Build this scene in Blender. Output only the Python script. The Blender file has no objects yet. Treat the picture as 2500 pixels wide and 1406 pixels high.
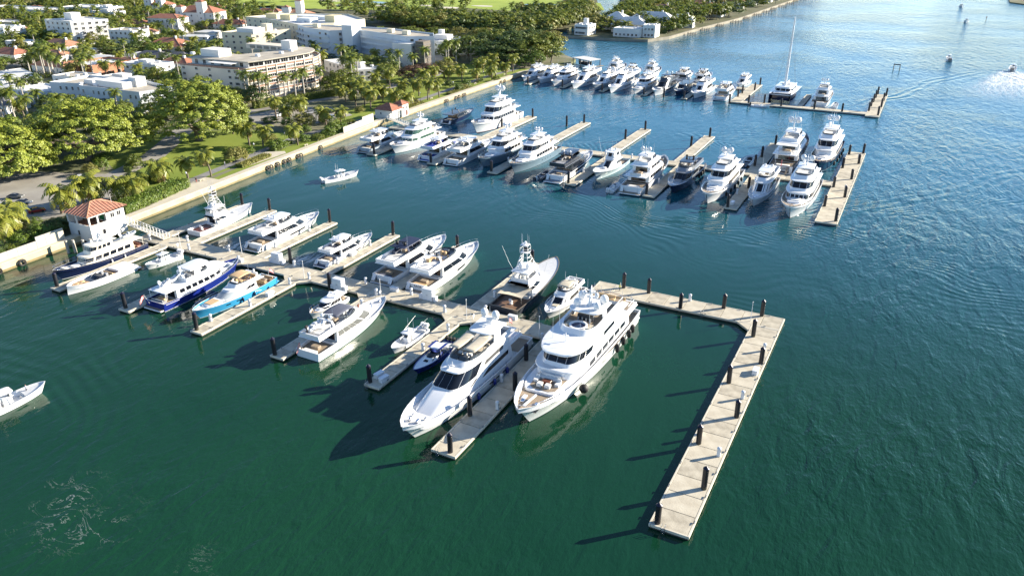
import bpy, bmesh, math, random
import numpy as np
from mathutils import Vector, Matrix
random.seed(7)
RNG = np.random.default_rng(11)
SC = bpy.context.scene
COL = SC.collection
PI = math.pi

# ------------------------------------------------------------------ camera, sky, sun, exposure
cam_d = bpy.data.cameras.new("camera")
cam_d.sensor_width = 36.0
cam_d.lens = 27.082
cam_d.clip_start = 1.0
cam_d.clip_end = 12000.0
cam = bpy.data.objects.new("camera", cam_d)
COL.objects.link(cam)
_p, _y, _r = math.radians(25.153), math.radians(-27.744), math.radians(-0.243)
_f = Vector((math.sin(_y) * math.cos(_p), math.cos(_y) * math.cos(_p), -math.sin(_p)))
_rt = Vector((math.cos(_y), -math.sin(_y), 0.0))
_up = _rt.cross(_f)
_r2 = _rt * math.cos(_r) + _up * math.sin(_r)
_u2 = _up * math.cos(_r) - _rt * math.sin(_r)
cam.matrix_world = Matrix(((_r2.x, _u2.x, -_f.x, 0), (_r2.y, _u2.y, -_f.y, 0), (_r2.z, _u2.z, -_f.z, 75.0), (0, 0, 0, 1)))
SC.camera = cam

SUN_EL, SUN_AZ = math.radians(19.5), math.radians(47.0)
world = bpy.data.worlds.new("World")
SC.world = world
world.use_nodes = True
_nt = world.node_tree
_bg = _nt.nodes["Background"]
_sky = _nt.nodes.new("ShaderNodeTexSky")
_sky.sky_type = 'NISHITA'
_sky.sun_disc = False
_sky.sun_elevation = SUN_EL
_sky.sun_rotation = SUN_AZ
_sky.altitude = 0.0
_sky.air_density = 0.75
_sky.dust_density = 0.0
_sky.ozone_density = 2.2
_nt.links.new(_sky.outputs[0], _bg.inputs[0])
_bg.inputs[1].default_value = 0.09
sun_d = bpy.data.lights.new("sun", 'SUN')
sun_d.energy = 5.0
sun_d.angle = math.radians(0.5)
sun_d.color = (1.0, 0.90, 0.74)
sun = bpy.data.objects.new("sun", sun_d)
COL.objects.link(sun)
SUN_DIR = Vector((math.sin(SUN_AZ) * math.cos(SUN_EL), math.cos(SUN_AZ) * math.cos(SUN_EL), math.sin(SUN_EL)))
sun.rotation_euler = SUN_DIR.to_track_quat('Z', 'Y').to_euler()
sun.location = (0, 0, 400)
vs = SC.view_settings
vs.view_transform = 'Standard'
vs.look = 'None'
vs.gamma = 1.0
vs.exposure = 1.4
vs.use_curve_mapping = False
SC.cycles.max_bounces = 5
SC.cycles.diffuse_bounces = 2
SC.cycles.glossy_bounces = 3
SC.cycles.transmission_bounces = 2
SC.cycles.transparent_max_bounces = 4
SC.cycles.caustics_reflective = False
SC.cycles.caustics_refractive = False
SC.cycles.use_denoising = True

# ------------------------------------------------------------------ materials
MATS = {}
def mat(name, col=(.8, .8, .8), rough=.5, metal=0.0, var=0.0, scale=1.0, bump=0.0, bscale=8.0, spec=None, trans=0.0, coat=0.0, col2=None, ior=None, stretch=None):
    """procedural principled material; var = brightness variation by noise, col2 = second colour mixed in by noise"""
    if name in MATS:
        return MATS[name]
    m = bpy.data.materials.new(name)
    m.use_nodes = True
    nt = m.node_tree
    b = nt.nodes["Principled BSDF"]
    b.inputs["Base Color"].default_value = (*col, 1)
    b.inputs["Roughness"].default_value = rough
    b.inputs["Metallic"].default_value = metal
    if ior: b.inputs["IOR"].default_value = ior
    if spec is not None: b.inputs["Specular IOR Level"].default_value = spec
    if coat: b.inputs["Coat Weight"].default_value = coat
    if var or col2 or bump:
        tc = nt.nodes.new("ShaderNodeTexCoord")
        src = tc.outputs["Object"]
        if stretch:
            mp = nt.nodes.new("ShaderNodeMapping")
            mp.inputs["Scale"].default_value = stretch
            nt.links.new(src, mp.inputs[0])
            src = mp.outputs[0]
    if var or col2:
        n = nt.nodes.new("ShaderNodeTexNoise")
        n.inputs["Scale"].default_value = scale
        n.inputs["Detail"].default_value = 5
        nt.links.new(src, n.inputs["Vector"])
        rp = nt.nodes.new("ShaderNodeValToRGB")
        rp.color_ramp.elements[0].position = .34
        rp.color_ramp.elements[1].position = .68
        c2 = col2 if col2 else tuple(min(1, c * (1 + var)) for c in col)
        c1 = col if col2 else tuple(c * (1 - var) for c in col)
        rp.color_ramp.elements[0].color = (*c1, 1)
        rp.color_ramp.elements[1].color = (*c2, 1)
        nt.links.new(n.outputs["Fac"], rp.inputs[0])
        nt.links.new(rp.outputs[0], b.inputs["Base Color"])
    if bump:
        n2 = nt.nodes.new("ShaderNodeTexNoise")
        n2.inputs["Scale"].default_value = bscale
        n2.inputs["Detail"].default_value = 3
        nt.links.new(src, n2.inputs["Vector"])
        bp = nt.nodes.new("ShaderNodeBump")
        bp.inputs["Strength"].default_value = bump
        bp.inputs["Distance"].default_value = .1
        nt.links.new(n2.outputs["Fac"], bp.inputs["Height"])
        nt.links.new(bp.outputs[0], b.inputs["Normal"])
    if trans:
        out = nt.nodes["Material Output"]
        tr = nt.nodes.new("ShaderNodeBsdfTranslucent")
        mx = nt.nodes.new("ShaderNodeMixShader")
        mx.inputs[0].default_value = trans
        if b.inputs["Base Color"].is_linked:
            nt.links.new(b.inputs["Base Color"].links[0].from_socket, tr.inputs[0])
        else:
            tr.inputs[0].default_value = (*col, 1)
        nt.links.new(b.outputs[0], mx.inputs[1])
        nt.links.new(tr.outputs[0], mx.inputs[2])
        nt.links.new(mx.outputs[0], out.inputs[0])
    MATS[name] = m
    return m

# paint and gear
WHITE = mat("white_gelcoat", (.80, .81, .82), .22, coat=.4, var=.03, scale=.4)
CREAM = mat("cream_gelcoat", (.78, .73, .62), .3, var=.03, scale=.5)
OFFWHITE = mat("offwhite_deck", (.70, .70, .69), .6, var=.06, scale=1.5)
PALEGREY = mat("pale_grey_gelcoat", (.42, .48, .53), .3, coat=.3, var=.03)
GREYB = mat("grey_blue_gelcoat", (.16, .23, .29), .28, coat=.4)
NAVY = mat("navy_gelcoat", (.010, .018, .055), .15, coat=.6)
ROYAL = mat("royal_blue_gelcoat", (.012, .025, .20), .15, coat=.6)
SKYB = mat("sky_blue_gelcoat", (.05, .32, .58), .22, coat=.5)
BLACKH = mat("black_gelcoat", (.012, .012, .016), .18, coat=.6)
DKGREY = mat("dark_grey_gelcoat", (.05, .055, .065), .25, coat=.4)
GLASS = mat("tinted_glass", (.010, .013, .020), .06, spec=.55)
GLASSB = mat("blue_tinted_glass", (.02, .05, .12), .06, spec=.6)
SMOKE = mat("smoked_acrylic", (.06, .07, .08), .12, spec=.5)
CLEARG = mat("pale_glass", (.30, .35, .38), .12, spec=.5)
TEAK = mat("teak_deck", (.31, .245, .175), .65, var=.2, scale=3, stretch=(.3, 6, 1))
TEAKD = mat("dark_teak", (.16, .055, .03), .4, var=.2, scale=3, stretch=(.3, 6, 1))
TAN = mat("tan_cushion", (.58, .40, .22), .8, var=.08, scale=3)
BEIGE = mat("beige_canvas", (.55, .49, .38), .85, var=.06, scale=2)
CUSH = mat("white_cushion", (.72, .71, .68), .8, var=.05, scale=4)
GREYC = mat("grey_cushion", (.28, .29, .31), .8, var=.1, scale=4)
BLUEC = mat("blue_canvas", (.02, .05, .30), .8, var=.1, scale=3)
SLATEC = mat("slate_canvas", (.10, .11, .15), .8, var=.1, scale=3)
STEEL = mat("polished_steel", (.75, .76, .78), .22, metal=1.0)
ALU = mat("white_powder_coat", (.78, .78, .78), .35)
RUBBER = mat("black_rubber", (.015, .015, .016), .6, var=.2, scale=4)
BOTTOM = mat("dark_antifoul", (.015, .03, .05), .5, var=.15, scale=1)
REDP = mat("red_antifoul", (.18, .03, .02), .5)
GREENP = mat("green_boot_stripe", (.0, .16, .12), .4)
OUTB = mat("outboard_white", (.75, .75, .76), .3)
REDF = mat("red_cloth", (.45, .02, .025), .8)
ORANGE = mat("orange_plastic", (.75, .22, .03), .5)
# setting
CONC = mat("dock_concrete", (.47, .415, .315), .85, col2=(.61, .555, .435), scale=.45, bump=.15, bscale=3)
CONC2 = mat("dock_concrete_stained", (.35, .31, .235), .85, col2=(.57, .515, .40), scale=.55, bump=.15, bscale=3)
WALER = mat("dock_waler", (.62, .57, .46), .7, var=.08, scale=.7)
FLOATM = mat("dock_float_side", (.05, .05, .045), .8, var=.3, scale=.6)
PILEM = mat("black_pile_sleeve", (.018, .018, .022), .42, var=.25, scale=.8)
PILECAP = mat("pile_cap", (.012, .012, .03), .35)
PILEALG = mat("pile_wet_algae", (.06, .055, .035), .6, var=.3, scale=2)
SEAW = mat("seawall_concrete", (.46, .38, .24), .9, col2=(.60, .51, .34), scale=.25, bump=.2, bscale=2)
SEAWD = mat("seawall_wet_band", (.17, .14, .07), .7, col2=(.28, .22, .10), scale=.4, stretch=(1, 1, 3))
CAPM = mat("seawall_cap", (.57, .51, .39), .85, var=.06, scale=.3)
WPAINT = mat("white_stucco", (.74, .73, .70), .85, var=.04, scale=.3)
PLASTIC = mat("white_plastic", (.72, .73, .75), .4)
GREYM = mat("grey_metal", (.25, .26, .27), .45, metal=.6)
# ------------------------------------------------------------------ mesh helpers
class MB:
    """collects faces; build() links ONE mesh object"""
    def __init__(s):
        s.v, s.f, s.m = [], [], []
    def add(s, vs, fs, mi=0):
        o = len(s.v)
        s.v += [tuple(p) for p in vs]
        s.f += [tuple(i + o for i in f) for f in fs]
        s.m += [mi] * len(fs)
        return s
    def box(s, x0, y0, z0, x1, y1, z1, mi=0, ch=0.0):
        """box, optionally with chamfered vertical/top edges"""
        if ch <= 0:
            vs = [(x0, y0, z0), (x1, y0, z0), (x1, y1, z0), (x0, y1, z0), (x0, y0, z1), (x1, y0, z1), (x1, y1, z1), (x0, y1, z1)]
            s.add(vs, [(3, 2, 1, 0), (4, 5, 6, 7), (0, 1, 5, 4), (1, 2, 6, 5), (2, 3, 7, 6), (3, 0, 4, 7)], mi)
        else:
            c = ch
            def ring(i, z):
                a = x0 + i; b = x1 - i; d = y0 + i; e = y1 - i
                return [(a + c, d, z), (b - c, d, z), (b, d + c, z), (b, e - c, z), (b - c, e, z), (a + c, e, z), (a, e - c, z), (a, d + c, z)]
            s.loft([ring(0, z0), ring(0, z1 - c), ring(c * .8, z1)], True, True, True, mi)
        return s
    def obox(s, c, size, rz=0.0, mi=0, ch=0.0):
        t = MB().box(-size[0] / 2, -size[1] / 2, 0, size[0] / 2, size[1] / 2, size[2], mi, ch)
        ca, sa = math.cos(rz), math.sin(rz)
        return s.add([(c[0] + x * ca - y * sa, c[1] + x * sa + y * ca, c[2] + z) for x, y, z in t.v], t.f, mi)
    def loft(s, rings, closed=True, cap0=False, cap1=False, mi=0):
        n = len(rings[0]); o = len(s.v)
        for r in rings:
            s.v += [tuple(p) for p in r]
        k = n if closed else n - 1
        for a in range(len(rings) - 1):
            for i in range(k):
                j = (i + 1) % n
                s.f.append((o + a * n + i, o + a * n + j, o + (a + 1) * n + j, o + (a + 1) * n + i)); s.m.append(mi)
        if cap0: s.f.append(tuple(o + i for i in reversed(range(n)))); s.m.append(mi)
        if cap1: s.f.append(tuple(o + (len(rings) - 1) * n + i for i in range(n))); s.m.append(mi)
        return s
    def prism(s, poly, z0, z1, mi=0):
        n = len(poly)
        s.loft([[(x, y, z0) for x, y in poly], [(x, y, z1) for x, y in poly]], True, True, True, mi)
        return s
    def cyl(s, x, y, z0, z1, r0, r1=None, n=10, mi=0, cap=True):
        r1 = r0 if r1 is None else r1
        s.loft([[(x + r * math.cos(2 * PI * i / n), y + r * math.sin(2 * PI * i / n), z) for i in range(n)] for r, z in ((r0, z0), (r1, z1))], True, cap, cap, mi)
        return s
    def lathe(s, x, y, prof, n=12, mi=0):
        s.loft([[(x + r * math.cos(2 * PI * i / n), y + r * math.sin(2 * PI * i / n), z) for i in range(n)] for r, z in prof], True, True, True, mi)
        return s
    def tube(s, pts, r, n=6, mi=0, r1=None):
        pts = [Vector(p) for p in pts]
        rings = []
        for i, p in enumerate(pts):
            a = pts[max(i - 1, 0)]; b = pts[min(i + 1, len(pts) - 1)]
            d = (b - a)
            if d.length < 1e-6: d = Vector((0, 0, 1))
            d.normalize()
            u = d.cross(Vector((0, 0, 1)) if abs(d.z) < .9 else Vector((1, 0, 0))).normalized()
            w = d.cross(u)
            rr = r if r1 is None else r + (r1 - r) * i / max(1, len(pts) - 1)
            rings.append([tuple(p + u * (rr * math.cos(2 * PI * k / n)) + w * (rr * math.sin(2 * PI * k / n))) for k in range(n)])
        s.loft(rings, True, True, True, mi)
        return s
    def ball(s, c, rx, ry=None, rz=None, n=12, m=7, mi=0):
        ry = ry or rx; rz = rz or rx
        rings = []
        for j in range(m):
            a = -PI / 2 + PI * (j + .02) / (m - 1 + .04)
            rings.append([(c[0] + rx * math.cos(a) * math.cos(2 * PI * i / n), c[1] + ry * math.cos(a) * math.sin(2 * PI * i / n), c[2] + rz * math.sin(a)) for i in range(n)])
        s.loft(rings, True, True, True, mi)
        return s
    def mesh(s, name, mats, smooth=None):
        me = bpy.data.meshes.new(name)
        me.from_pydata(s.v, [], s.f)
        if not isinstance(mats, (list, tuple)): mats = [mats]
        for m in mats: me.materials.append(m)
        if len(mats) > 1: me.polygons.foreach_set("material_index", s.m)
        if smooth is not None:
            me.shade_smooth()
            me.set_sharp_from_angle(angle=math.radians(smooth))
        me.update()
        return me
    def build(s, name, mats, parent=None, smooth=None, loc=None):
        return link(name, s.mesh(name, mats, smooth), parent, loc)

def link(name, data, parent=None, loc=None, rz=None):
    o = bpy.data.objects.new(name, data)
    COL.objects.link(o)
    if parent is not None: o.parent = parent
    if loc is not None: o.location = loc
    if rz is not None: o.rotation_euler = (0, 0, rz)
    return o
def tag(o, label=None, cat=None, group=None, kind=None):
    if label: o["label"] = label
    if cat: o["category"] = cat
    if group: o["group"] = group
    if kind: o["kind"] = kind
    return o
def thing(name, label, cat, loc=(0, 0, 0), rz=0.0, group=None):
    o = link(name, None, None, loc, rz)
    o.empty_display_size = .3
    return tag(o, label, cat, group)
def copy_tree(o, parent=None):
    c = o.copy(); COL.objects.link(c)
    c.parent = parent
    for ch in o.children: copy_tree(ch, c)
    return c
def grid_patch(pts_fn, us, vs, th=.05):
    """closed thin shell following a surface: pts_fn(u, v) -> (point, normal)"""
    out, inn = [], []
    for v in vs:
        ro, ri = [], []
        for u in us:
            p, n = pts_fn(u, v)
            ro.append(tuple(p + n * .02)); ri.append(tuple(p - n * (th - .02)))
        out.append(ro); inn.append(ri)
    mb = MB()
    nu, nv = len(us), len(vs)
    V = [p for r in out for p in r] + [p for r in inn for p in r]
    Fs = []
    K = nu * nv
    for j in range(nv - 1):
        for i in range(nu - 1):
            a = j * nu + i
            Fs.append((a, a + 1, a + nu + 1, a + nu))
    rim = [j for j in range(nu)] + [j * nu + nu - 1 for j in range(1, nv)] + [(nv - 1) * nu + i for i in range(nu - 2, -1, -1)] + [j * nu for j in range(nv - 2, 0, -1)]
    for a, b in zip(rim, rim[1:] + rim[:1]):
        Fs.append((b, a, a + K, b + K))
    mb.add(V, Fs)
    return mb
def text(name, body, size, mt, parent, loc, rot, ext=.01):
    cu = bpy.data.curves.new(name, 'FONT')
    cu.body = body; cu.size = size; cu.extrude = ext; cu.align_x = 'CENTER'; cu.align_y = 'CENTER'; cu.resolution_u = 2
    cu.materials.append(mt)
    tmp = bpy.data.objects.new("tmp_text", cu)
    me = bpy.data.meshes.new_from_object(tmp)
    bpy.data.objects.remove(tmp)
    o = link(name, me, parent, loc)
    o.rotation_euler = rot
    return o
def lerp(a, b, t): return a + (b - a) * t
def interp(x, xs, ys):
    return float(np.interp(x, xs, ys))
# ------------------------------------------------------------------ water
def water_material():
    m = bpy.data.materials.new("lagoon_water")
    m.use_nodes = True
    nt = m.node_tree; N = nt.nodes; Lk = nt.links
    b = N["Principled BSDF"]
    geo = N.new("ShaderNodeNewGeometry")
    pos = geo.outputs["Position"]
    sep = N.new("ShaderNodeSeparateXYZ"); Lk.new(pos, sep.inputs[0])
    def math_(op, a, b_=None, c=None):
        n = N.new("ShaderNodeMath"); n.operation = op
        for i, q in enumerate((a, b_, c)):
            if q is None: continue
            if isinstance(q, (int, float)): n.inputs[i].default_value = q
            else: Lk.new(q, n.inputs[i])
        return n.outputs[0]
    def mapr(v, a0, a1, b0, b1):
        n = N.new("ShaderNodeMapRange"); n.clamp = True
        n.interpolation_type = 'SMOOTHSTEP'
        Lk.new(v, n.inputs[0])
        for i, q in enumerate((a0, a1, b0, b1)): n.inputs[i + 1].default_value = q
        return n.outputs[0]
    def noise(scale, rot=0, st=(1, 1, 1), det=2, dist=0.0, rough=.5):
        mp = N.new("ShaderNodeMapping"); mp.inputs["Scale"].default_value = st; mp.inputs["Rotation"].default_value = (0, 0, rot)
        Lk.new(pos, mp.inputs[0])
        n = N.new("ShaderNodeTexNoise"); n.inputs["Scale"].default_value = scale; n.inputs["Detail"].default_value = det
        n.inputs["Distortion"].default_value = dist; n.inputs["Roughness"].default_value = rough
        Lk.new(mp.outputs[0], n.inputs["Vector"])
        return n.outputs["Fac"]
    def dist_to(x, y, sx=1.0, sy=1.0):
        dx = math_('MULTIPLY', math_('SUBTRACT', sep.outputs[0], x), sx)
        dy = math_('MULTIPLY', math_('SUBTRACT', sep.outputs[1], y), sy)
        return math_('SQRT', math_('ADD', math_('MULTIPLY', dx, dx), math_('MULTIPLY', dy, dy)))
    # open lagoon (x > -10) is choppier than the basins
    open_ = mapr(sep.outputs[0], -30, 10, 0, 1)
    south = mapr(sep.outputs[1], 60, 100, 1, 0)
    far_ = mapr(sep.outputs[1], 150, 360, 0, 1)
    dist_ = mapr(sep.outputs[1], 300, 800, 1, 2.4)
    rough_mask = math_('MAXIMUM', math_('MAXIMUM', open_, math_('MULTIPLY', far_, .45)), math_('MULTIPLY', south, .25))
    patches = noise(.012, .4, (1, 1, 1), 3)
    patches = mapr(patches, .38, .66, .45, 1.25)
    fine = noise(1.35, .55, (1.0, .55, 1), 3, .3, .6)
    mid = noise(.36, .75, (1.0, .42, 1), 3, .5)
    swell = noise(.085, 1.05, (1, .45, 1), 2, .3)
    h = math_('MULTIPLY', math_('MULTIPLY', fine, math_('MULTIPLY_ADD', rough_mask, .17, .03)), patches)
    h = math_('ADD', h, math_('MULTIPLY', math_('MULTIPLY', mid, math_('MULTIPLY_ADD', rough_mask, .60, .09)), patches))
    h = math_('MULTIPLY', h, dist_)
    h = math_('ADD', h, math_('MULTIPLY', swell, .22))
    # wakes: rings spreading from passing boats, broken up by noise
    wob = noise(.02, 0, (1, 1, 1), 2)
    brk = noise(.03, .3, (1, 1, 1), 2)
    brk2 = noise(.045, .9, (1, 1, 1), 3)
    for (cx, cy, wl, amp, r0, r1, r2, r3) in ((-10, 300, 2.6, .028, 60, 90, 150, 190), (-150, 30, 4.6, .022, 38, 50, 82, 110), (-40, 262, 2.0, .022, 40, 60, 95, 125)):
        d = math_('ADD', dist_to(cx, cy), math_('MULTIPLY', wob, 60))
        s = math_('SINE', math_('MULTIPLY', d, 2 * PI / wl))
        mk = math_('MULTIPLY', mapr(d, r0, r1, 0, 1), mapr(d, r2, r3, 1, 0))
        mk = math_('MULTIPLY', mk, mapr(brk, .42, .60, 0, 1))
        h = math_('ADD', h, math_('MULTIPLY', math_('MULTIPLY', s, mk), amp))
    # V wake crests in the lagoon: straight crests off the running boats
    def crest(x0, y0, x1, y1, wl, n, amp):
        L = math.hypot(x1 - x0, y1 - y0); ux, uy = (x1 - x0) / L, (y1 - y0) / L
        dx = math_('SUBTRACT', sep.outputs[0], x0); dy = math_('SUBTRACT', sep.outputs[1], y0)
        along = math_('ADD', math_('MULTIPLY', dx, ux), math_('MULTIPLY', dy, uy))
        across = math_('ADD', math_('MULTIPLY', dx, -uy), math_('MULTIPLY', dy, ux))
        across = math_('ADD', across, math_('MULTIPLY', wob, wl * 4.0))
        mk = math_('MULTIPLY', mapr(math_('ABSOLUTE', across), wl * n * .5, wl * n, 1, 0), math_('MULTIPLY', mapr(along, 0, 12, 0, 1), mapr(along, L - 30, L, 1, 0)))
        s = math_('SINE', math_('MULTIPLY', across, 2 * PI / wl))
        mk = math_('MULTIPLY', mk, mapr(brk2, .36, .6, .15, 1))
        return math_('MULTIPLY', math_('MULTIPLY', s, mk), amp)
    for cr in ((43, 525, -20, 380, 5.0, 1.2, .16), (44, 527, 110, 380, 5.0, 1.2, .14), (70, 330, -18, 205, 4.4, 1.6, .06), (60, 372, -10, 262, 3.8, 1.1, .05),
               (20, 780, -70, 860, 7, .8, .25), (22, 780, 110, 900, 7, .8, .25), (19, 925, -60, 860, 7, .8, .2), (19, 925, 110, 870, 7, .8, .2)):
        h = math_('ADD', h, crest(*cr))
    bp = N.new("ShaderNodeBump"); bp.inputs["Strength"].default_value = 1.0; bp.inputs["Distance"].default_value = 1.0
    Lk.new(h, bp.inputs["Height"]); Lk.new(bp.outputs[0], b.inputs["Normal"])
    # body colour of the turbid water, sky reflection painted in as blue with distance, foam where boats churn it
    tint = noise(.011, .2, (1, 1, 1), 3)
    rp = N.new("ShaderNodeValToRGB")
    rp.color_ramp.elements[0].position = .36; rp.color_ramp.elements[0].color = (.004, .036, .018, 1)
    rp.color_ramp.elements[1].position = .66; rp.color_ramp.elements[1].color = (.007, .047, .021, 1)
    Lk.new(tint, rp.inputs[0])
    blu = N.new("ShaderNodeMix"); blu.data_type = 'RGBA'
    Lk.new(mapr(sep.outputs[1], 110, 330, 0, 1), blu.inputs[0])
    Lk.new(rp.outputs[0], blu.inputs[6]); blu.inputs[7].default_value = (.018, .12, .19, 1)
    foam_n = noise(.26, .25, (.55, 1, 1), 5, 1.2, .66)
    foam_line = mapr(math_('ABSOLUTE', math_('SUBTRACT', foam_n, .5)), 0.0, .011, 1, 0)
    foam_p = noise(.06, .9, (1, 1, 1), 2, .6)
    fmask = math_('MULTIPLY', mapr(dist_to(-93, 46.5, .42, 1.25), 3, 12, 1, 0), mapr(foam_p, .47, .60, 0, 1))
    fmask = math_('MULTIPLY', math_('MULTIPLY', fmask, foam_line), .42)
    churn_n = mapr(noise(.5, .4, (1.6, .35, 1), 5, 1.2, .7), .42, .62, 0, 1)
    ay = math_('SUBTRACT', 524.0, sep.outputs[1]); ax = math_('ADD', math_('SUBTRACT', sep.outputs[0], 43.2), math_('MULTIPLY', ay, .076))
    half = math_('MULTIPLY_ADD', ay, .15, 5.0)
    ch = math_('MULTIPLY', mapr(math_('DIVIDE', math_('ABSOLUTE', ax), half), .5, 1.6, 1, 0), math_('MULTIPLY', mapr(ay, -1, 2, 0, 1), mapr(ay, 25, 110, 1, 0)))
    ch = math_('MULTIPLY', ch, math_('MULTIPLY_ADD', churn_n, .95, .45))
    for (wx, wy, wr) in ((22, 790, 7), (19, 936, 7), (-150, 130.5, 4), (-128, 132, 4.5)):
        ch = math_('MAXIMUM', ch, math_('MULTIPLY', mapr(dist_to(wx, wy, 1.0, .6), wr * .2, wr, .8, 0), churn_n))
    foam = math_('MAXIMUM', fmask, ch)
    mx = N.new("ShaderNodeMix"); mx.data_type = 'RGBA'
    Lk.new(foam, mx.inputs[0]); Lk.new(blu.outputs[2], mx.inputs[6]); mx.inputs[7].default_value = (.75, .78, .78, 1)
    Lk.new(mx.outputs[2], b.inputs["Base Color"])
    b.inputs["IOR"].default_value = 1.37
    Lk.new(math_('ADD', math_('MULTIPLY_ADD', rough_mask, .07, .03), math_('MULTIPLY', foam, .5)), b.inputs["Roughness"])
    return m
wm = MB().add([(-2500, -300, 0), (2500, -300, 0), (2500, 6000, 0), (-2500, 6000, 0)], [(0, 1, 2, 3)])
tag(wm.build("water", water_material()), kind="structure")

# ------------------------------------------------------------------ land
GZ = 1.5
def ground(name, poly, z, m, z0=-3.0):
    o = MB().prism(poly, z0, z, 0).build(name, m)
    tag(o, kind="structure")
    return o
def sheet(name, poly, z, m):
    o = MB().add([(x, y, z) for x, y in poly], [tuple(range(len(poly)))]).build(name, m)
    tag(o, kind="structure")
    return o
def ribbon(pts, w):
    """polygon of a strip of width w along a polyline"""
    L, R = [], []
    for i, p in enumerate(pts):
        a = Vector(pts[max(0, i - 1)]); b = Vector(pts[min(len(pts) - 1, i + 1)])
        d = (b - a).normalized(); n = Vector((-d.y, d.x)) * w / 2
        L.append((p[0] + n.x, p[1] + n.y)); R.append((p[0] - n.x, p[1] - n.y))
    return L + R[::-1]
SOIL = mat("wooded_ground", (.07, .085, .028), .95, col2=(.16, .145, .08), scale=.08, bump=.4, bscale=.6)
TOWN = mat("town_ground", (.09, .11, .035), .95, col2=(.27, .25, .18), scale=.05, bump=.3, bscale=.5)
LAWN = mat("lawn_grass", (.16, .22, .02), .95, col2=(.22, .27, .03), scale=.06, bump=.5, bscale=3)
GOLF = mat("fairway_grass", (.24, .33, .03), .95, col2=(.33, .40, .05), scale=.03, bump=.2, bscale=1)
ROADM = mat("pale_asphalt", (.27, .25, .22), .9, col2=(.36, .34, .30), scale=.15, bump=.2, bscale=6)
PATHM = mat("path_paving", (.20, .20, .20), .9, col2=(.26, .255, .25), scale=.3, bump=.2, bscale=6)
SANDM = mat("crushed_shell_paving", (.50, .45, .35), .9, col2=(.60, .55, .44), scale=.3, bump=.2, bscale=5)
WALL = [(-186.8, 20), (-187.3, 80), (-188.2, 130), (-192.2, 186), (-196.5, 255), (-197, 300), (-196.6, 388), (-191, 414)]
shore = [(x - .6, y) for x, y in WALL]
ground("island_ground", shore + [(-186, 424), (-190, 446), (-206, 462), (-232, 474), (-300, 470), (-352, 478), (-420, 500), (-520, 560), (-760, 640), (-1500, 800), (-1500, 20)], GZ, TOWN)
ground("golf_island_ground", [(-254, 545), (-300, 517), (-345, 520), (-420, 545), (-520, 600), (-760, 690), (-1500, 860), (-1500, 3000), (-420, 2400), (-400, 1000), (-352, 880), (-318, 800), (-288, 733), (-262, 640)], GZ, SOIL)
ground("peninsula_ground", [(-240, 545), (-205, 544), (-180, 549), (-171, 570), (-167, 614), (-153, 716), (-145, 866), (-138, 1000), (-100, 2400), (-380, 2400), (-370, 1000), (-316, 862), (-285, 790), (-262, 730), (-247, 655), (-243, 590)], GZ, SOIL)
ground("far_shore_ground", [(64, 1000), (90, 960), (160, 940), (300, 940), (300, 1400), (70, 1300)], .8, SOIL)
def along_wall(y):
    return interp(y, [p[1] for p in WALL], [p[0] for p in WALL])
def wall_off(y0, y1, d, n=14):
    return [(along_wall(lerp(y0, y1, i / n)) - d, lerp(y0, y1, i / n)) for i in range(n + 1)]
# lawn, promenade, roads
sheet("park_lawn", [(-203, 148), (-199, 162), (-201, 182), (-207, 212), (-213, 226), (-236, 222), (-262, 205), (-265, 180), (-245, 165), (-226, 156)], GZ + .03, LAWN)
sheet("promenade_lawn", wall_off(140, 402, 4.2) + [(-262, 402), (-262, 330), (-226, 300), (-222, 262), (-207.5, 235)], GZ + .02, LAWN)
sheet("promenade_path", ribbon([(-199.5, 150), (-202, 163), (-204.5, 182), (-209, 210), (-211, 225), (-207, 240), (-205.5, 262), (-207, 290), (-208, 330), (-209.5, 370), (-206, 400)], 3.4), GZ + .07, PATHM)
sheet("promenade_apron", wall_off(134, 168, 2.5) + [(-203, 168), (-199, 158), (-195, 146)][0:3], GZ + .05, SANDM)
sheet("resting_plaza", [(-197.5, 184), (-203, 190), (-205.5, 200), (-200, 204), (-197.6, 202)], GZ + .09, SANDM)
sheet("lake_drive", ribbon([(-300, 60), (-262, 128), (-240, 138), (-226, 148), (-236, 176), (-262, 215), (-262, 250), (-250, 285), (-240, 320), (-238, 360), (-250, 395), (-275, 420)], 8.5), GZ + .045, ROADM)
sheet("marina_car_park", [(-262, 124), (-214, 112), (-205, 126), (-213, 152), (-226, 158), (-258, 146)], GZ + .06, ROADM)
sheet("second_car_park", [(-258, 222), (-238, 232), (-219, 240), (-215, 262), (-232, 272), (-252, 262)], GZ + .06, ROADM)
sheet("cross_street", ribbon([(-262, 130), (-330, 178), (-420, 240), (-520, 305)], 8), GZ + .04, ROADM)
sheet("north_cross_street", ribbon([(-256, 268), (-330, 322), (-420, 378), (-560, 470)], 8), GZ + .04, ROADM)
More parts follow.
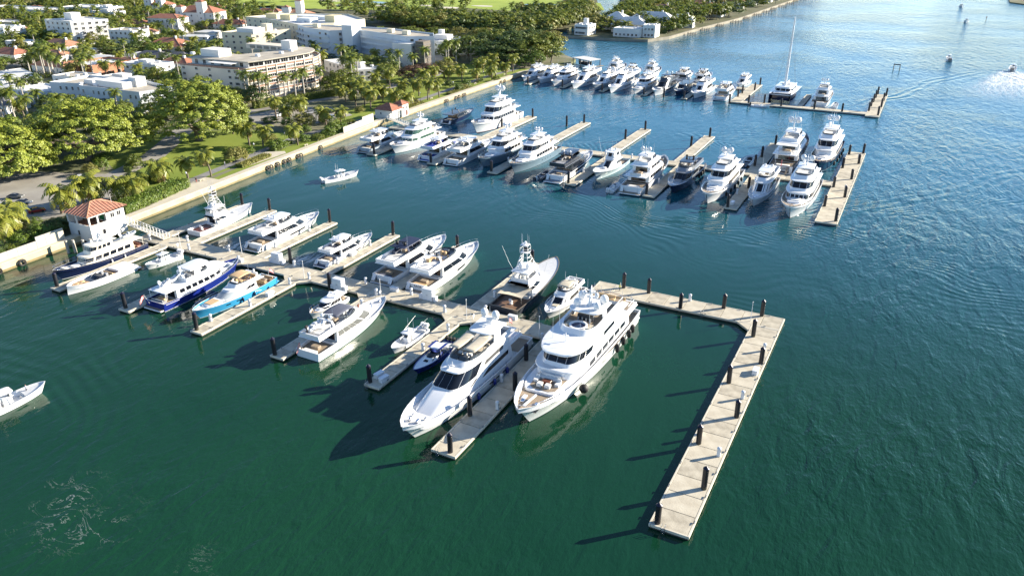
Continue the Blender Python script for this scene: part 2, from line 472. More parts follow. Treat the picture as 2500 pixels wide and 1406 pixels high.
# golf course fairways and ponds
sheet("near_fairway", [(-345, 580), (-285, 590), (-268, 625), (-290, 655), (-355, 650), (-420, 620), (-430, 590)], GZ + .04, GOLF)
sheet("pond_fairway", [(-300, 690), (-285, 735), (-315, 800), (-420, 830), (-520, 800), (-540, 730), (-460, 700), (-380, 690)], GZ + .04, GOLF)
sheet("far_fairway", [(-480, 640), (-440, 700), (-560, 740), (-720, 760), (-760, 720), (-640, 650), (-560, 620)], GZ + .05, GOLF)
sheet("farthest_fairway", [(-420, 860), (-400, 960), (-560, 1040), (-760, 960), (-700, 860), (-560, 840)], GZ + .05, GOLF)
sheet("house_fairway", [(-640, 610), (-600, 640), (-700, 700), (-800, 690), (-790, 640)], GZ + .06, GOLF)
PONDM = mat("pond_water", (.02, .07, .11), .05, ior=1.33)
sheet("golf_pond", [(-352, 738), (-318, 742), (-310, 758), (-330, 770), (-372, 768), (-385, 752)], GZ + .09, PONDM)
sheet("far_golf_pond", [(-560, 690), (-520, 700), (-525, 716), (-575, 712)], GZ + .10, PONDM)
SANDB = mat("bunker_sand", (.62, .57, .47), .95, var=.05, scale=.5)
for i, (bx, by, bw) in enumerate(((-430, 690, 16), (-462, 700, 13), (-505, 676, 18), (-540, 668, 15), (-410, 720, 12), (-590, 700, 14))):
    sheet("sand_bunker", [(bx + bw * math.cos(a) * (1 + .2 * math.sin(3 * a + i)), by + bw * .5 * math.sin(a)) for a in [2 * PI * k / 18 for k in range(18)]], GZ + .12, SANDB)

# ------------------------------------------------------------------ seawall and its trim
def wall_strip(name, y0, y1, d0, d1, z0, z1, m, parent=None, n=24):
    mb = MB()
    ys = sorted(set([lerp(y0, y1, i / n) for i in range(n + 1)] + [p[1] for p in WALL if y0 < p[1] < y1]))
    mb.loft([[(along_wall(y) - d0, y, z0), (along_wall(y) - d0, y, z1), (along_wall(y) - d1, y, z1), (along_wall(y) - d1, y, z0)] for y in ys], True, True, True)
    return mb.build(name, m, parent)
sw = thing("seawall", "long pale concrete seawall between the park lawn and the marina water", "seawall", (0, 0, 0))
wall_strip("wall", 20, 412, 0, .55, .55, 2.0, SEAW, sw)
wall_strip("wet_band", 20, 412, -.05, .5, -2, .545, SEAWD, sw)
for i in range(56):           # cap stones
    ya = 20 + i * 7.0
    wall_strip("cap_stone", ya + .03, min(ya + 6.97, 412), -.18, 2.3, 2.002, 2.22, CAPM, sw, 2)
wf = thing("screen_wall", "white panelled screen wall on the seawall south of the nearer gatehouse", "wall", (0, 0, 0))
def screen(root, y0, y1, steps):
    n = len(steps)
    for i, hh in enumerate(steps):
        a = lerp(y0, y1, i / n); b = lerp(y0, y1, (i + 1) / n)
        wall_strip("panel", a + .04, b - .04, 1.2, 1.5, 2.225, 2.225 + hh, mat("aged_white_panel", (.52, .49, .41), .85, var=.06, scale=.4), root, 1)
screen(wf, 86, 111, [1.7, 1.7, 1.7, 1.9, 1.9, 1.9, 1.9, 2.9, 2.9, 2.9])
wf2 = thing("screen_wall", "white panelled screen wall on the seawall beside the farther gatehouse", "wall", (0, 0, 0))
screen(wf2, 233, 254, [2.2, 2.2, 2.2, 2.4, 2.4, 3.4, 3.4, 3.4])
# tyre fenders hung on the seawall
tyre_me = MB()
for k in range(14):
    a0, a1 = 2 * PI * k / 14, 2 * PI * (k + 1) / 14
    tyre_me.loft([[(.28 * math.cos(t) * .7, math.cos(a) * (.75 + .28 * math.sin(t)), math.sin(a) * (.75 + .28 * math.sin(t))) for t in [2 * PI * j / 6 for j in range(6)]] for a in (a0, a1)], True)
tyre_me = tyre_me.mesh("tyre_fender", RUBBER, 60)
TY = 0
for yy, rep in ((187, 2), (191.8, 1), (195.5, 1), (198, 1), (203, 2), (216, 1), (308, 2), (317, 1), (320, 1), (324, 2), (362, 1), (366, 1), (92, 1), (98, 1)):
    for q in range(rep):
        o = link("tyre_fender", tyre_me, None, (along_wall(yy) + .45 + .0 * q, yy + q * 1.3, .75))
        TY += 1
        tag(o, "black tyre fender on the pale seawall face, number %d counted from the park lawn" % TY, "tyre", "tyre fenders hung along the seawall")
# ------------------------------------------------------------------ docks
DZ = .7
SLABS = {}
def slab_mesh(w, l, m):
    key = (round(w, 2), round(l, 2), m.name)
    if key not in SLABS:
        SLABS[key] = MB().box(-w / 2, -l / 2, -.42, w / 2, l / 2, 0, 0, .03).mesh("slab", m)
    return SLABS[key]
def pier(name, label, cat, x0, y0, x1, y1, n, grp, across=False, margin=True):
    """concrete floating pier: separate deck slabs on dark floats with pale walers along the edges"""
    cx, cy = (x0 + x1) / 2, (y0 + y1) / 2
    root = thing(name, label, cat, (cx, cy, 0), 0, grp)
    W, Ln = x1 - x0, y1 - y0
    alongx = W > Ln
    e = .30
    for i in range(n):
        m = CONC2 if (i * 7 + int(abs(cx))) % 3 == 0 else CONC
        if alongx:
            l = W / n
            link("slab", slab_mesh(l - .09, Ln - 2 * e, m), root, (-W / 2 + l * (i + .5), 0, DZ - .006 * (i % 2)))
        else:
            l = Ln / n
            link("slab", slab_mesh(W - 2 * e, l - .09, m), root, (0, -Ln / 2 + l * (i + .5), DZ - .006 * (i % 2)))
    hw, hl = W / 2, Ln / 2
    for bx in ((-hw, -hl, -hw + e - .03, hl), (hw - e + .03, -hl, hw, hl), (-hw + e, -hl, hw - e, -hl + e - .03), (-hw + e, hl - e + .03, hw - e, hl)):
        MB().box(bx[0], bx[1], .32, bx[2], bx[3], DZ + .03, 0, .02).build("waler", WALER, root)
    MB().box(-hw + .12, -hl + .12, -.6, hw - .12, hl - .12, .27).build("float", FLOATM, root)
    return root
CLEAT = MB().box(-.06, -.28, .12, .06, .28, .2).box(-.05, -.1, 0, .05, -.04, .12).box(-.05, .04, 0, .05, .1, .12).mesh("cleat", GREYM)
def cleats(root, x0, y0, x1, y1, step=5.5):
    W, Ln = x1 - x0, y1 - y0
    n = int(max(W, Ln) // step)
    for i in range(n):
        t = (i + .5) / n - .5
        for s in (-1, 1):
            if W > Ln: link("cleat", CLEAT, root, (t * W, s * (Ln / 2 - .15), DZ + .03), PI / 2)
            else: link("cleat", CLEAT, root, (s * (W / 2 - .15), t * Ln, DZ + .03))
def P(name, label, x0, y0, x1, y1, n, grp, cl=True):
    r = pier(name, label, "pier", x0, y0, x1, y1, n, grp)
    if cl: cleats(r, x0, y0, x1, y1)
    return r
G1 = "concrete piers of the nearest dock"; G2 = "concrete piers of the middle dock"; G3 = "concrete piers of the farthest dock"
P("breakwater_pier", "long wide empty concrete pier lined with black piles, lower right", -21.7, 81.2, -16.0, 146.9, 16, G1)
P("head_pier", "concrete cross pier behind the largest yacht's stern, joining the long empty pier", -52.8, 146.95, -16.0, 152.6, 9, G1)
P("main_walkway", "broad concrete walkway from the nearer gatehouse past the near row of slips", -176.5, 122.0, -57.45, 127.5, 27, G1)
P("big_finger_pier", "wide concrete finger pier between the two largest white yachts", -57.4, 81.5, -52.9, 152.6, 17, G1)
NL = ("between the navy and cream motor yacht and the open white powerboat", "beside the stern of the royal blue hulled yacht, lone pile at its tip",
      "running along the sky blue yacht", "beside the stern of the white yacht with a dark grey bimini", "with dock boxes on its tip, beside the blue sport boat")
for x, lb in zip((-165.9, -142.7, -120.9, -99.3, -76.9), NL):
    P("finger_pier", "finger pier " + lb, x - 1.65, 92.0, x + 1.65, 121.95, 10, G1)
FL = ("nearest the seawall, beside the small sportfisher with a tower", "between the small tower sportfisher and the white flybridge yacht", "between the white flybridge yacht and the small white cruiser",
      "between the small white cruiser and the yacht with a black bimini", "between the two white yachts moored side by side, mostly hidden", "to the left of the dark hulled sportfisher with the tall tower")
for x, lb in zip((-171.0, -160.2, -138.0, -117.0, -97.3, -75.8), FL):
    P("finger_pier", "finger pier " + lb, x - 1.5, 127.55, x + 1.5, 155.6, 9, G1)
P("mid_walkway", "concrete walkway of the middle dock, mostly hidden behind bows and sterns", -190, 253.3, -19.4, 258.0, 24, G2, False)
P("mid_head_pier", "wide concrete head pier at the lagoon end of the middle dock", -19.3, 217.0, -13.4, 298.7, 14, G2)
for x, lb in zip((-171.5, -145.5, -121.5, -93.3, -67.3, -42.6), ("beside the white yacht with an oval side window", "between the blue canvas yacht and the white yacht at its side", "between the two white yachts with steel blue hulls",
      "beside the black and white open yacht", "between the white yacht's stern and the dark navy express yacht", "beside the white yacht with black fenders, white box on its tip")):
    P("finger_pier", "middle finger pier " + lb, x - 1.9, 217.0, x + 1.9, 253.25, 8, G2)
for x, lb in zip((-146.7, -121.6, -95.5, -69.7, -44.5), ("alongside the tall white explorer yacht", "empty, second beyond the yachts with steel blue hulls", "empty, beyond the sportfisher with two outriggers",
      "empty, beyond the dark navy express yacht", "in shade beside the black inflatable")):
    P("finger_pier", "middle dock far finger pier " + lb, x - 2.1, 258.05, x + 2.1, 298.4, 8, G2)
P("far_walkway", "concrete walkway of the farthest dock, hidden behind the moored row", -194, 400.2, -78.2, 404.5, 12, G3, False)
P("far_spur_pier", "concrete pier at the lagoon end of the farthest moored row", -78.1, 366.6, -73.0, 416, 8, G3, False)
P("far_cross_pier", "low concrete cross pier in front of the big catamaran", -72.9, 366.6, -19.6, 371.2, 8, G3, False)
P("far_head_pier", "short concrete head pier with black piles at the tip of the farthest dock", -19.5, 363.3, -14.0, 416.2, 8, G3, False)
for x, lb in zip((-182, -162.4, -140.8, -119.1, -99.2), ("first from the seawall", "second from the seawall", "third from the seawall", "fourth from the seawall", "fifth from the seawall")):
    P("finger_pier", "farthest dock short finger pier between bows, " + lb, x - 1.4, 364, x + 1.4, 400.1, 5, G3, False)
P("catamaran_finger_pier", "finger pier between the catamaran and the yacht beside it", -49.0, 371.25, -46.5, 400, 5, G3, False)
# gussets on the near walkway
gus = MB()
def gusset(label, pts):
    o = MB().prism(pts, .3, DZ + .01).build("gusset_plate", CONC)
    tag(o, label, "dock plate", "triangular dock corner plates")
gusset("triangular concrete corner plate joining the long empty pier to the cross pier", [(-21.75, 146.9), (-21.75, 144.2), (-24.6, 146.9)])
for x, lb in zip((-142.7, -120.9, -99.3, -76.9), ("royal blue yacht", "sky blue yacht", "dark bimini yacht", "blue sport boat")):
    for s in (-1, 1):
        gusset("triangular concrete corner plate by the %s, %s side of its finger pier" % (lb, "shoreward" if s < 0 else "lagoon"), [(x + s * 1.7, 121.95), (x + s * 1.7, 119.6), (x + s * 4.2, 121.95)])

# piles, each its own thing
PILE = None
def pile(x, y, label, grp, h=4.4, r=.43):
    global PILE
    if PILE is None:
        a = MB().cyl(0, 0, .9, 4.0, .43, .43, 14).mesh("sleeve", PILEM, 40)
        b = MB().lathe(0, 0, [(.46, 4.0), (.46, 4.12), (.02, 4.55)], 14).mesh("cap", PILECAP, 30)
        c = MB().cyl(0, 0, -2, .9, .42, .42, 12).mesh("wet_base", PILEALG, 40)
        PILE = (a, b, c)
    t = thing("dock_pile", label, "pile", (x, y, 0), random.random() * 6, grp)
    t.scale = (r / .43, r / .43, 1)
    t.location.z = h - 4.4 + random.uniform(-.35, .3)
    t.rotation_euler.x = random.uniform(-.018, .018); t.rotation_euler.y = random.uniform(-.018, .018)
    for nm, me in zip(("sleeve", "cap", "wet_base"), PILE): link(nm, me, t)
    return t
PG = "black mooring piles"
ORD = ("first", "second", "third", "fourth", "fifth", "sixth", "seventh", "eighth", "ninth", "tenth")
for i, (x, y) in enumerate(((-20.7, 82.0), (-20.5, 102.3), (-20.5, 122.4), (-20.3, 141.9))):
    pile(x, y, "black pile on the long empty pier's inner edge, %s from its free end" % ORD[i], PG)
for i, (x, y) in enumerate(((-16.9, 91.9), (-16.8, 112.3), (-16.8, 132.0))):
    pile(x, y, "black pile on the long empty pier's outer edge, %s from its free end" % ORD[i], PG)
for i, (x, y) in enumerate(((-20.6, 151.8), (-28.6, 151.8), (-36.8, 147.4), (-45.3, 151.7), (-51.2, 151.7))):
    pile(x, y, "black pile on the largest yacht's cross pier, %s from the outer corner" % ORD[i], PG)
for i, (x, y) in enumerate(((-54.3, 82.3), (-56.6, 92.3), (-53.5, 102.7), (-56.4, 112.9))):
    pile(x, y, "black pile between the two largest yachts, %s from the finger's tip" % ORD[i], PG)
for x, y, lb in ((-77.9, 93.0, "beside the dock boxes on the finger tip by the blue sport boat"), (-100.2, 92.6, "at the finger tip behind the dark bimini yacht"), (-121.6, 92.9, "at the finger tip by the sky blue yacht's bow"),
                 (-143.2, 93.0, "at the finger tip by the royal blue yacht's stern"), (-166.8, 93.2, "at the finger tip by the open white powerboat's bow"), (-171.6, 155.0, "at the finger tip nearest the seawall"),
                 (-160.8, 155.0, "at the finger tip left of the white flybridge yacht"), (-138.6, 155.0, "at the finger tip beyond the white flybridge yacht"), (-117.2, 155.0, "at the finger tip beyond the small white cruiser"),
                 (-97.2, 155.0, "between the bows of the two yachts moored side by side"), (-75.9, 155.0, "at the finger tip beyond the tall tower sportfisher"), (-129.0, 128.6, "against the tall white cabinet on the walkway by the small cruiser"), (-110.6, 121.2, "against the white cabinet on the near edge of the walkway")):
    pile(x, y, "black pile " + lb, PG)
for i, (x, y) in enumerate(((-14.1, 219.5), (-14.3, 242.6), (-14.5, 263.0), (-14.3, 283.2), (-14.2, 298.0))):
    pile(x, y, "black pile on the outer edge of the middle head pier, %s from near" % ORD[i], PG)
for i, (x, y) in enumerate(((-18.6, 231.3), (-18.6, 251.7), (-18.6, 275.3), (-18.6, 294.3))):
    pile(x, y, "black pile on the inner edge of the middle head pier, %s from near" % ORD[i], PG)
for i, (x, y) in enumerate(((-170.6, 218), (-146.3, 218), (-122.4, 218.2), (-94.2, 218), (-68.3, 218.2), (-43.5, 217.8))):
    pile(x, y, "black pile at the near tip of a middle dock finger, %s from the seawall" % ORD[i], PG)
for i, (x, y) in enumerate(((-145.8, 297), (-122.0, 297), (-95.4, 297), (-69.3, 297), (-44.6, 297))):
    pile(x, y, "black pile at the far tip of a middle dock finger, %s from the seawall" % ORD[i], PG)
for i, (x, y, lb) in enumerate(((-127.2, 291, "standing in the water left of the second empty middle finger"), (-72.0, 280.3, "midway along the empty finger beyond the dark navy express yacht"), (-42.0, 238.6, "midway along the finger by the white yacht with black fenders"), (-45.5, 264.6, "beside the black inflatable, nearer one"), (-45.6, 276.8, "beside the black inflatable, farther one"), (-149.6, 276, "beside the tall white explorer yacht's side"), (-97.3, 279, "midway along the empty finger beyond the two outriggers"))):
    pile(x, y, "black pile " + lb, PG)
for i, (x, y) in enumerate(((-74.0, 415), (-73.6, 399.7), (-77.3, 389), (-77.3, 379.9))):
    pile(x, y, "black pile on the spur pier by the far row, %s from its end" % ORD[i], PG)
for i, (x, y) in enumerate(((-78.0, 366.0), (-69.6, 367.3), (-63.2, 370.6), (-55.1, 367.2), (-40.8, 367.2), (-29.2, 367.2))):
    pile(x, y, "black pile on the catamaran's cross pier, %s counted from the moored row" % ORD[i], PG)
for i, (x, y) in enumerate(((-18.9, 374.2), (-18.9, 384.9), (-18.7, 395), (-18.6, 406), (-18.4, 415.4))):
    pile(x, y, "black pile on the inner edge of the farthest head pier, %s from near" % ORD[i], PG)
for i, (x, y) in enumerate(((-14.6, 366.5), (-14.7, 384.9), (-14.8, 400.8), (-14.6, 413))):
    pile(x, y, "black pile on the outer edge of the farthest head pier, %s from near" % ORD[i], PG)
for i, (x, y) in enumerate(((-182.0, 364.8), (-162.4, 364.6), (-140.8, 364.6), (-119.1, 364.6), (-99.2, 364.6))):
    pile(x, y, "black pile before the far row of bows, %s from the seawall" % ORD[i], PG)
pile(-109.5, 366, "black pile standing in the water between two far bows", PG)

# pedestals, lights, cabinets, boxes, ladders
PED = (MB().box(-.28, -.22, 0, .28, .22, 1.35, 0, .06).mesh("body", PLASTIC), MB().lathe(0, 0, [(.36, 1.35), (.34, 1.5), (.2, 1.62), (.02, 1.66)], 10).mesh("cap", PLASTIC, 50), MB().box(.281, -.14, .8, .30, .14, 1.15).mesh("socket_plate", GREYM))
def pedestal(x, y, label, grp="white dock power pedestals", rz=0):
    t = thing("power_pedestal", label, "pedestal", (x, y, DZ + .03), rz, grp)
    for nm, me in zip(("body", "cap", "socket_plate"), PED): link(nm, me, t)
for i, x in enumerate((-172, -162.4, -157.5, -147.5, -140.2, -126, -118, -104.6, -98.7, -92, -80.8, -73)):
    pedestal(x, 126.7 if i % 2 else 122.8, "white power pedestal on the near walkway, %s from the gatehouse" % (ORD + ("eleventh", "twelfth"))[i])
for i, y in enumerate((98, 118, 128, 140)):
    pedestal(-17.2 if i != 0 else -16.9, (100.5, 118.3, 137, 101)[i] if i < 3 else 101.5, "white power pedestal on the long empty pier, %s from its free end" % ORD[i]) if i < 3 else pedestal(-20.9, 104.8, "white power pedestal on the inner edge of the long empty pier")
pedestal(-36.0, 151.9, "white power pedestal on the cross pier behind the largest yacht")
pedestal(-57.0, 121.2, "white power pedestal between the sterns of the two largest yachts")
pedestal(-54.0, 131, "white power pedestal by the bow of the small cruiser with a beige bimini")
for i, (x, y) in enumerate(((-96, 255), (-86, 254.6), (-60, 255), (-38, 255.5), (-120, 256), (-15, 250), (-15, 290))):
    pedestal(x, y, "white power pedestal on the middle dock, %s of those in view" % ORD[i])
for lb, pts in (("sky blue yacht", ((-120.0, 118.5), (-119.9, 106), (-122.0, 97))), ("blue sport boat", ((-75.7, 116), (-75.8, 107))), ("royal blue yacht", ((-141.6, 117), (-141.8, 104))), ("dark bimini yacht", ((-98.2, 117), (-100.3, 104))), ("two largest yachts", ((-53.4, 96), (-53.4, 118), (-56.9, 104))), ("small white cruiser", ((-118.0, 133), (-118.0, 146))), ("white flybridge yacht", ((-139.0, 134), (-139.0, 147))), ("tall tower sportfisher", ((-74.8, 134), (-74.9, 147)))):
    for i, (x, y) in enumerate(pts): pedestal(x, y, "white power pedestal on the finger pier by the %s, %s from the walkway" % (lb, ORD[i]))
for i, x in enumerate((-145.5, -121.5, -93.3, -67.3, -42.6)):
    pedestal(x + 1.2, 246, "white power pedestal at the root of a middle near finger, %s from the seawall" % ORD[i]); pedestal(x - 1.2, 231, "white power pedestal midway on a middle near finger, %s from the seawall" % ORD[i])
LAMP = (MB().tube([(0, 0, 0), (0, 0, 4.2)], .07, 6, 0, .05).mesh("post", ALU), MB().lathe(0, 0, [(.05, 4.2), (.12, 4.28), (.10, 4.42), (.02, 4.46)], 8).mesh("lamp_head", PLASTIC, 40))
for i, (x, y) in enumerate(((-160.2, 122.6), (-143.4, 126.9), (-119.3, 122.6), (-97.3, 122.6), (-75.2, 122.5), (-58.4, 122.6), (-22.2, 148.4))):
    t = thing("dock_light", "slim white dock light post, %s from the gatehouse along the near dock" % ORD[i], "light post", (x, y, DZ + .03), 0, "slim dock light posts")
    for nm, me in zip(("post", "lamp_head"), LAMP): link(nm, me, t)
def cabinet(x, y, label, w=2.6, d=1.4, h=2.7):
    t = thing("dock_cabinet", label, "cabinet", (x, y, DZ + .03))
    MB().box(-w / 2, -d / 2, .05, w / 2, d / 2, h, 0, .06).build("body", PLASTIC, t)
    for s in (-1, 1):
        dr = MB().box(s * w / 4 - w / 4 + .06, -d / 2 - .025, .2, s * w / 4 + w / 4 - .06, -d / 2 - .003, h - .2).build("door", WHITE, t)
        MB().box(s * .12 - .03, -d / 2 - .06, h * .45, s * .12 + .03, -d / 2 - .027, h * .55).build("handle", GREYM, dr)
    MB().box(-w / 2 - .9, -d / 2 + .1, .0, -w / 2 - .1, d / 2 - .1, 1.0, 0, .05).build("side_box", PLASTIC, t)
    MB().box(w / 2 + .1, -d / 2 + .2, .0, w / 2 + .8, d / 2 - .2, 1.1, 0, .05).build("side_box", PLASTIC, t)
cabinet(-131.2, 126.6, "tall white utility cabinet on the walkway behind the royal blue yacht")
cabinet(-108.2, 121.6, "tall white utility cabinet beside a pile, on the near edge of the walkway")
cabinet(-87.2, 126.4, "tall white utility cabinet behind the sterns of the two side by side yachts")
def dock_box(x, y, label, rz=0):
    t = thing("dock_box", label, "dock box", (x, y, DZ), rz, "white dock storage boxes")
    MB().box(-.95, -.45, 0, .95, .45, .75, 0, .05).build("body", PLASTIC, t)
    MB().box(-1, -.5, .755, 1, .5, .9, 0, .06).build("lid", WHITE, t)
dock_box(-77.6, 95.3, "white dock box nearest the pile on the finger by the blue sport boat", 1.4)
dock_box(-76.0, 94.6, "white dock box farther from the pile on the finger by the blue sport boat", 1.4)
dock_box(-42.9, 221, "white dock box on the middle finger tip by the yacht with black fenders", 1.5)
def ladder(x, y, rz, label):
    mb = MB()
    for s in (-.25, .25): mb.tube([(0, s, -.8), (0, s, 1.3), (.35, s, 1.5), (.55, s, .75)], .035, 5)
    for k in range(6): mb.tube([(0, -.25, -.6 + .3 * k), (0, .25, -.6 + .3 * k)], .03, 5)
    t = mb.build("dock_ladder", STEEL, None, 50, (x, y, 0)); t.rotation_euler.z = rz
    tag(t, label, "ladder", "steel dock ladders")
dock_box(-119.9, 112, "white dock box on the finger pier along the sky blue yacht", 1.57); dock_box(-53.3, 108.5, "white dock box on the wide finger between the two largest yachts", 1.57); dock_box(-140.2, 123.0, "white dock box at the root of the royal blue yacht's finger"); dock_box(-118.0, 139, "white dock box on the finger pier beside the small white cruiser", 1.57); dock_box(-96.6, 126.7, "white dock box on the walkway between the two side by side sterns"); dock_box(-66.5, 126.6, "white dock box on the walkway behind the dark sportfisher"); dock_box(-17.0, 128, "white dock box on the outer edge of the long empty pier", 1.57)
ladder(-19.6, 81.0, PI / 2, "steel ladder on the free end of the long empty pier")
ladder(-56.2, 81.3, PI / 2, "steel ladder on the tip of the wide finger between the largest yachts")
ladder(-32.0, 146.75, PI / 2, "steel ladder on the inner face of the cross pier behind the largest yacht")
ladder(-52.0, 152.8, -PI / 2, "steel ladder on the outer face of the cross pier by its inner end")
ladder(-77.9, 91.8, PI / 2, "steel ladder on the finger tip by the dock boxes")
def life_ring(x, y, label):
    mb = MB()
    for k in range(12):
        a0, a1 = 2 * PI * k / 12, 2 * PI * (k + 1) / 12
        mb.loft([[(.06 * math.cos(t), math.cos(a) * (.3 + .09 * math.sin(t)), .9 + math.sin(a) * (.3 + .09 * math.sin(t))) for t in [2 * PI * j / 6 for j in range(6)]] for a in (a0, a1)], True)
    t = thing("life_ring_stand", label, "life ring", (x, y, DZ), 0, "life rings on posts")
    mb.build("ring", PLASTIC, t, 60); MB().box(-.12, -.05, 0, -.07, .05, 1.2).build("post", ALU, t)
life_ring(-161.0, 122.4, "white life ring on a post near the gangway foot")
life_ring(-97.9, 123.2, "white life ring on a post behind the white yacht's bow")
life_ring(-73.6, 122.7, "white life ring on a post by the wide finger junction")
# gangway from the nearer gatehouse, truss with separate uprights
def gangway(x0, y0, z0, x1, y1, z1, label, n=14, w=1.9):
    root = thing("gangway", label, "gangway", (x0, y0, z0), math.atan2(y1 - y0, x1 - x0))
    Lg = math.hypot(x1 - x0, y1 - y0); dz = z1 - z0
    z = lambda t: dz * t
    MB().add([(0, -w / 2, 0), (Lg, -w / 2, dz), (Lg, w / 2, dz), (0, w / 2, 0), (0, -w / 2, .12), (Lg, -w / 2, dz + .12), (Lg, w / 2, dz + .12), (0, w / 2, .12)], [(3, 2, 1, 0), (4, 5, 6, 7), (0, 1, 5, 4), (1, 2, 6, 5), (2, 3, 7, 6), (3, 0, 4, 7)]).build("walk_deck", WALER, root)
    for s in (-1, 1):
        MB().tube([(0, s * w / 2, 1.3), (Lg, s * w / 2, dz + 1.3)], .08, 6).build("top_rail", ALU, root)
        MB().tube([(0, s * w / 2, .7), (Lg, s * w / 2, dz + .7)], .05, 6).build("mid_rail", ALU, root)
        for i in range(n + 1):
            t = i / n
            MB().box(Lg * t - .06, s * w / 2 - .06, z(t) + .12, Lg * t + .06, s * w / 2 + .06, z(t) + 1.3).build("upright", ALU, root)
gangway(-187.0, 126.4, 2.3, -168.5, 125.2, .85, "white aluminium gangway sloping from the nearer gatehouse to the near walkway")
gangway(-195.0, 261, 2.3, -181, 257, .85, "white aluminium gangway sloping from the farther gatehouse to the middle dock", 10)
# ------------------------------------------------------------------ boat building blocks (x forward, y to port, z up, waterline z = 0)
def quad3(t, a, b, c):
    return a * (1 - t) * (1 - 2 * t) + b * 4 * t * (1 - t) + c * t * (2 * t - 1)
class Hull:
    def __init__(s, root, L, B, zs, zm, zb, m=WHITE, boot=None, bot=BOTTOM, rake=.07, bul=.45, deck=OFFWHITE, cockpit=None, full=2.4, wl=1.75, t0=.48, flare=1.4, stern=.93, blunt=.0, two=None, cap=None, nt=26):
        s.root, s.L, s.B, s.z3 = root, L, B, (zs, zm, zb)
        s.rake, s.bul, s.full, s.wlp, s.t0, s.fl, s.st, s.bl = rake, bul, full, wl, t0, flare, stern, blunt
        ts = [i / nt for i in range(nt + 1)]
        s.obj = None
        vsn = [-.35, -.02, .035, .07, .3, .55, .8, 1.0]
        mats = [m, boot or m, bot, two or m, cap or m]
        mb = MB()
        floor = lambda t: (cockpit[2] if cockpit and t <= cockpit[1] + 1e-6 else s.sheer(t) - bul)
        for side in (-1, 1):
            for a in range(nt):
                for b in range(len(vsn) - 1):
                    q = [s.P(ts[a], vsn[b], side), s.P(ts[a + 1], vsn[b], side), s.P(ts[a + 1], vsn[b + 1], side), s.P(ts[a], vsn[b + 1], side)]
                    mi = 2 if b < 2 else (1 if b == 2 else (3 if b < 4 else 0))
                    mb.add(q, [(0, 1, 2, 3) if side < 0 else (3, 2, 1, 0)], mi)
                # rail cap and inner face
                o0, o1 = s.P(ts[a], 1, side), s.P(ts[a + 1], 1, side)
                i0, i1 = s.inner(ts[a], side), s.inner(ts[a + 1], side)
                f0, f1 = floor(ts[a]), floor(ts[a] + 1e-4 if ts[a + 1] > (cockpit[1] if cockpit else -1) and ts[a] <= (cockpit[1] if cockpit else -1) else ts[a + 1])
                q = [o0, o1, i1, i0]
                mb.add(q, [(0, 1, 2, 3) if side < 0 else (3, 2, 1, 0)], 4)
                q = [i0, i1, Vector((i1.x, i1.y, f1 - .02)), Vector((i0.x, i0.y, f0 - .02))]
                mb.add(q, [(0, 1, 2, 3) if side < 0 else (3, 2, 1, 0)], 0)
        # transom outer and inner
        for b in range(len(vsn) - 1):
            q = [s.P(0, vsn[b], -1), s.P(0, vsn[b], 1), s.P(0, vsn[b + 1], 1), s.P(0, vsn[b + 1], -1)]
            mb.add(q, [(3, 2, 1, 0)], 2 if b < 2 else (1 if b == 2 else (3 if b < 4 else 0)))
        a0, a1 = s.inner(0, -1), s.inner(0, 1)
        th = .25
        q = [s.P(0, 1, -1), s.P(0, 1, 1), Vector((a1.x + th, a1.y, a1.z)), Vector((a0.x + th, a0.y, a0.z))]
        mb.add(q, [(0, 1, 2, 3)], 4)
        q = [Vector((a0.x + th, a0.y, a0.z)), Vector((a1.x + th, a1.y, a1.z)), Vector((a1.x + th, a1.y, floor(0) - .02)), Vector((a0.x + th, a0.y, floor(0) - .02))]
        mb.add(q, [(0, 1, 2, 3)], 0)
        me = mb.mesh("hull", mats)
        bm = bmesh.new(); bm.from_mesh(me); bmesh.ops.remove_doubles(bm, verts=bm.verts, dist=.004); bm.to_mesh(me); bm.free()
        me.shade_smooth(); me.set_sharp_from_angle(angle=math.radians(32))
        s.obj = link("hull", me, root)
        # deck
        dts = [t for t in ts if not cockpit or t >= cockpit[1] - 1e-6]
        if cockpit and abs(dts[0] - cockpit[1]) > 1e-3: dts = [cockpit[1]] + dts
        dm = MB()
        for a, b in zip(dts, dts[1:]):
            q = [Vector((*s.inner(t, sd).xy, s.sheer(t) - bul)) for t, sd in ((a, -1), (b, -1), (b, 1), (a, 1))]
            dm.add(q, [(0, 1, 2, 3)])
        s.deck = dm.build("deck", deck, root)
        if cockpit:
            c0, c1, cz, cm = cockpit
            cts = [t for t in ts if t < c1] + [c1]
            dm = MB()
            for a, b in zip(cts, cts[1:]):
                q = [Vector((*s.inner(t, sd).xy, cz)) for t, sd in ((a, -1), (b, -1), (b, 1), (a, 1))]
                dm.add(q, [(0, 1, 2, 3)])
            dm.build("cockpit_floor", cm, root)
            q = [Vector((*s.inner(c1, -1).xy, cz)), Vector((*s.inner(c1, 1).xy, cz)), Vector((*s.inner(c1, 1).xy, s.sheer(c1) - bul)), Vector((*s.inner(c1, -1).xy, s.sheer(c1) - bul))]
            MB().add(q, [(3, 2, 1, 0)]).build("bulkhead", m if m not in (NAVY, ROYAL, SKYB, BLACKH, GREYB, DKGREY) else WHITE, root)
    def sheer(s, t): return quad3(t, *s.z3)
    def bd(s, t):
        f = 1.0 if t < s.t0 else max(0, 1 - ((t - s.t0) / (1 - s.t0)) ** s.full) ** .74
        return s.B / 2 * max(f, s.bl) * (s.st + (1 - s.st) * min(1, t / .18))
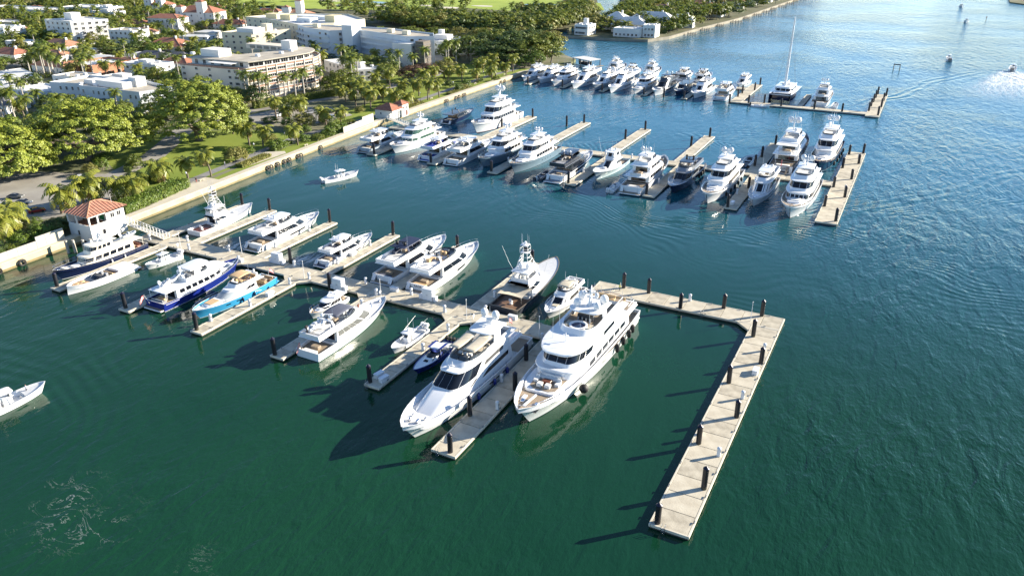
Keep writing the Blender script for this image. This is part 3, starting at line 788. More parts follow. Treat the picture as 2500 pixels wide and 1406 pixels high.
    def bw(s, t):
        t1 = s.t0 - .14
        f = 1.0 if t < t1 else 1 - ((t - t1) / (1 - t1)) ** s.wlp
        return s.B / 2 * .93 * max(f, s.bl * .6) * (s.st + (1 - s.st) * min(1, t / .18))
    def P(s, t, v, side):
        vv = max(v, 0)
        b = s.bw(t) + (s.bd(t) - s.bw(t)) * vv ** s.fl
        x = -s.L / 2 + s.L * t - s.rake * s.L * (1 - vv) * t ** 5
        z = s.sheer(t) * v if v >= 0 else v * 2.5
        if v < 0: b *= 1 + v * .5
        return Vector((x, side * b, z))
    def inner(s, t, side):
        p = s.P(t, 1, side)
        d = min(.16, abs(p.y))
        return Vector((min(p.x, s.L / 2 - .2), p.y - side * d, p.z))
    def surf(s, side):
        def fn(t, v):
            p = s.P(t, v, side)
            a = s.P(min(t + .01, 1), v, side) - s.P(max(t - .01, 0), v, side)
            b = s.P(t, min(v + .03, 1), side) - s.P(t, max(v - .03, 0), side)
            n = a.cross(b).normalized()
            if n.y * side < 0: n = -n
            return p, n
        return fn
    def port(s, t0, t1, v0, v1, m=GLASS, name="hull_window", slant=0.0, n=5, th=.05):
        for side in (-1, 1):
            fn = s.surf(side)
            us = [lerp(t0, t1, i / n) for i in range(n + 1)]
            grid_patch(lambda u, v: fn(u + slant * (v - v0), v), us, [v0, (v0 + v1) / 2, v1], th).build(name, m, s.obj, 40)
    def rail(s, t0=.5, t1=.985, h=.8, n=9, m=STEEL, r=.04, inset=.1):
        mb = MB()
        top = []
        for side in (-1, 1):
            pts = []
            for i in range(n + 1):
                t = lerp(t0, t1, i / n)
                p = s.P(t, 1, side)
                p = Vector((p.x - (.15 if t > .97 else 0), p.y - side * min(inset, abs(p.y)), p.z + h * (1 if i else .35)))
                pts.append(p)
                if i % 2 == 0 and i: mb.tube([p, (p.x, p.y, p.z - h)], r * .8, 4)
            top.append(pts)
        mb.tube(top[0] + top[1][::-1], r, 5)
        return mb.build("bow_rail", m, s.root)

class Tier:
    """cabin block with a rounded raked front; windows are laid on its surface"""
    def __init__(s, root, x0, x1, w, z, h, nose=3., wf=.35, rf=1.5, ra=.3, tum=.08, m=WHITE, name="cabin", roof=None, wa=1.0, power=1.0, slope=0.0, openh=None, floor=OFFWHITE):
        s.a = (x0, x1, w, nose, wf, wa)
        s.b = (x0 + ra, x1 - rf, w - tum, nose, wf, wa)
        s.z, s.h, s.root, s.slope = z, h, root, slope
        K = 28
        us = [i / K for i in range(K + 1)]
        S = sorted(set([-u for u in us] + us))
        rings = [[tuple(s.pt(u, hh)) for u in S] for hh in (0, .5, 1)]
        mb = MB()
        if openh is None:
            mb.loft(rings, True, False, True)
        else:      # coaming: outer skin, cap, inner skin, floor
            ins = lambda k, hh: [tuple(s.pt(u, hh, k)) for u in S]
            mb.loft([rings[0], rings[2], ins(.16, 1), ins(.16, .06)], True)
            fl = MB().add(ins(.12, .07), [tuple(range(len(S)))]).build("sole", floor, None)
        s.obj = mb.build(name, m, root, 38)
        if openh is not None: fl.parent = s.obj
        if roof:
            oa, of, os, th = roof[:4]
            rm = roof[4] if len(roof) > 4 else m
            c = (x0 + ra - oa, x1 - rf + of, w - tum + os, nose, wf, wa)
            sv = s.a, s.b
            s.a = s.b = c
            z1 = z + h + .003
            def rg(zz, k): return [tuple(Vector((*s.pt(u, 0, k).xy, zz + s.slope * (s.pt(u, 0, k).x - x0)))) for u in S]
            rb = MB().loft([rg(z1, .12), rg(z1 + th * .4, 0), rg(z1 + th, .1), rg(z1 + th + .03, .5)], True, True, True)
            s.a, s.b = sv
            s.roof = rb.build("roof", rm, s.obj, 30)
            s.top = z1 + th
        else:
            s.top = z + h
    def _o(s, o, u):
        x0, x1, w, nose, wf, wa = o
        u = abs(u)
        if u < .2: return x1, w * wf * u / .2
        if u < .6:
            a = (u - .2) / .4 * PI / 2
            return x1 - nose + nose * math.cos(a), w * (wf + (1 - wf) * math.sin(a))
        k = (u - .6) / .4
        return lerp(x1 - nose, x0, k), w * lerp(1, wa, k)
    def pt(s, u, hh, inset=0.0):
        p = s._o(s.a, u); q = s._o(s.b, u)
        x, y = lerp(p[0], q[0], hh), lerp(p[1], q[1], hh)
        if inset:
            y = max(0, y - inset); x = x - inset if abs(u) < .6 else max(x, s.a[0] + inset)
        return Vector((x, y if u >= 0 else -y, s.z + s.h * hh + s.slope * (x - s.a[0]) * min(hh, 1)))
    def fn(s, u, hh):
        p = s.pt(u, hh)
        a = s.pt(min(1, u + .01), hh) - s.pt(max(-1, u - .01), hh)
        b = s.pt(u, hh + .05) - s.pt(u, hh - .05)
        n = a.cross(b)
        n = n.normalized() if n.length > 1e-9 else Vector((1, 0, 0))
        c = Vector(((s.a[0] + s.a[1]) / 2, 0, p.z))
        if n.dot(p - c) < 0: n = -n
        return p, n
    def uofx(s, x):
        x0, x1, w, nose = s.a[:4]
        xn = x1 - nose
        if x <= xn: return .6 + .4 * (xn - x) / (xn - x0)
        a = math.acos(min(1, (x - xn) / nose))
        return .2 + .4 * a / (PI / 2)
    def front(s, half=.5, h0=.25, h1=.9, n=3, m=GLASS, name="windscreen", gap=.012):
        e = [lerp(-half, half, i / n) for i in range(n + 1)]
        for a, b in zip(e, e[1:]):
            us = [lerp(a + gap, b - gap, i / 8) for i in range(9)]
            grid_patch(s.fn, us, [h0, (h0 + h1) / 2, h1]).build(name, m, s.obj, 40)
    def side(s, xa, xb, h0=.35, h1=.85, n=3, m=GLASS, name="side_window", gap=.12, slant=0.0):
        w = (xb - xa) / n
        for sd in (-1, 1):
            for i in range(n):
                ua, ub = s.uofx(xa + w * (i + 1) - gap / 2), s.uofx(xa + w * i + gap / 2)
                us = [sd * lerp(ua, ub, k / 4) for k in range(5)]
                if sd < 0: us = us[::-1]
                f = (lambda u, hh: s.fn(u + slant * sd * (hh - h0), hh)) if slant else s.fn
                grid_patch(f, us, [h0, (h0 + h1) / 2, h1]).build(name, m, s.obj, 40)
    def back(s, h0=.08, h1=.88, frac=.7, m=GLASS, name="aft_door"):
        p = s.pt(1, h0); q = s.pt(1, h1)
        MB().add([(p.x - .04, -p.y * frac, p.z), (p.x - .04, p.y * frac, p.z), (q.x - .04, q.y * frac, q.z), (q.x - .04, -q.y * frac, q.z), (p.x + .05, -p.y * frac, p.z), (p.x + .05, p.y * frac, p.z), (q.x + .05, q.y * frac, q.z), (q.x + .05, -q.y * frac, q.z)],
                 [(3, 2, 1, 0), (0, 1, 5, 4), (1, 2, 6, 5), (2, 3, 7, 6), (3, 0, 4, 7)]).build(name, m, s.obj)
# gear ------------------------------------------------------------
DOMES = {}
def dome(root, x, y, z, r, m=WHITE):
    k = (round(r, 2), m.name)
    if k not in DOMES:
        DOMES[k] = MB().lathe(0, 0, [(r * .55, 0), (r * .6, r * .25), (r * .95, r * .55), (r, r * 1.05), (r * .88, r * 1.6), (r * .5, r * 2.0), (r * .03, r * 2.12)], 14).mesh("radar_dome", m, 60)
    return link("radar_dome", DOMES[k], root, (x, y, z))
def antenna(root, x, y, z, h, lean=0.0):
    return MB().tube([(x, y, z), (x - lean, y, z + h)], .045, 4, 0, .025).build("antenna", ALU, root)
def pad(root, name, x, y, z, l, w, h, m=CUSH, rz=0):
    mb = MB().obox((x, y, z), (l, w, h), rz, 0, min(.08, h * .4, w * .3, l * .3))
    return mb.build(name, m, root)
def sofa(root, x, y, z, l, w, m=CUSH, back=-1, name="sofa"):
    """seat cushion with a backrest on one x-side"""
    mb = MB().obox((x, y, z), (l, w, .42), 0, 0, .06).obox((x + back * (l / 2 - .14), y, z + .42), (.26, w, .42), 0, 0, .06)
    return mb.build(name, m, root)
def slabtop(root, name, x0, x1, w, z, th=.14, nose=1.2, m=WHITE, wf=.6, slope=0.0):
    """rounded hardtop slab"""
    def rg(k, zz):
        r = []
        for i in range(9):
            a = PI / 2 * i / 8
            r.append((x1 - k - nose + nose * math.sin(a), (w - k) * (wf + (1 - wf) * math.cos(a)) ))
        pts = [(x0 + k, w - k)] + r + [(x, -y) for x, y in r[::-1]] + [(x0 + k, -(w - k))]
        return [(x, y, zz + slope * (x - x0)) for x, y in pts]
    return MB().loft([rg(.1, z), rg(0, z + th * .45), rg(.08, z + th), rg(.35, z + th + .04)], True, True, True).build(name, m, root, 30)
def arch(root, x, w, z, h, lean=-.8, wid=.5, m=WHITE):
    """radar arch: two raked legs and a crossbar"""
    mb = MB()
    for s in (-1, 1):
        mb.add([(x, s * w, z), (x + wid, s * w, z), (x + wid + lean, s * w * .86, z + h), (x + lean, s * w * .86, z + h), (x, s * (w - .15), z), (x + wid, s * (w - .15), z), (x + wid + lean, s * (w * .86 - .15), z + h), (x + lean, s * (w * .86 - .15), z + h)],
               [(0, 1, 2, 3), (7, 6, 5, 4), (0, 4, 5, 1), (1, 5, 6, 2), (2, 6, 7, 3), (3, 7, 4, 0)])
    mb.box(x + lean, -w * .88, z + h, x + lean + wid, w * .88, z + h + .16, 0, .05)
    return mb.build("radar_arch", m, root)
def mast(root, x, z, h, w=1.2, m=WHITE, domes=2, dr=.4, radar=True):
    mb = MB()
    mb.loft([[(x - .45, -.25, z), (x + .45, -.18, z), (x + .45, .18, z), (x - .45, .25, z)], [(x - .75, -.14, z + h * .7), (x - .15, -.1, z + h * .7), (x - .15, .1, z + h * .7), (x - .75, .14, z + h * .7)], [(x - .7, -.06, z + h), (x - .5, -.05, z + h), (x - .5, .05, z + h), (x - .7, .06, z + h)]], True, True, True)
    mb.box(x - .75, -w, z + h * .42, x - .1, w, z + h * .42 + .1)
    mb.box(x - .72, -w * .6, z + h * .72, x - .3, w * .6, z + h * .72 + .08)
    o = mb.build("mast", m, root)
    if radar: MB().obox((x - .2, 0, z + h * .62), (.25, 1.9, .16), .5).cyl(x - .2, 0, z + h * .5, z + h * .62, .14, .14, 8).build("radar_bar", m, o)
    for i in range(domes):
        s = -1 if i % 2 else 1
        dome(o, x - .42, s * w * .85, z + h * .42 + .1, dr, m)
    antenna(o, x - .4, w * .5, z + h * .75, 1.8); antenna(o, x - .4, -w * .5, z + h * .75, 2.2)
    return o
def flag(root, x, y, z, h=1.8, m=None, lean=.4):
    t = MB().tube([(x, y, z), (x - lean, y, z + h)], .035, 5).build("flag_staff", ALU, root)
    n = 6
    stripes = MB()
    for k in range(5):
        z0, z1 = z + h * .98 - .18 * (k + 1), z + h * .98 - .18 * k
        pts = [[(x - lean - .08 - .25 * i, y + .12 * math.sin(i * 1.3), zz - .04 * i * i) for i in range(n)] for zz in (z0, z1)]
        stripes.loft(pts, False, mi=k % 2)
    stripes.build("flag", [REDF, CUSH] if m is None else [m, m], t)
def fenders(root, hull, ts, side, r=.28, h=1.1, z=.35, m=RUBBER):
    for t in ts:
        p = hull.P(t, .55, side)
        o = MB().lathe(0, 0, [(.04, -.1), (r * .7, .02), (r, .25), (r, h - .25), (r * .7, h - .02), (.04, h + .1)], 10).build("fender", m, root, 50, (p.x, p.y + side * (r + .02), z))
        MB().tube([(0, 0, h), (0, -side * .3, h + 1.2)], .025, 4).build("fender_line", m, o)
def outboards(root, x, ys, z, m=OUTB, s=1.0):
    for y in ys:
        mb = MB().loft([[(x - .75 * s, y - .2 * s, z + .5 * s), (x - .05, y - .2 * s, z + .5 * s), (x - .05, y + .2 * s, z + .5 * s), (x - .75 * s, y + .2 * s, z + .5 * s)],
                        [(x - .85 * s, y - .24 * s, z + .85 * s), (x - .02, y - .24 * s, z + .85 * s), (x - .02, y + .24 * s, z + .85 * s), (x - .85 * s, y + .24 * s, z + .85 * s)],
                        [(x - .7 * s, y - .16 * s, z + 1.25 * s), (x - .15, y - .16 * s, z + 1.25 * s), (x - .15, y + .16 * s, z + 1.25 * s), (x - .7 * s, y + .16 * s, z + 1.25 * s)]], True, True, True)
        mb.box(x - .5 * s, y - .1 * s, z - .6, x - .2 * s, y + .1 * s, z + .5 * s)
        mb.build("outboard", m, root, 30)
def platform(root, L, B, ext=1.4, m=WHITE, z=.3, top=TEAK, stairs=True, zs=1.8):
    MB().box(-L / 2 - ext, -B * .42, z, -L / 2 - .02, B * .42, z + .22, 0, .1).build("swim_platform", m, root)
    MB().box(-L / 2 - ext + .12, -B * .42 + .12, z + .223, -L / 2 - .05, B * .42 - .12, z + .245).build("platform_planking", top, root)
    if stairs:
        for s in (-1, 1):
            mb = MB()
            for k in range(4):
                mb.box(-L / 2 - .9 + .25 * k, s * B * .36 - .45, z + .25, -L / 2 - .01, s * B * .36 + .45, z + .25 + (zs - z - .3) * (k + 1) / 4)
            mb.build("stairs", m, root)
def rig(root, x, z, h=3.2, w=.9, m=WHITE):
    antenna(root, x, w, z, h); antenna(root, x, -w, z, h)
def new_boat(name, label, cat, x, ys, yb, heading, grp):
    """root Empty at the waterline; heading +1 points the bow along +y, -1 along -y"""
    return thing(name, label, cat, (x, (ys + yb) / 2, 0), PI / 2 if heading > 0 else -PI / 2, grp)
YG = "motor yachts moored in the marina"
# presets ---------------------------------------------------------
def flybridge_yacht(label, x, y0, y1, heading, B=None, hm=WHITE, boot=None, k=None, top="hard", topm=WHITE, padm=CUSH, fly=True, winm=GLASS, hullwin=((.42, .58, .45, .7),), name="motor_yacht", plat=1.5, lod=1, sup=WHITE, deckm=OFFWHITE, domem=WHITE, two=None, swin=3, tall=1.0, bot=BOTTOM, transom=None, dinghy=False, seatm=CUSH, nof=3, grp=YG, cockm=TEAK, fend=0, rake=.07, antennas=True):
    L = abs(y1 - y0) - (plat if plat else 0)
    B = B or L * .235
    k = k or (L / 25) ** .75
    off = (plat / 2 if plat else 0) * heading
    root = thing(name, label, "motor yacht", (x, (y0 + y1) / 2 + off, 0), PI / 2 if heading > 0 else -PI / 2, grp)
    zs, zm, zb = 1.75 * k, 2.05 * k, 2.65 * k
    H = Hull(root, L, B, zs, zm, zb, hm, boot, bot, cockpit=(0, .2, 1.15 * k, cockm), deck=deckm, two=two, bul=.28 * k, rake=rake, full=3.1, t0=.45, wl=2.0, blunt=.02)
    for hw in hullwin: H.port(*hw, m=winm)
    dz = H.sheer(.5) - .28 * k
    if plat: platform(root, L, B, plat, hm if hm in (WHITE, PALEGREY) else WHITE, .28, TEAK if cockm is TEAK else cockm, True, zs)
    T1 = Tier(root, -.27 * L, .25 * L, .43 * B, dz - .1, 2.2 * k * tall, .20 * L, .35, .13 * L, .01 * L, .12, sup, "cabin", (.205 * L, .012 * L, .12, .2 * k))
    T1.front(.5, .30, .94, nof, winm, gap=.006); T1.side(-.245 * L, .12 * L, .36, .88, swin, winm, slant=.02); T1.back(.05, .9, .75)
    # foredeck trunk and sun pad
    z3 = H.sheer(.72) - .28 * k
    T3 = Tier(root, .10 * L, .37 * L, .27 * B, z3 - .25 * k, .55 * k, .15 * L, .3, .04 * L, 0, .1, sup, "foredeck_trunk")
    pad(root, "sun_pad", .235 * L, 0, T3.top + .005, .085 * L, .30 * B, .16, padm)
    MB().box(.40 * L, -.25, H.sheer(.9) - .28 * k, .425 * L, .25, H.sheer(.9) - .28 * k + .35, 0, .05).build("windlass", STEEL, root)
    if lod: H.rail(.52, .985, .75, 9)
    pad(root, "cockpit_sofa", -.47 * L, 0, 1.15 * k, .04 * L, .5 * B, .5, seatm)
    pad(root, "cockpit_table", -.40 * L, 0, 1.15 * k, 1.1, 1.8, .65, TEAK)
    zf = T1.top
    if fly:
        T2 = Tier(root, -.458 * L, .095 * L, .395 * B, zf + .04, .85 * k, .17 * L, .35, .045 * L, -.005 * L, .04, sup, "flybridge", openh=1, floor=OFFWHITE if cockm is TEAK else cockm)
        T2.front(.62, 1.0, 1.42, 1, SMOKE, "wind_deflector")
        pad(root, "helm_console", -.015 * L, .08 * B, zf + .1, .9, 1.6, 1.0 * k, DKGREY if seatm is not CUSH else sup)
        for s in (-1, 1): pad(root, "helm_seat", -.055 * L, .08 * B + s * .45, zf + .1, .6, .6, 1.0 * k, seatm)
        sofa(root, -.17 * L, .24 * B, zf + .1, .16 * L, .13 * B, seatm, -1, "fly_sofa"); sofa(root, -.15 * L, -.25 * B, zf + .1, .11 * L, .12 * B, seatm, 1, "fly_sofa")
        pad(root, "fly_table", -.16 * L, 0, zf + .1, 1.3, 1.0, .7 * k, TEAK)
        pad(root, "sun_lounge", -.36 * L, 0, zf + .1, .08 * L, .45 * B, .35, padm)
        hz = zf + 2.05 * k
        if top == "hard":
            slabtop(root, "hardtop", -.27 * L, .005 * L, .33 * B, hz, .18 * k, .05 * L, topm)
            arch(root, -.20 * L, .335 * B, zf + .05, 2.0 * k, -.6, .55, sup if topm is WHITE else topm)
            for s in (-1, 1): MB().tube([(-.01 * L, s * .27 * B, zf + .8 * k), (-.04 * L, s * .27 * B, hz + .05)], .07, 6).build("strut", sup if topm is WHITE else topm, root)
        elif top == "bimini":
            n = 7
            mb = MB()
            mb.loft([[(lerp(-.22 * L, .0, i / n), yy, hz + .35 * k * math.sin(PI * (i + .6) / (n + 1.2)) - .12 * (yy / (.3 * B)) ** 2) for i in range(n + 1)] for yy in [lerp(-.31 * B, .31 * B, j / 6) for j in range(7)]], False)
            me = mb.build("bimini", topm, root, 60)
            sol = me.modifiers.new("thick", 'SOLIDIFY'); sol.thickness = .05
            fr = MB()
            for xx in (-.2 * L, -.1 * L, -.01 * L):
                for s in (-1, 1): fr.tube([(-.1 * L, s * .33 * B, zf + .8 * k), (xx, s * .31 * B, hz + .02)], .04, 5)
            fr.build("bimini_frame", STEEL, root)
            arch(root, -.26 * L, .335 * B, zf + .05, 1.7 * k, -.5, .5, sup)
            hz = zf + 1.5 * k
        else:
            arch(root, -.24 * L, .335 * B, zf + .05, 1.9 * k, -.7, .6, sup)
        gz = (hz + .24 * k) if top == "hard" else zf + 1.95 * k
        gx = -.21 * L if top == "hard" else -.25 * L
        dome(root, gx, .17 * B, gz, .36 * k, domem); dome(root, gx, -.17 * B, gz, .36 * k, domem)
        MB().obox((gx + .7, 0, gz + .4), (.22, 1.7 * k, .14), .4).cyl(gx + .7, 0, gz, gz + .4, .12, .12, 8).build("radar_bar", domem, root)
        if antennas: antenna(root, gx, .28 * B, gz - .05, 2.6 * k); antenna(root, gx, -.28 * B, gz - .05, 2.6 * k)
    else:
        arch(root, -.16 * L, .33 * B, zf, 1.1 * k, -.6, .6, sup)
        dome(root, -.16 * L, 0, zf + 1.25 * k, .34 * k, domem)
        if antennas: antenna(root, -.16 * L, .25 * B, zf + 1.2 * k, 2.2 * k)
    if transom: text("name_lettering", transom, .75 * k, NAVY, root, (-L / 2 - .02 - (0 if not plat else 0), 0, zs * .74), (PI / 2, 0, -PI / 2))
    if fend: fenders(root, H, (.25, .4, .55), fend)
    root["hl"] = L
    return root, H, T1, k, L, B

def tri_deck_yacht(label, x, y0, y1, heading, B=None, hm=WHITE, boot=None, k=None, sup=WHITE, winm=GLASS, padm=CUSH, panes=6, upanes=4, third=False, deckm=TEAK, mastm=WHITE, plat=1.5, two=None, hullwin=(), name="motor_yacht", dr=.55, fw=4, transom=None, tender=False, bot=BOTTOM, fend=0, rake=.09, roundw=False, fl=1.6, grp=YG, masth=4.5, awning=None, ports=8):
    L = abs(y1 - y0) - plat
    B = B or L * .205
    k = k or (L / 34) ** .7
    root = thing(name, label, "motor yacht", (x, (y0 + y1) / 2 + plat / 2 * heading, 0), PI / 2 if heading > 0 else -PI / 2, grp)
    zs, zm, zb = 2.3 * k, 2.75 * k, 4.2 * k
    bul = .5 * k
    H = Hull(root, L, B, zs, zm, zb, hm, boot, bot, rake=rake, cockpit=(0, .17, 1.75 * k, deckm), deck=deckm, two=two, bul=bul, flare=fl, full=3.2, t0=.46, wl=2.0, blunt=.025)
    for hw in hullwin: H.port(*hw, m=winm)
    for i in range(ports):
        t = .3 + .06 * i
        if t < .8: H.port(t, t + .012, .45, .58, winm, "porthole", n=2)
    if plat: platform(root, L, B, plat, WHITE, .35, TEAK, True, zs)
    dz = zm - bul
    T1 = Tier(root, -.31 * L, .22 * L, .43 * B, dz, 2.35 * k, .15 * L, .4, .03 * L, .01 * L, .08, sup, "main_deckhouse", (.13 * L, .02 * L, .22, .28 * k))
    T1.side(-.27 * L, .12 * L, .40, .84, panes, winm, gap=.22); T1.back(.03, .9, .7)
    if fw > 4: T1.front(.55, .42, .85, fw, winm)
    z2 = T1.top
    T2 = Tier(root, -.24 * L, .155 * L, .37 * B, z2, 2.2 * k, .13 * L, .4, .05 * L, .01 * L, .12, sup, "upper_deckhouse", (.09 * L, .03 * L, .3, .26 * k))
    T2.front(.58, .28, .90, 4, winm, gap=.006); T2.side(-.2 * L, .055 * L, .40, .82, upanes, winm, gap=.3); T2.back(.03, .9, .65)
    # upper aft deck rail and furniture
    rl = MB()
    pts = [(-.24 * L, .4 * B, z2 + .95), (-.40 * L, .4 * B, z2 + .95), (-.425 * L, .3 * B, z2 + .95), (-.425 * L, -.3 * B, z2 + .95), (-.40 * L, -.4 * B, z2 + .95), (-.24 * L, -.4 * B, z2 + .95)]
    rl.tube(pts, .045, 5)
    for p in pts[:]: rl.tube([p, (p[0], p[1], z2)], .035, 4)
    rl.build("aft_rail", STEEL, root)
    sofa(root, -.385 * L, 0, z2, .035 * L, .45 * B, padm, -1, "aft_sofa"); pad(root, "aft_table", -.33 * L, 0, z2, 1.6, 2.6, .72, TEAK)
    pad(root, "cockpit_sofa", -.455 * L, 0, 1.75 * k, .04 * L, .5 * B, .5, padm)
    z3 = T2.top
    T4 = Tier(root, -.26 * L, .08 * L, .30 * B, z3 + .03, .85 * k, .1 * L, .4, .03 * L, 0, .05, sup, "sun_deck_coaming", openh=1, floor=OFFWHITE)
    T4.front(.6, 1.0, 1.35, 1, SMOKE, "wind_deflector")
    sofa(root, -.03 * L, 0, z3 + .1, .05 * L, .36 * B, padm, 1, "sun_deck_sofa"); pad(root, "sun_pad", -.22 * L, 0, z3 + .1, .05 * L, .42 * B, .4, padm)
    slabtop(root, "hardtop", -.20 * L, -.02 * L, .27 * B, z3 + 2.0 * k, .2, .04 * L, sup)
    arch(root, -.135 * L, .28 * B, z3 + .05, 1.98 * k, -.4, .9, sup)
    for s in (-1, 1): MB().tube([(-.03 * L, s * .22 * B, z3 + .8 * k), (-.05 * L, s * .22 * B, z3 + 2.05 * k)], .08, 6).build("strut", sup, root)
    mast(root, -.12 * L, z3 + 2.2 * k, masth * .62 * k, .17 * B, mastm, 2, dr * k * .9)
    dome(root, -.17 * L, -.12 * B, z3 + 2.22 * k, dr * k * .55)
    antenna(root, -.08 * L, .24 * B, z3 + 2.2 * k, 3.6); antenna(root, -.08 * L, -.24 * B, z3 + 2.2 * k, 3.6)
    # foredeck
    zf = H.sheer(.75) - bul
    T3 = Tier(root, .17 * L, .335 * L, .27 * B, zf - .35 * k, .95 * k, .08 * L, .35, .02 * L, 0, .1, sup, "foredeck_trunk")
    pad(root, "sun_pad", .25 * L, 0, T3.top + .005, .07 * L, .28 * B, .2, padm)
    for s in (-1, 1): MB().box(.40 * L, s * .5 - .18, H.sheer(.9) - bul, .415 * L, s * .5 + .18, H.sheer(.9) - bul + .5, 0, .05).build("windlass", STEEL, root)
    H.rail(.6, .985, .5, 7, STEEL, .04)
    if transom: text("name_lettering", transom, .8 * k, NAVY if hm in (WHITE, PALEGREY) else WHITE, root, (-L / 2 - .03, 0, zs * .72), (PI / 2, 0, -PI / 2))
    if awning:
        MB().box(-.40 * L, -.38 * B, z2 + 2.25 * k, -.25 * L, .38 * B, z2 + 2.33 * k).build("awning", awning, root)
    if fend: fenders(root, H, (.2, .32, .44, .56, .68), fend, .36, 1.3, .5)
    return root, H, T1, T2, k, L, B

def sportfisher(label, x, y0, y1, heading, B=None, hm=WHITE, boot=None, tower=True, k=None, cockm=TEAKD, winm=GLASS, encl=False, lod=1, bot=BOTTOM, awn=False, trim=TEAK, riggers=True, transom=None, capm=None, sup=WHITE):
    L = abs(y1 - y0)
    B = B or L * .26
    k = k or (L / 22) ** .7
    root = thing("sport_fishing_boat", label, "fishing boat", (x, (y0 + y1) / 2, 0), PI / 2 if heading > 0 else -PI / 2, YG)
    H = Hull(root, L, B, 1.35 * k, 1.6 * k, 2.8 * k, hm, boot, bot, cockpit=(0, .3, .75 * k, cockm), deck=OFFWHITE, bul=.12, full=2.9, t0=.44, flare=1.9, wl=1.7, cap=capm, rake=.06, blunt=.02)
    dz = H.sheer(.5) - .12
    T1 = Tier(root, -.19 * L, .19 * L, .385 * B, dz - .25, 2.15 * k, .25 * L, .22, .19 * L, .0, .14, sup, "cabin", (.03 * L, .0, .1, .16 * k))
    T1.side(-.12 * L, .09 * L, .50, .86, 2, winm, gap=.2); T1.back(.1, .9, .55)
    if encl: T1.front(.5, .28, .9, 1, winm)
    zf = T1.top
    x0 = -.215 * L
    T2 = Tier(root, x0, .02 * L, .30 * B, zf + .03, .85 * k, .09 * L, .4, .03 * L, 0, .05, sup, "flybridge", openh=1)
    pad(root, "helm_console", -.13 * L, 0, zf + .1, .8, 1.7, 1.05 * k, sup)
    for s in (-1, 1): pad(root, "helm_seat", -.18 * L, s * .55, zf + .1, .55, .55, 1.1 * k, CUSH)
    sofa(root, -.05 * L, 0, zf + .1, .9, .4 * B, CUSH, 1, "fly_sofa")
    hz = zf + 2.1 * k
    if encl:
        T5 = Tier(root, x0 + .5, -.0 * L, .27 * B, zf + .85 * k, 1.22 * k, .08 * L, .4, .04 * L, .1, .1, sup, "enclosed_bridge")
        T5.front(.6, .12, .92, 1, winm); T5.side(-.17 * L, -.06 * L, .15, .9, 1, winm)
    slabtop(root, "hardtop", x0 - .3, .0 * L, .30 * B, hz, .15, .06 * L, sup)
    for s in (-1, 1):
        for xx in (x0 + .2, -.03 * L): MB().tube([(xx, s * .27 * B, zf + .5), (xx - .1, s * .26 * B, hz)], .06, 6).build("hardtop_leg", ALU, root)
    for s in (-1, 1): dome(root, -.13 * L, s * .13 * B, hz + .18, .5 * k if tower else .36 * k)
    if tower:
        tz = hz + 3.4 * k
        tw = MB(); cx = -.12 * L
        for s in (-1, 1):
            tw.tube([(x0 - .2, s * .36 * B, dz + .6), (cx - .5, s * .09 * B, tz)], .07, 6)
            tw.tube([(.0 * L, s * .33 * B, zf + .3), (cx + .5, s * .09 * B, tz)], .07, 6)
            for q in (.45, .6, .75, .88):
                a = Vector((x0 - .2, s * .36 * B, dz + .6)).lerp(Vector((cx - .5, s * .09 * B, tz)), q); b = Vector((.0 * L, s * .33 * B, zf + .3)).lerp(Vector((cx + .5, s * .09 * B, tz)), q * .95)
                tw.tube([a, b], .045, 5); tw.tube([a, Vector((a.x, -a.y, a.z))], .045, 5)
                b2 = Vector((.0 * L, s * .33 * B, zf + .3)).lerp(Vector((cx + .5, s * .09 * B, tz)), max(0, q - .15)); tw.tube([a, b2], .035, 5)
        for q in range(9):
            a = Vector((x0 - .2, .36 * B, dz + .6)).lerp(Vector((cx - .5, .09 * B, tz)), .1 + q * .1); tw.tube([a, (a.x + .1, a.y - .45, a.z)], .035, 4)
        tw.build("tower_frame", ALU, root)
        MB().box(cx - .8, -.13 * B, tz, cx + .8, .13 * B, tz + .1, 0, .04).build("tower_platform", sup, root)
        rl = MB().tube([(cx - .8, -.13 * B, tz + .9), (cx + .8, -.13 * B, tz + .9), (cx + .8, .13 * B, tz + .9), (cx - .8, .13 * B, tz + .9), (cx - .8, -.13 * B, tz + .9)], .05, 5)
        for sx in (-.8, .8):
            for sy in (-1, 1): rl.tube([(cx + sx, sy * .13 * B, tz), (cx + sx * .9, sy * .12 * B, tz + 1.7)], .045, 5)
        rl.build("tower_rail", ALU, root)
        MB().box(cx + .2, -.5, tz + .1, cx + .7, .5, tz + .95, 0, .06).build("tower_console", RUBBER, root)
        slabtop(root, "tower_top", cx - .9, cx + .9, .13 * B, tz + 1.7, .12, .4, sup)
        dome(root, cx, 0, tz + 1.85, .3 * k)
        for s in (-1, 1): antenna(root, cx - .3, s * .1 * B, tz + 1.8, 2.6); antenna(root, cx + .2, s * .11 * B, tz + 1.8, 2.2)
    else:
        antenna(root, -.16 * L, .1 * B, hz + .1, 3); antenna(root, -.16 * L, -.1 * B, hz + .1, 3)
    if riggers:
        for s in (-1, 1):
            MB().tube([(-.05 * L, s * .37 * B, dz + 1.2), (-.09 * L, s * .62 * B, dz + 4.5 * k), (-.12 * L, s * .8 * B, dz + 8 * k)], .06, 5, 0, .03).build("outrigger", ALU, root)
    ch = MB().box(-.37 * L - .3, -.3, .75 * k, -.37 * L + .3, .3, .75 * k + .25).cyl(-.37 * L, 0, .75 * k, .75 * k + .6, .1, .1, 8).box(-.37 * L - .35, -.35, .75 * k + .6, -.37 * L + .3, .35, .75 * k + .75, 0, .04).box(-.37 * L - .42, -.35, .75 * k + .75, -.37 * L - .3, .35, .75 * k + 1.4, 0, .03)
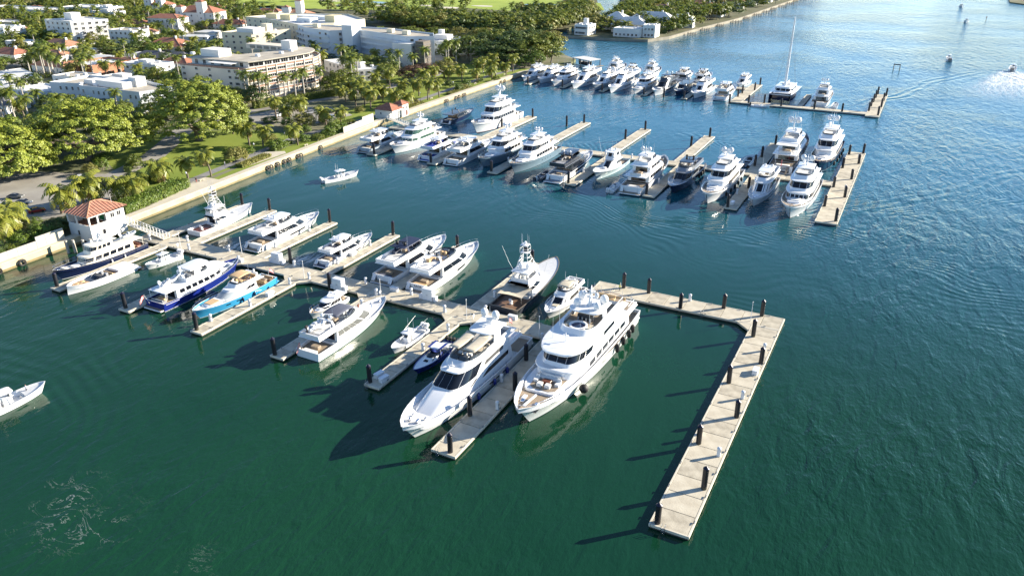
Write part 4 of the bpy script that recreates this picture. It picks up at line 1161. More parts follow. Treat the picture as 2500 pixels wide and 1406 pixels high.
    ch.build("fighting_chair", PLASTIC, root)
    pad(root, "mezzanine_seat", -.215 * L, -.2 * B, .75 * k, .05 * L, .3 * B, .7, CUSH)
    MB().box(.15 * L, -.5, H.sheer(.66), .19 * L, .5, H.sheer(.66) + .5, 0, .08).build("deck_locker", sup, root)
    if awn:
        n = 5
        mb = MB().loft([[(lerp(-.40 * L, -.215 * L, i / n), lerp(-.42 * B, .40 * B, j / n), 1.35 * k + 1.9 - .55 * math.sin(PI * i / n) * math.sin(PI * j / n) - .9 * abs(i / n - .5) * abs(j / n - .5)) for i in range(n + 1)] for j in range(n + 1)], False)
        mb.build("cockpit_awning", BEIGE, root, 60)
        pm = MB()
        for s in (-1, 1): pm.tube([(-.40 * L, s * .40 * B, 1.35 * k), (-.40 * L, s * .40 * B, 1.35 * k + 1.8)], .04, 5)
        pm.build("awning_poles", STEEL, root)
    if transom: text("name_lettering", transom, .55, PLASTIC, root, (-L / 2 - .03, 0, .95 * k), (PI / 2, 0, -PI / 2))
    return root, H, T1, k, L, B

def console_boat(label, x, y0, y1, heading, B=None, hm=WHITE, eng=3, engm=OUTB, ttop=True, topm=WHITE, k=1.0, name="center_console_boat", grp="open motorboats", rz=None, cat="motorboat", people=0, seatm=CUSH, riggers=False):
    L = abs(y1 - y0)
    B = B or L * .29
    root = thing(name, label, cat, (x, (y0 + y1) / 2, 0), (PI / 2 if heading > 0 else -PI / 2) if rz is None else rz, grp)
    H = Hull(root, L, B, .95 * k, 1.05 * k, 1.65 * k, hm, None, BOTTOM, cockpit=(0, .72, .45 * k, OFFWHITE), deck=OFFWHITE, bul=.2, full=2.7, rake=.08, nt=22)
    pad(root, "console", .03 * L, 0, .45 * k, .11 * L, .30 * B, 1.25 * k, WHITE)
    MB().add([(.085 * L, -.14 * B, 1.7 * k), (.085 * L, .14 * B, 1.7 * k), (.055 * L, .12 * B, 2.15 * k), (.055 * L, -.12 * B, 2.15 * k), (.075 * L, -.14 * B, 1.7 * k), (.075 * L, .14 * B, 1.7 * k), (.045 * L, .12 * B, 2.15 * k), (.045 * L, -.12 * B, 2.15 * k)], [(0, 1, 2, 3), (7, 6, 5, 4), (0, 3, 7, 4), (1, 5, 6, 2), (3, 2, 6, 7)]).build("windscreen", SMOKE, root)
    pad(root, "leaning_post", -.09 * L, 0, .45 * k, .07 * L, .36 * B, .95 * k, seatm)
    pad(root, "bow_seat", .25 * L, 0, .45 * k, .12 * L, .30 * B, .4 * k, seatm)
    pad(root, "stern_seat", -.42 * L, 0, .45 * k, .05 * L, .6 * B, .45 * k, seatm)
    if ttop:
        slabtop(root, "t_top", -.15 * L, .11 * L, .34 * B, 2.55 * k, .1, .04 * L, topm)
        mb = MB()
        for s in (-1, 1):
            for xx in (-.10 * L, .06 * L): mb.tube([(xx, s * .2 * B, .5 * k), (xx, s * .27 * B, 2.57 * k)], .05, 5)
        mb.build("t_top_frame", ALU, root)
        dome(root, -.02 * L, 0, 2.66 * k, .25)
        antenna(root, -.1 * L, .2 * B, 2.6 * k, 2.4); antenna(root, -.1 * L, -.2 * B, 2.6 * k, 2.4)
        if riggers:
            for s in (-1, 1): MB().tube([(0, s * .3 * B, 2.6 * k), (-.45 * L, s * .45 * B, 3.6 * k)], .04, 5, 0, .02).build("outrigger", ALU, root)
    outboards(root, -L / 2, [(i - (eng - 1) / 2) * .62 for i in range(eng)], .55 * k, engm)
    return root, H, L, B

def inflatable(label, x, y, rz, L=6.0, m=DKGREY, z=0.0, grp="yacht tenders", parent=None, engm=RUBBER):
    root = thing("inflatable_tender", label, "tender", (x, y, z), rz, grp)
    B = L * .38; r = .07 * L * .9
    pts = [(-L / 2, B / 2 - r, .35)] + [(lerp(-L / 2, L * .25, i / 3), B / 2 - r, .35) for i in range(1, 4)] + [(L * .25 + (L * .25 - r) * math.sin(a), (B / 2 - r) * math.cos(a), .35 + .22 * math.sin(a)) for a in [PI / 2 * i / 6 for i in range(1, 12)] if a <= PI] 
    pts = [(-L / 2, B / 2 - r, .35), (-L * .2, B / 2 - r, .35), (L * .2, B / 2 - r, .36)] + [(L * .2 + (L * .3 - r) * math.sin(a), (B / 2 - r) * math.cos(a), .36 + .2 * math.sin(a)) for a in [PI * i / 12 for i in range(1, 12)]] + [(L * .2, -B / 2 + r, .36), (-L * .2, -B / 2 + r, .35), (-L / 2, -B / 2 + r, .35)]
    MB().tube(pts, r, 8).build("tube", m, root, 60)
    MB().box(-L * .46, -B / 2 + r, .12, L * .3, B / 2 - r, .3, 0, .05).build("floor", GREYC if m is not WHITE else OFFWHITE, root)
    pad(root, "console", -.02 * L, 0, .3, .1 * L, .16 * L, .75, m if m is not WHITE else PLASTIC)
    pad(root, "seat", -.2 * L, 0, .3, .12 * L, .2 * L, .5, GREYC if m is not WHITE else CUSH)
    pad(root, "bow_cushion", .22 * L, 0, .3, .14 * L, .18 * L, .22, GREYC if m is not WHITE else CUSH)
    outboards(root, -L / 2, [0], .45, engm, .8)
    return root
# ------------------------------------------------------------------ the two largest yachts of the near dock
def great_yacht_lounge():
    L, B = 46.6, 10.0
    r = thing("motor_yacht", "largest white yacht in front with foredeck lounge, round windscreen and black ball fender", "motor yacht", (-47.4, 115.2, 0), -PI / 2, YG)
    H = Hull(r, L, B, 2.9, 3.4, 5.0, WHITE, None, BOTTOM, rake=.09, bul=.9, deck=TEAK, cockpit=(0, .10, 2.2, TEAK), full=3.8, t0=.38, flare=1.5, wl=2.2, blunt=.03)
    H.port(.66, .80, .62, .74, GLASS, slant=.12); H.port(.72, .82, .50, .57, GLASS, slant=.1)
    for t in (.635, .648, .661): H.port(t, t + .006, .34, .46, GLASS, "porthole", n=2)
    for t in (.42, .432, .444): H.port(t, t + .006, .34, .46, GLASS, "porthole", n=2)
    H.port(.20, .52, .70, .82, mat("bronze_glass", (.13, .085, .06), .12, spec=.6), "hull_window")
    platform(r, L, B, 1.3, WHITE, .4, TEAK, True, 2.9)
    dz = 2.6
    T1 = Tier(r, -17.0, 10.4, 4.4, dz, 2.45, 5, .45, .4, .4, .1, WHITE, "main_deckhouse", (4.4, .35, .35, .3))
    T1.side(-15, 4, .40, .78, 6, GLASS, gap=.5); T1.back()
    z2 = T1.top
    T2 = Tier(r, -12.5, 9.0, 4.0, z2, 2.3, 6.2, .42, 1.9, .4, .15, WHITE, "wheelhouse", None)
    T2.front(.62, .26, .96, 6, GLASS, gap=.004); T2.side(-9.5, -3.5, .35, .82, 1, GLASS); T2.back()
    # big smooth brow roof sweeping forward over the windscreen
    slabtop(r, "brow_roof", -15.5, 9.3, 4.5, z2 + 2.33, .42, 6.4, WHITE, .26)
    z3 = z2 + 2.8
    T3 = Tier(r, -13.2, 1.8, 3.4, z3, .85, 3.6, .4, .8, .2, .05, WHITE, "sun_deck_coaming", openh=1, floor=TEAK)
    # jacuzzi with seats round it
    jz = MB().lathe(-1.0, 0, [(1.75, z3 + .08), (1.75, z3 + .75), (1.35, z3 + .78), (1.25, z3 + .35), (.02, z3 + .33)], 18).build("hot_tub", WHITE, r, 30)
    MB().cyl(-1.0, 0, z3 + .5, z3 + .55, 1.27, 1.27, 18).build("hot_tub_water", GLASSB, jz)
    sofa(r, -1.2, -2.2, z3 + .08, 2.6, .9, BEIGE, 1, "sun_deck_sofa"); sofa(r, -1.2, 2.2, z3 + .08, 2.6, .9, BEIGE, 1, "sun_deck_sofa")
    pad(r, "bar", -4.6, 0, z3 + .08, .8, 3.2, 1.1, DKGREY)
    for yy in (-1.2, -.4, .4, 1.2): MB().cyl(-3.7, yy, z3 + .08, z3 + .85, .17, .2, 8).build("bar_stool", GREYC, r)
    slabtop(r, "hardtop", -9.2, -2.9, 3.3, z3 + 2.15, .3, 1.8, WHITE, .5)
    arch(r, -7.6, 3.05, z3 + .05, 2.1, -.6, 2.0)
    mast(r, -6.2, z3 + 2.45, 3.8, 1.4, WHITE, 2, .42)
    for (xx, yy, rr) in ((-7.9, 2.2, .85), (-7.9, -2.2, .85), (-4.9, 2.0, .72), (-4.9, -2.0, .72)): dome(r, xx, yy, z3 + 2.48, rr)
    for yy in (-2.9, 2.9): antenna(r, 1.0, yy, z3 + .8, 4.6); antenna(r, 4.5, yy * .9, z3 - .1, 4.2)
    m2 = MB().tube([(4.6, 0, z3), (4.6, 0, z3 + 1.7)], .09, 6).box(4.45, -.5, z3 + 1.2, 4.75, .5, z3 + 1.3).build("forward_light_mast", ALU, r)
    # foredeck: raised lounge, stair, working well
    zf = 3.55
    fd = Tier(r, 6.5, 15.8, 4.05, dz, zf - dz + .25, 4.5, .5, .4, 0, .1, WHITE, "foredeck_platform")
    MB().prism([(8.6, -2.9), (14.2, -2.35), (14.9, -1.4), (14.9, 1.4), (14.2, 2.35), (8.6, 2.9)], fd.top + .003, fd.top + .03).build("lounge_planking", TEAK, r)
    zl = fd.top + .03
    MB().obox((8.9, 0, zl), (2.6, 5.2, .95), 0, 0, .3).build("coachroof", WHITE, r)
    pad(r, "coachroof_cushion", 8.7, 0, zl + .955, 1.5, 2.2, .12, TAN)
    sofa(r, 11.0, 0, zl, 1.0, 3.8, CUSH, -1, "lounge_sofa")
    for s in (-1, 1): sofa(r, 12.1, s * 2.0, zl, 1.5, .8, CUSH, -1, "lounge_sofa")
    pad(r, "lounge_table", 12.3, 0, zl, 1.1, 1.6, .5, TEAKD)
    for s in (-1, 1): pad(r, "lounge_armchair", 13.6, s * .75, zl, .95, .95, .62, CUSH)
    st = MB()
    for kq in range(6): st.box(15.6 + .28 * kq, -.55, zl - .2 - .22 * (kq + 1), 15.6 + .28 * (kq + 1), .55, zl - .12 - .22 * (kq + 1))
    st.build("bow_stairs", GREYC, r)
    MB().box(17.6, -1.9, 3.2, 20.6, 1.9, 3.24).build("well_deck", DKGREY, r)
    for s in (-1, 1):
        pad(r, "anchor_windlass", 19.0, s * 1.25, 3.24, .9, .7, .7, STEEL)
    MB().tube([(17.3, .3, 4.3), (21.3, .1, 4.6)], .22, 8).build("tender_crane", WHITE, r, 60)
    pad(r, "stowed_liferaft", 17.8, -1.6, 3.24, 1.3, .7, .6, PLASTIC)
    H.rail(.80, .985, .35, 5)
    # aft terraces
    for (x0, x1, w, z, nm) in ((-21.5, -17.2, 3.9, z2 + .02, "upper_aft_deck"), (-16.2, -12.6, 3.3, z3 - .02, "top_aft_deck")):
        MB().box(x0 + .3, -w + .2, z, x1, w - .2, z + .04).build(nm, TEAK, r)
        cm = MB().tube([(x1, w, z + .9), (x0 + .8, w, z + .9), (x0, w - .9, z + .9), (x0, -w + .9, z + .9), (x0 + .8, -w, z + .9), (x1, -w, z + .9)], .05, 5)
        for p in ((x0 + .8, w), (x0, w - .9), (x0, -w + .9), (x0 + .8, -w), (x1, w), (x1, -w)): cm.tube([(p[0], p[1], z), (p[0], p[1], z + .9)], .04, 4)
        cm.build("terrace_rail", STEEL, r)
        sofa(r, x0 + 1.2, 0, z + .04, 1.0, w * 1.1, TAN, -1, "terrace_sofa")
    slabtop(r, "upper_roof", -21.9, -16.6, 4.2, z2 - .33, .3, .3, WHITE, .95)
    fenders(r, H, (.13, .18, .25, .32), 1, .42, 1.7, .7)
    p = H.P(.66, .5, 1)
    MB().ball((0, 0, 0), .85, n=16, m=10).build("ball_fender", RUBBER, r, 60, (p.x, p.y + .9, 1.15))
    for yy in (-3.2, -1.2, 1.4, 3.4): antenna(r, -20.6, yy, z2 + .9, 1.6)
    return r
great_yacht_lounge()

def great_yacht_coachroof():
    L, B = 38.4, 8.5
    r = thing("motor_yacht", "large white yacht in front with long smooth foredeck, black raked windscreen and beige shades", "motor yacht", (-61.9, 99.6, 0), -PI / 2, YG)
    H = Hull(r, L, B, 2.3, 2.7, 4.1, WHITE, None, BOTTOM, rake=.085, bul=.8, deck=OFFWHITE, cockpit=(0, .14, 1.6, TEAK), full=4.2, t0=.34, flare=1.5, wl=2.5, blunt=.03)
    for t in (.30, .36, .42): H.port(t, t + .03, .42, .56, GLASS, n=3)
    platform(r, L, B, 1.2, WHITE, .4, TEAK, True, 2.3)
    T1 = Tier(r, -11.5, 15.8, 3.55, 1.9, 2.7, 12.0, .34, 8.6, .2, .3, WHITE, "deckhouse")
    T1.side(-9.5, 8.5, .52, .80, 1, GLASS, "side_window"); T1.back()
    T2 = Tier(r, -11.0, 7.6, 3.2, 4.5, 1.8, 5.6, .42, 3.2, .3, .35, WHITE, "raised_pilothouse", (3.5, .75, .15, .3))
    T2.front(.62, .06, .95, 5, GLASS, gap=.004); T2.side(-8.5, -.5, .30, .66, 1, mat("grey_glass", (.10, .10, .10), .15), "side_window", slant=.02)
    z2 = T2.top
    T3 = Tier(r, -12.5, 3.4, 2.75, z2, .75, 4.0, .42, 1.2, -.2, .05, WHITE, "flybridge", openh=1, floor=GREYC)
    T3.front(.66, 1.0, 1.6, 4, SMOKE, "wind_deflector")
    pad(r, "helm_console", .9, .3, z2 + .08, .9, 2.2, .9, DKGREY)
    for yy in (-.9, .1, 1.1): pad(r, "helm_seat", -.3, yy, z2 + .08, .6, .7, .95, CUSH)
    for s in (-1, 1): sofa(r, -3.4, s * 1.8, z2 + .08, 3.4, 1.0, BEIGE, -1, "fly_sofa")
    pad(r, "fly_table", -3.4, 0, z2 + .08, 1.8, 1.1, .7, TEAK)
    def shade(nm, y0, y1, x0, x1, z):
        n = 6
        o = MB().loft([[(lerp(x0, x1, i / n), lerp(y0, y1, j / n), z + .28 * math.sin(PI * (j + 2) / (n + 4)) - .18 * math.sin(PI * i / n)) for i in range(n + 1)] for j in range(n + 1)], False).build(nm, BEIGE, r, 60)
        o.modifiers.new("thick", 'SOLIDIFY').thickness = .04
    shade("sun_shade", -2.6, -.55, -5.6, .9, z2 + 2.0); shade("sun_shade", .15, 2.6, -5.6, .9, z2 + 2.0)
    fr = MB()
    for s in (-1, 1):
        for xx in (.8, -2.4): fr.tube([(xx, s * 2.55, z2 + .7), (xx, s * 2.5, z2 + 2.05)], .045, 5)
    fr.build("shade_poles", STEEL, r)
    slabtop(r, "hardtop", -11.0, -5.2, 2.6, z2 + 2.2, .3, 1.6, WHITE, .5)
    arch(r, -8.4, 2.7, z2 + .05, 2.2, -.7, 2.4)
    mb = MB().box(-10.0, -.6, z2 + 2.5, -8.8, .6, z2 + 3.6, 0, .2).box(-9.9, -1.6, z2 + 3.6, -9.0, 1.6, z2 + 3.75, 0, .05)
    mb.build("mast_pylon", WHITE, r)
    for s in (-1, 1): dome(r, -9.4, s * 1.15, z2 + 3.76, .72)
    MB().obox((-7.6, 0, z2 + 3.0), (.25, 2.3, .18), .7).cyl(-7.6, 0, z2 + 2.5, z2 + 3.0, .14, .14, 8).build("radar_bar", WHITE, r)
    antenna(r, -9.4, 0, z2 + 3.75, 2.3); antenna(r, -6.4, 2.3, z2 + 2.45, 3.2); antenna(r, -6.4, -2.3, z2 + 2.45, 3.2)
    ml = MB().tube([(3.9, 0, z2 - .1), (3.9, 0, z2 + 1.3)], .07, 6).box(3.75, -.4, z2 + .5, 4.05, .4, z2 + .58).build("forward_light_mast", ALU, r)
    MB().ball((4.1, -.7, z2 + .2), .3).build("search_light", PLASTIC, ml)
    MB().box(-16.6, -3.1, 4.15, -11.2, 3.1, 4.32, 0, .15).build("boat_deck", WHITE, r)
    rl = MB().tube([(-11.4, 3.0, 5.2), (-15.6, 3.0, 5.2), (-16.4, 2.2, 5.2), (-16.4, -2.2, 5.2), (-15.6, -3.0, 5.2), (-11.4, -3.0, 5.2)], .045, 5)
    for p in ((-11.4, 3.0), (-13.5, 3.0), (-15.6, 3.0), (-16.4, 2.2), (-16.4, 0), (-16.4, -2.2), (-15.6, -3.0), (-13.5, -3.0)): rl.tube([(p[0], p[1], 4.3), (p[0], p[1], 5.2)], .035, 4)
    rl.build("boat_deck_rail", STEEL, r)
    flag(r, -16.4, 0, 4.3, 2.4)
    for s in (-1, 1):
        MB().box(15.4, s * .7 - .25, 3.1, 16.2, s * .7 + .25, 3.6, 0, .06).build("windlass", STEEL, r)
        MB().box(14.2, s * 1.2 - .12, 3.0, 14.6, s * 1.2 + .12, 3.3).build("bollard", STEEL, r)
    fenders(r, H, (.3, .42, .56), 1, .34, 1.3, .5, ROYAL)
    rl2 = MB()
    for i in range(8):
        p = H.P(.2 + .05 * i, 1, 1); rl2.tube([(p.x, p.y - .1, p.z), (p.x, p.y - .1, p.z + .55)], .03, 4)
    rl2.build("side_rail", STEEL, r)
    return r
great_yacht_coachroof()

# ------------------------------------------------------------------ near dock, seaward row
def classic_yacht(label, x, y0, y1, heading, B, hm, sup, boot=None, fpanes=5, spanes=5, top=CREAM, tender=False, bimini=None, k=1.0, aft_open=True, boxy=False, cat="motor yacht", transom=None, upper=True, deckm=OFFWHITE, hardfront=True, winm=GLASS):
    L = abs(y1 - y0)
    r = thing("motor_yacht", label, cat, (x, (y0 + y1) / 2, 0), PI / 2 if heading > 0 else -PI / 2, YG)
    H = Hull(r, L, B, 1.9 * k, 2.0 * k, 3.1 * k, hm, boot or WHITE, BOTTOM, rake=.075, bul=.5, deck=deckm, cockpit=(0, .14, 1.35 * k, TEAK), full=2.8, t0=.44, wl=1.9, flare=1.7, cap=sup)
    platform(r, L, B, 1.0, sup, .3, TEAK, False)
    dz = 2.0 * k - .5
    T1 = Tier(r, -.34 * L, .22 * L, .41 * B, dz, 2.2 * k, .10 * L, .5, .035 * L, 0, .08, sup, "main_deckhouse", (.12 * L, .01 * L, .2, .16, top))
    T1.side(-.31 * L, .13 * L, .42, .84, spanes, winm, gap=.4); T1.front(.55, .45, .86, fpanes, winm); T1.back(.03, .9, .7)
    for s in (-1, 1): MB().tube([(-.455 * L, s * .38 * B, 1.9 * k), (-.455 * L, s * .38 * B, T1.top - .1)], .06, 6).build("deck_post", sup, r)
    z2 = T1.top
    if upper:
        T2 = Tier(r, -.14 * L, .13 * L, .33 * B, z2, 1.9 * k, .07 * L, .5, .03 * L, .01 * L, .1, sup, "pilothouse", (.05 * L, .012 * L, .18, .15, top))
        T2.front(.57, .42, .86, fpanes, winm); T2.side(-.11 * L, .06 * L, .42, .84, 3, winm, gap=.3)
        z3 = T2.top
    else:
        T2 = Tier(r, -.20 * L, .10 * L, .33 * B, z2, .9 * k, .08 * L, .45, .02 * L, 0, .05, sup, "flybridge", openh=1)
        T2.front(.6, 1.0, 1.5, 1, SMOKE, "wind_deflector")
        pad(r, "helm_console", .02 * L, 0, z2 + .1, .9, 1.8, 1.0, sup); sofa(r, -.10 * L, 0, z2 + .1, 1.0, .5 * B, CUSH, -1, "fly_sofa")
        z3 = z2 + .9 * k
    pad(r, "sun_pad", .27 * L, 0, H.sheer(.77) - .5, .07 * L, .3 * B, .35, CUSH)
    MB().box(.36 * L, -.9, H.sheer(.86) - .5, .40 * L, .9, H.sheer(.86), 0, .08).build("deck_locker", sup, r)
    MB().box(.42 * L, -.3, H.sheer(.92) - .5, .445 * L, .3, H.sheer(.92) - .1, 0, .05).build("windlass", STEEL, r)
    H.rail(.5, .985, .8, 11)
    return r, H, T1, T2, z2, z3, L, B
r, H, T1, T2, z2, z3, L, B = classic_yacht("cream topped motor yacht with a dark navy hull, moored beside the gatehouse", -170.6, 119.2, 95.2, -1, 5.6, NAVY, CREAM, WHITE, 4, 5)
mast(r, -.03 * L, z3, 2.6, .9, WHITE, 1, .32); dome(r, -.06 * L, .8, z3, .34); dome(r, .03 * L, -.7, z3 + .0, .3)
sofa(r, -.42 * L, 0, 1.36, 1.0, 3.2, mat("red_patterned_cushion", (.42, .20, .14), .8, var=.3, scale=6), -1, "cockpit_sofa"); pad(r, "cockpit_table", -.37 * L, 0, 1.36, 1.2, 2.0, .7, TEAK)
fenders(r, H, (.3, .45), 1, .2, .8, .6, PLASTIC)
for s in (-1, 1): MB().box(.02 * L + s * .5, -.35, T1.top + .003, .02 * L + s * .5 + .5, .35, T1.top + .1, 0, .03).build("deck_hatch", GLASS, r)
inflatable("grey inflatable tender carried on the roof of the navy and cream yacht", -170.6, 116.2, PI / 2, 4.2, PALEGREY, 4.5, engm=OUTB)

# open white day boat
def day_boat():
    L, B = 16.6, 5.0
    r = thing("open_powerboat", "long open white powerboat with plumb bow and tan bow cushions", "powerboat", (-161.6, 100.6, 0), -PI / 2, YG)
    H = Hull(r, L, B, 1.5, 1.75, 2.15, WHITE, None, BOTTOM, rake=-.012, bul=.85, deck=DKGREY, cockpit=(0, .06, .7, TEAK), full=3.4, t0=.42, flare=1.0, wl=2.6, blunt=.03)
    H.port(.42, .50, .72, .80, RUBBER, "side_vent")
    MB().box(-L / 2 - 1.3, -2.0, .25, -L / 2 - .02, 2.0, .5, 0, .12).build("swim_platform", WHITE, r)
    zf = 1.2
    pad(r, "engine_hatch_pad", -5.6, 0, zf, 4.2, 3.8, .62, WHITE)
    pad(r, "helm_console", .6, 0, zf - .3, 1.0, 2.6, 1.0, DKGREY)
    T = Tier(r, -.6, 2.2, 1.7, zf, .55, 1.6, .5, .7, .3, .1, DKGREY, "cuddy")
    T.front(.7, .3, 1.35, 1, GLASS, "windscreen")
    for yy in (-.8, .8): pad(r, "helm_seat", -1.0, yy, zf - .3, .7, .8, 1.1, GREYC)
    sofa(r, -2.4, 0, zf - .3, 1.0, 3.4, TAN, 1, "aft_sofa")
    pad(r, "forward_console", 2.8, 0, zf - .2, 1.6, 2.4, .5, DKGREY)
    for i, (xx, yy) in enumerate(((4.1, .9), (4.1, -.9), (5.4, .75), (5.4, -.75), (6.5, 0))): pad(r, "bow_cushion", xx, yy, H.sheer(.85) - .85, 1.1, 1.2, .5, TAN, .1 * i)
    pad(r, "bow_table", 4.8, 0, H.sheer(.8) - .85, .7, .5, .55, TEAK)
day_boat()
console_boat("small white centre console boat moored behind the long open white powerboat", -157.4, 119.6, 109.6, -1, 3.1, WHITE, 3, OUTB)

# royal blue raised pilothouse yacht, stern to the camera
r, H, T1, T2, z2, z3, L, B = classic_yacht("royal blue hulled yacht with white upperworks and an aft flag", -137.9, 96.3, 120.8, 1, 6.4, ROYAL, WHITE, WHITE, 4, 6, WHITE, upper=False)
H.port(.02, .16, .78, .84, PLASTIC, "name_stripe")
slabtop(r, "hardtop", -.14 * L, .10 * L, .34 * B, z2 + 2.1, .35, .06 * L, WHITE, .4)
arch(r, -.10 * L, .33 * B, z2 + .05, 2.05, .2, 1.6)
for s in (-1, 1): MB().tube([(.07 * L, s * .25 * B, z2 + .9), (.05 * L, s * .25 * B, z2 + 2.15)], .07, 6).build("strut", WHITE, r)
T9 = Tier(r, .02 * L, .30 * L, .36 * B, z2 - .05, .55, .1 * L, .4, .04 * L, 0, .1, WHITE, "raised_foredeck_roof")
dome(r, -.17 * L, .6, z2 + .5, .5); dome(r, -.19 * L, -.7, z2 + .4, .4)
mast(r, -.16 * L, z2 + .2, 3.0, 1.0, WHITE, 1, .35)
flag(r, -.5 * L - .6, .9, 1.6, 2.4, None, .9)
sofa(r, -.455 * L, 0, 1.36, 1.0, 3.4, GREYC, -1, "cockpit_sofa"); pad(r, "cockpit_table", -.41 * L, 0, 1.36, 1.1, 2.0, .7, TAN)
inflatable("white tender lying on the aft roof of the royal blue yacht", -138.8, 101.5, PI / 2, 4.4, WHITE, 4.15, engm=OUTB)
MB().tube([(-.34 * L, -1.6, z2), (-.34 * L, -1.6, z2 + 1.4), (-.22 * L, -1.2, z2 + 2.2)], .12, 8).build("davit_crane", WHITE, r, 60)

# sky blue express with tan bimini
def sky_blue_yacht():
    L, B = 22.4, 5.7
    r = thing("motor_yacht", "sky blue hulled yacht with white deck, tan sun pad and tan bimini", "motor yacht", (-126.2, 107.4, 0), -PI / 2, YG)
    H = Hull(r, L, B, 1.7, 1.75, 2.5, SKYB, None, mat("white_bottom", (.6, .65, .7), .4), rake=.07, bul=.3, deck=CREAM, cockpit=(0, .24, 1.0, TEAK), full=3.0, t0=.42, wl=2.0, flare=1.3, cap=WHITE, stern=.84)
    for t in (.52, .64): H.port(t, t + .05, .50, .66, GLASS, n=3)
    platform(r, L, B * .9, .8, SKYB, .3, TEAK, False)
    T1 = Tier(r, -5.2, 6.0, 2.25, 1.4, 1.75, 5.2, .3, 4.2, .1, .2, WHITE, "cabin", (2.6, .1, .12, .18))
    T1.front(.56, .10, .90, 3, mat("frosted_screen_cover", (.33, .37, .40), .3), "windscreen"); T1.side(-4.2, .6, .50, .86, 2, GLASS, gap=.2, slant=.02); T1.back()
    T3 = Tier(r, 3.8, 8.6, 1.45, 1.6, .62, 3.0, .3, .9, 0, .1, WHITE, "foredeck_trunk")
    pad(r, "sun_pad", 5.9, 0, T3.top + .004, 2.5, 2.2, .1, TAN)
    z2 = T1.top
    T2 = Tier(r, -6.6, .6, 2.0, z2, .7, 2.6, .4, .7, 0, .05, WHITE, "flybridge", openh=1, floor=TEAK)
    T2.front(.6, 1.0, 1.4, 1, SMOKE, "wind_deflector")
    pad(r, "helm_console", -.9, 0, z2 + .08, .7, 1.5, .8, WHITE)
    for yy in (-.7, .7): pad(r, "helm_seat", -2.0, yy, z2 + .08, .7, .8, 1.0, TAN)
    sofa(r, -3.6, .9, z2 + .08, 1.6, 1.3, TAN, -1, "fly_sofa"); sofa(r, -5.6, 0, z2 + .08, .8, 2.6, TAN, -1, "fly_sofa")
    n = 7
    b = MB().loft([[(lerp(-4.6, -.6, i / n), yy, z2 + 2.0 + .3 * math.sin(PI * (i + .8) / (n + 1.6)) - .12 * yy * yy / 3) for i in range(n + 1)] for yy in [lerp(-1.7, 1.7, j / 6) for j in range(7)]], False).build("bimini", TAN, r, 60)
    b.modifiers.new("thick", 'SOLIDIFY').thickness = .05
    fr = MB()
    for s in (-1, 1):
        for xx in (-4.4, -2.6, -.8): fr.tube([(-2.6, s * 1.85, z2 + .6), (xx, s * 1.7, z2 + 2.05)], .035, 5)
    fr.build("bimini_frame", STEEL, r)
    arch(r, -5.8, 1.95, z2 + .05, 1.2, -.5, .5); dome(r, -6.1, .7, z2 + 1.42, .3); antenna(r, -6.1, -.9, z2 + 1.4, 2.2)
    sofa(r, -8.2, 0, 1.02, 1.0, 3.6, TAN, 1, "cockpit_sofa"); sofa(r, -10.2, 0, 1.02, .9, 3.4, TAN, -1, "cockpit_sofa"); pad(r, "cockpit_table", -9.2, 0, 1.02, .9, 1.8, .65, TEAK)
    flag(r, -10.9, 0, 1.7, 1.6)
    H.rail(.45, .985, .55, 9)
    fenders(r, H, (.35, .5), 1, .24, .9, .4, NAVY)
    st = MB()
    for kq in range(4): st.box(-5.4 + .5 * kq, 2.86, .9 + .12 * kq, -5.0 + .5 * kq, 3.1, 1.0 + .12 * kq)
    st.build("boarding_steps", STEEL, r)
sky_blue_yacht()

r, H, T1, k, L, B = flybridge_yacht("small white cruiser with a tan foredeck half hidden behind the white yacht", -104.6, 118.8, 107.8, -1, 3.5, WHITE, fly=False, plat=0, deckm=TAN, hullwin=(), name="motor_cruiser", k=.62, padm=CUSH, grp="motor cruisers")

# white cockpit yacht with dark bimini, stern to the camera
r, H, T1, k, L, B = flybridge_yacht("white motor yacht with a dark grey bimini, stern to the open water", -94.2, 95.0, 120.2, 1, 6.1, WHITE, GREENP, top="bimini", topm=SLATEC, hullwin=((.3, .36, .42, .52), (.44, .48, .42, .52)), swin=4, winm=mat("grey_window", (.13, .135, .13), .15, spec=.5), plat=0, nof=4)
flag(r, -L / 2 + .3, 1.3, 1.6, 1.9)
MB().box(-.02 * L, 2.45, T1.top - .55, .02 * L, 2.53, T1.top - .35).build("name_board", mat("varnished_board", (.45, .22, .05), .3), r)
MB().box(.215 * L, 1.85, 2.35, .235 * L, 2.0, 3.3).build("side_door", TEAKD, r)
inflatable("white tender with outboard on the boat deck of the dark bimini yacht", -95.0, 99.0, PI / 2, 4.4, WHITE, 5.0)
MB().tube([(-.30 * L, -1.9, T1.top), (-.30 * L, -1.9, T1.top + 1.5), (-.40 * L, -.4, T1.top + 1.7)], .11, 8).build("davit_crane", WHITE, r, 60)

console_boat("white centre console fishing boat with outriggers on the near finger pier", -80.7, 114.6, 103.6, -1, 3.2, WHITE, 3, OUTB, riggers=True)
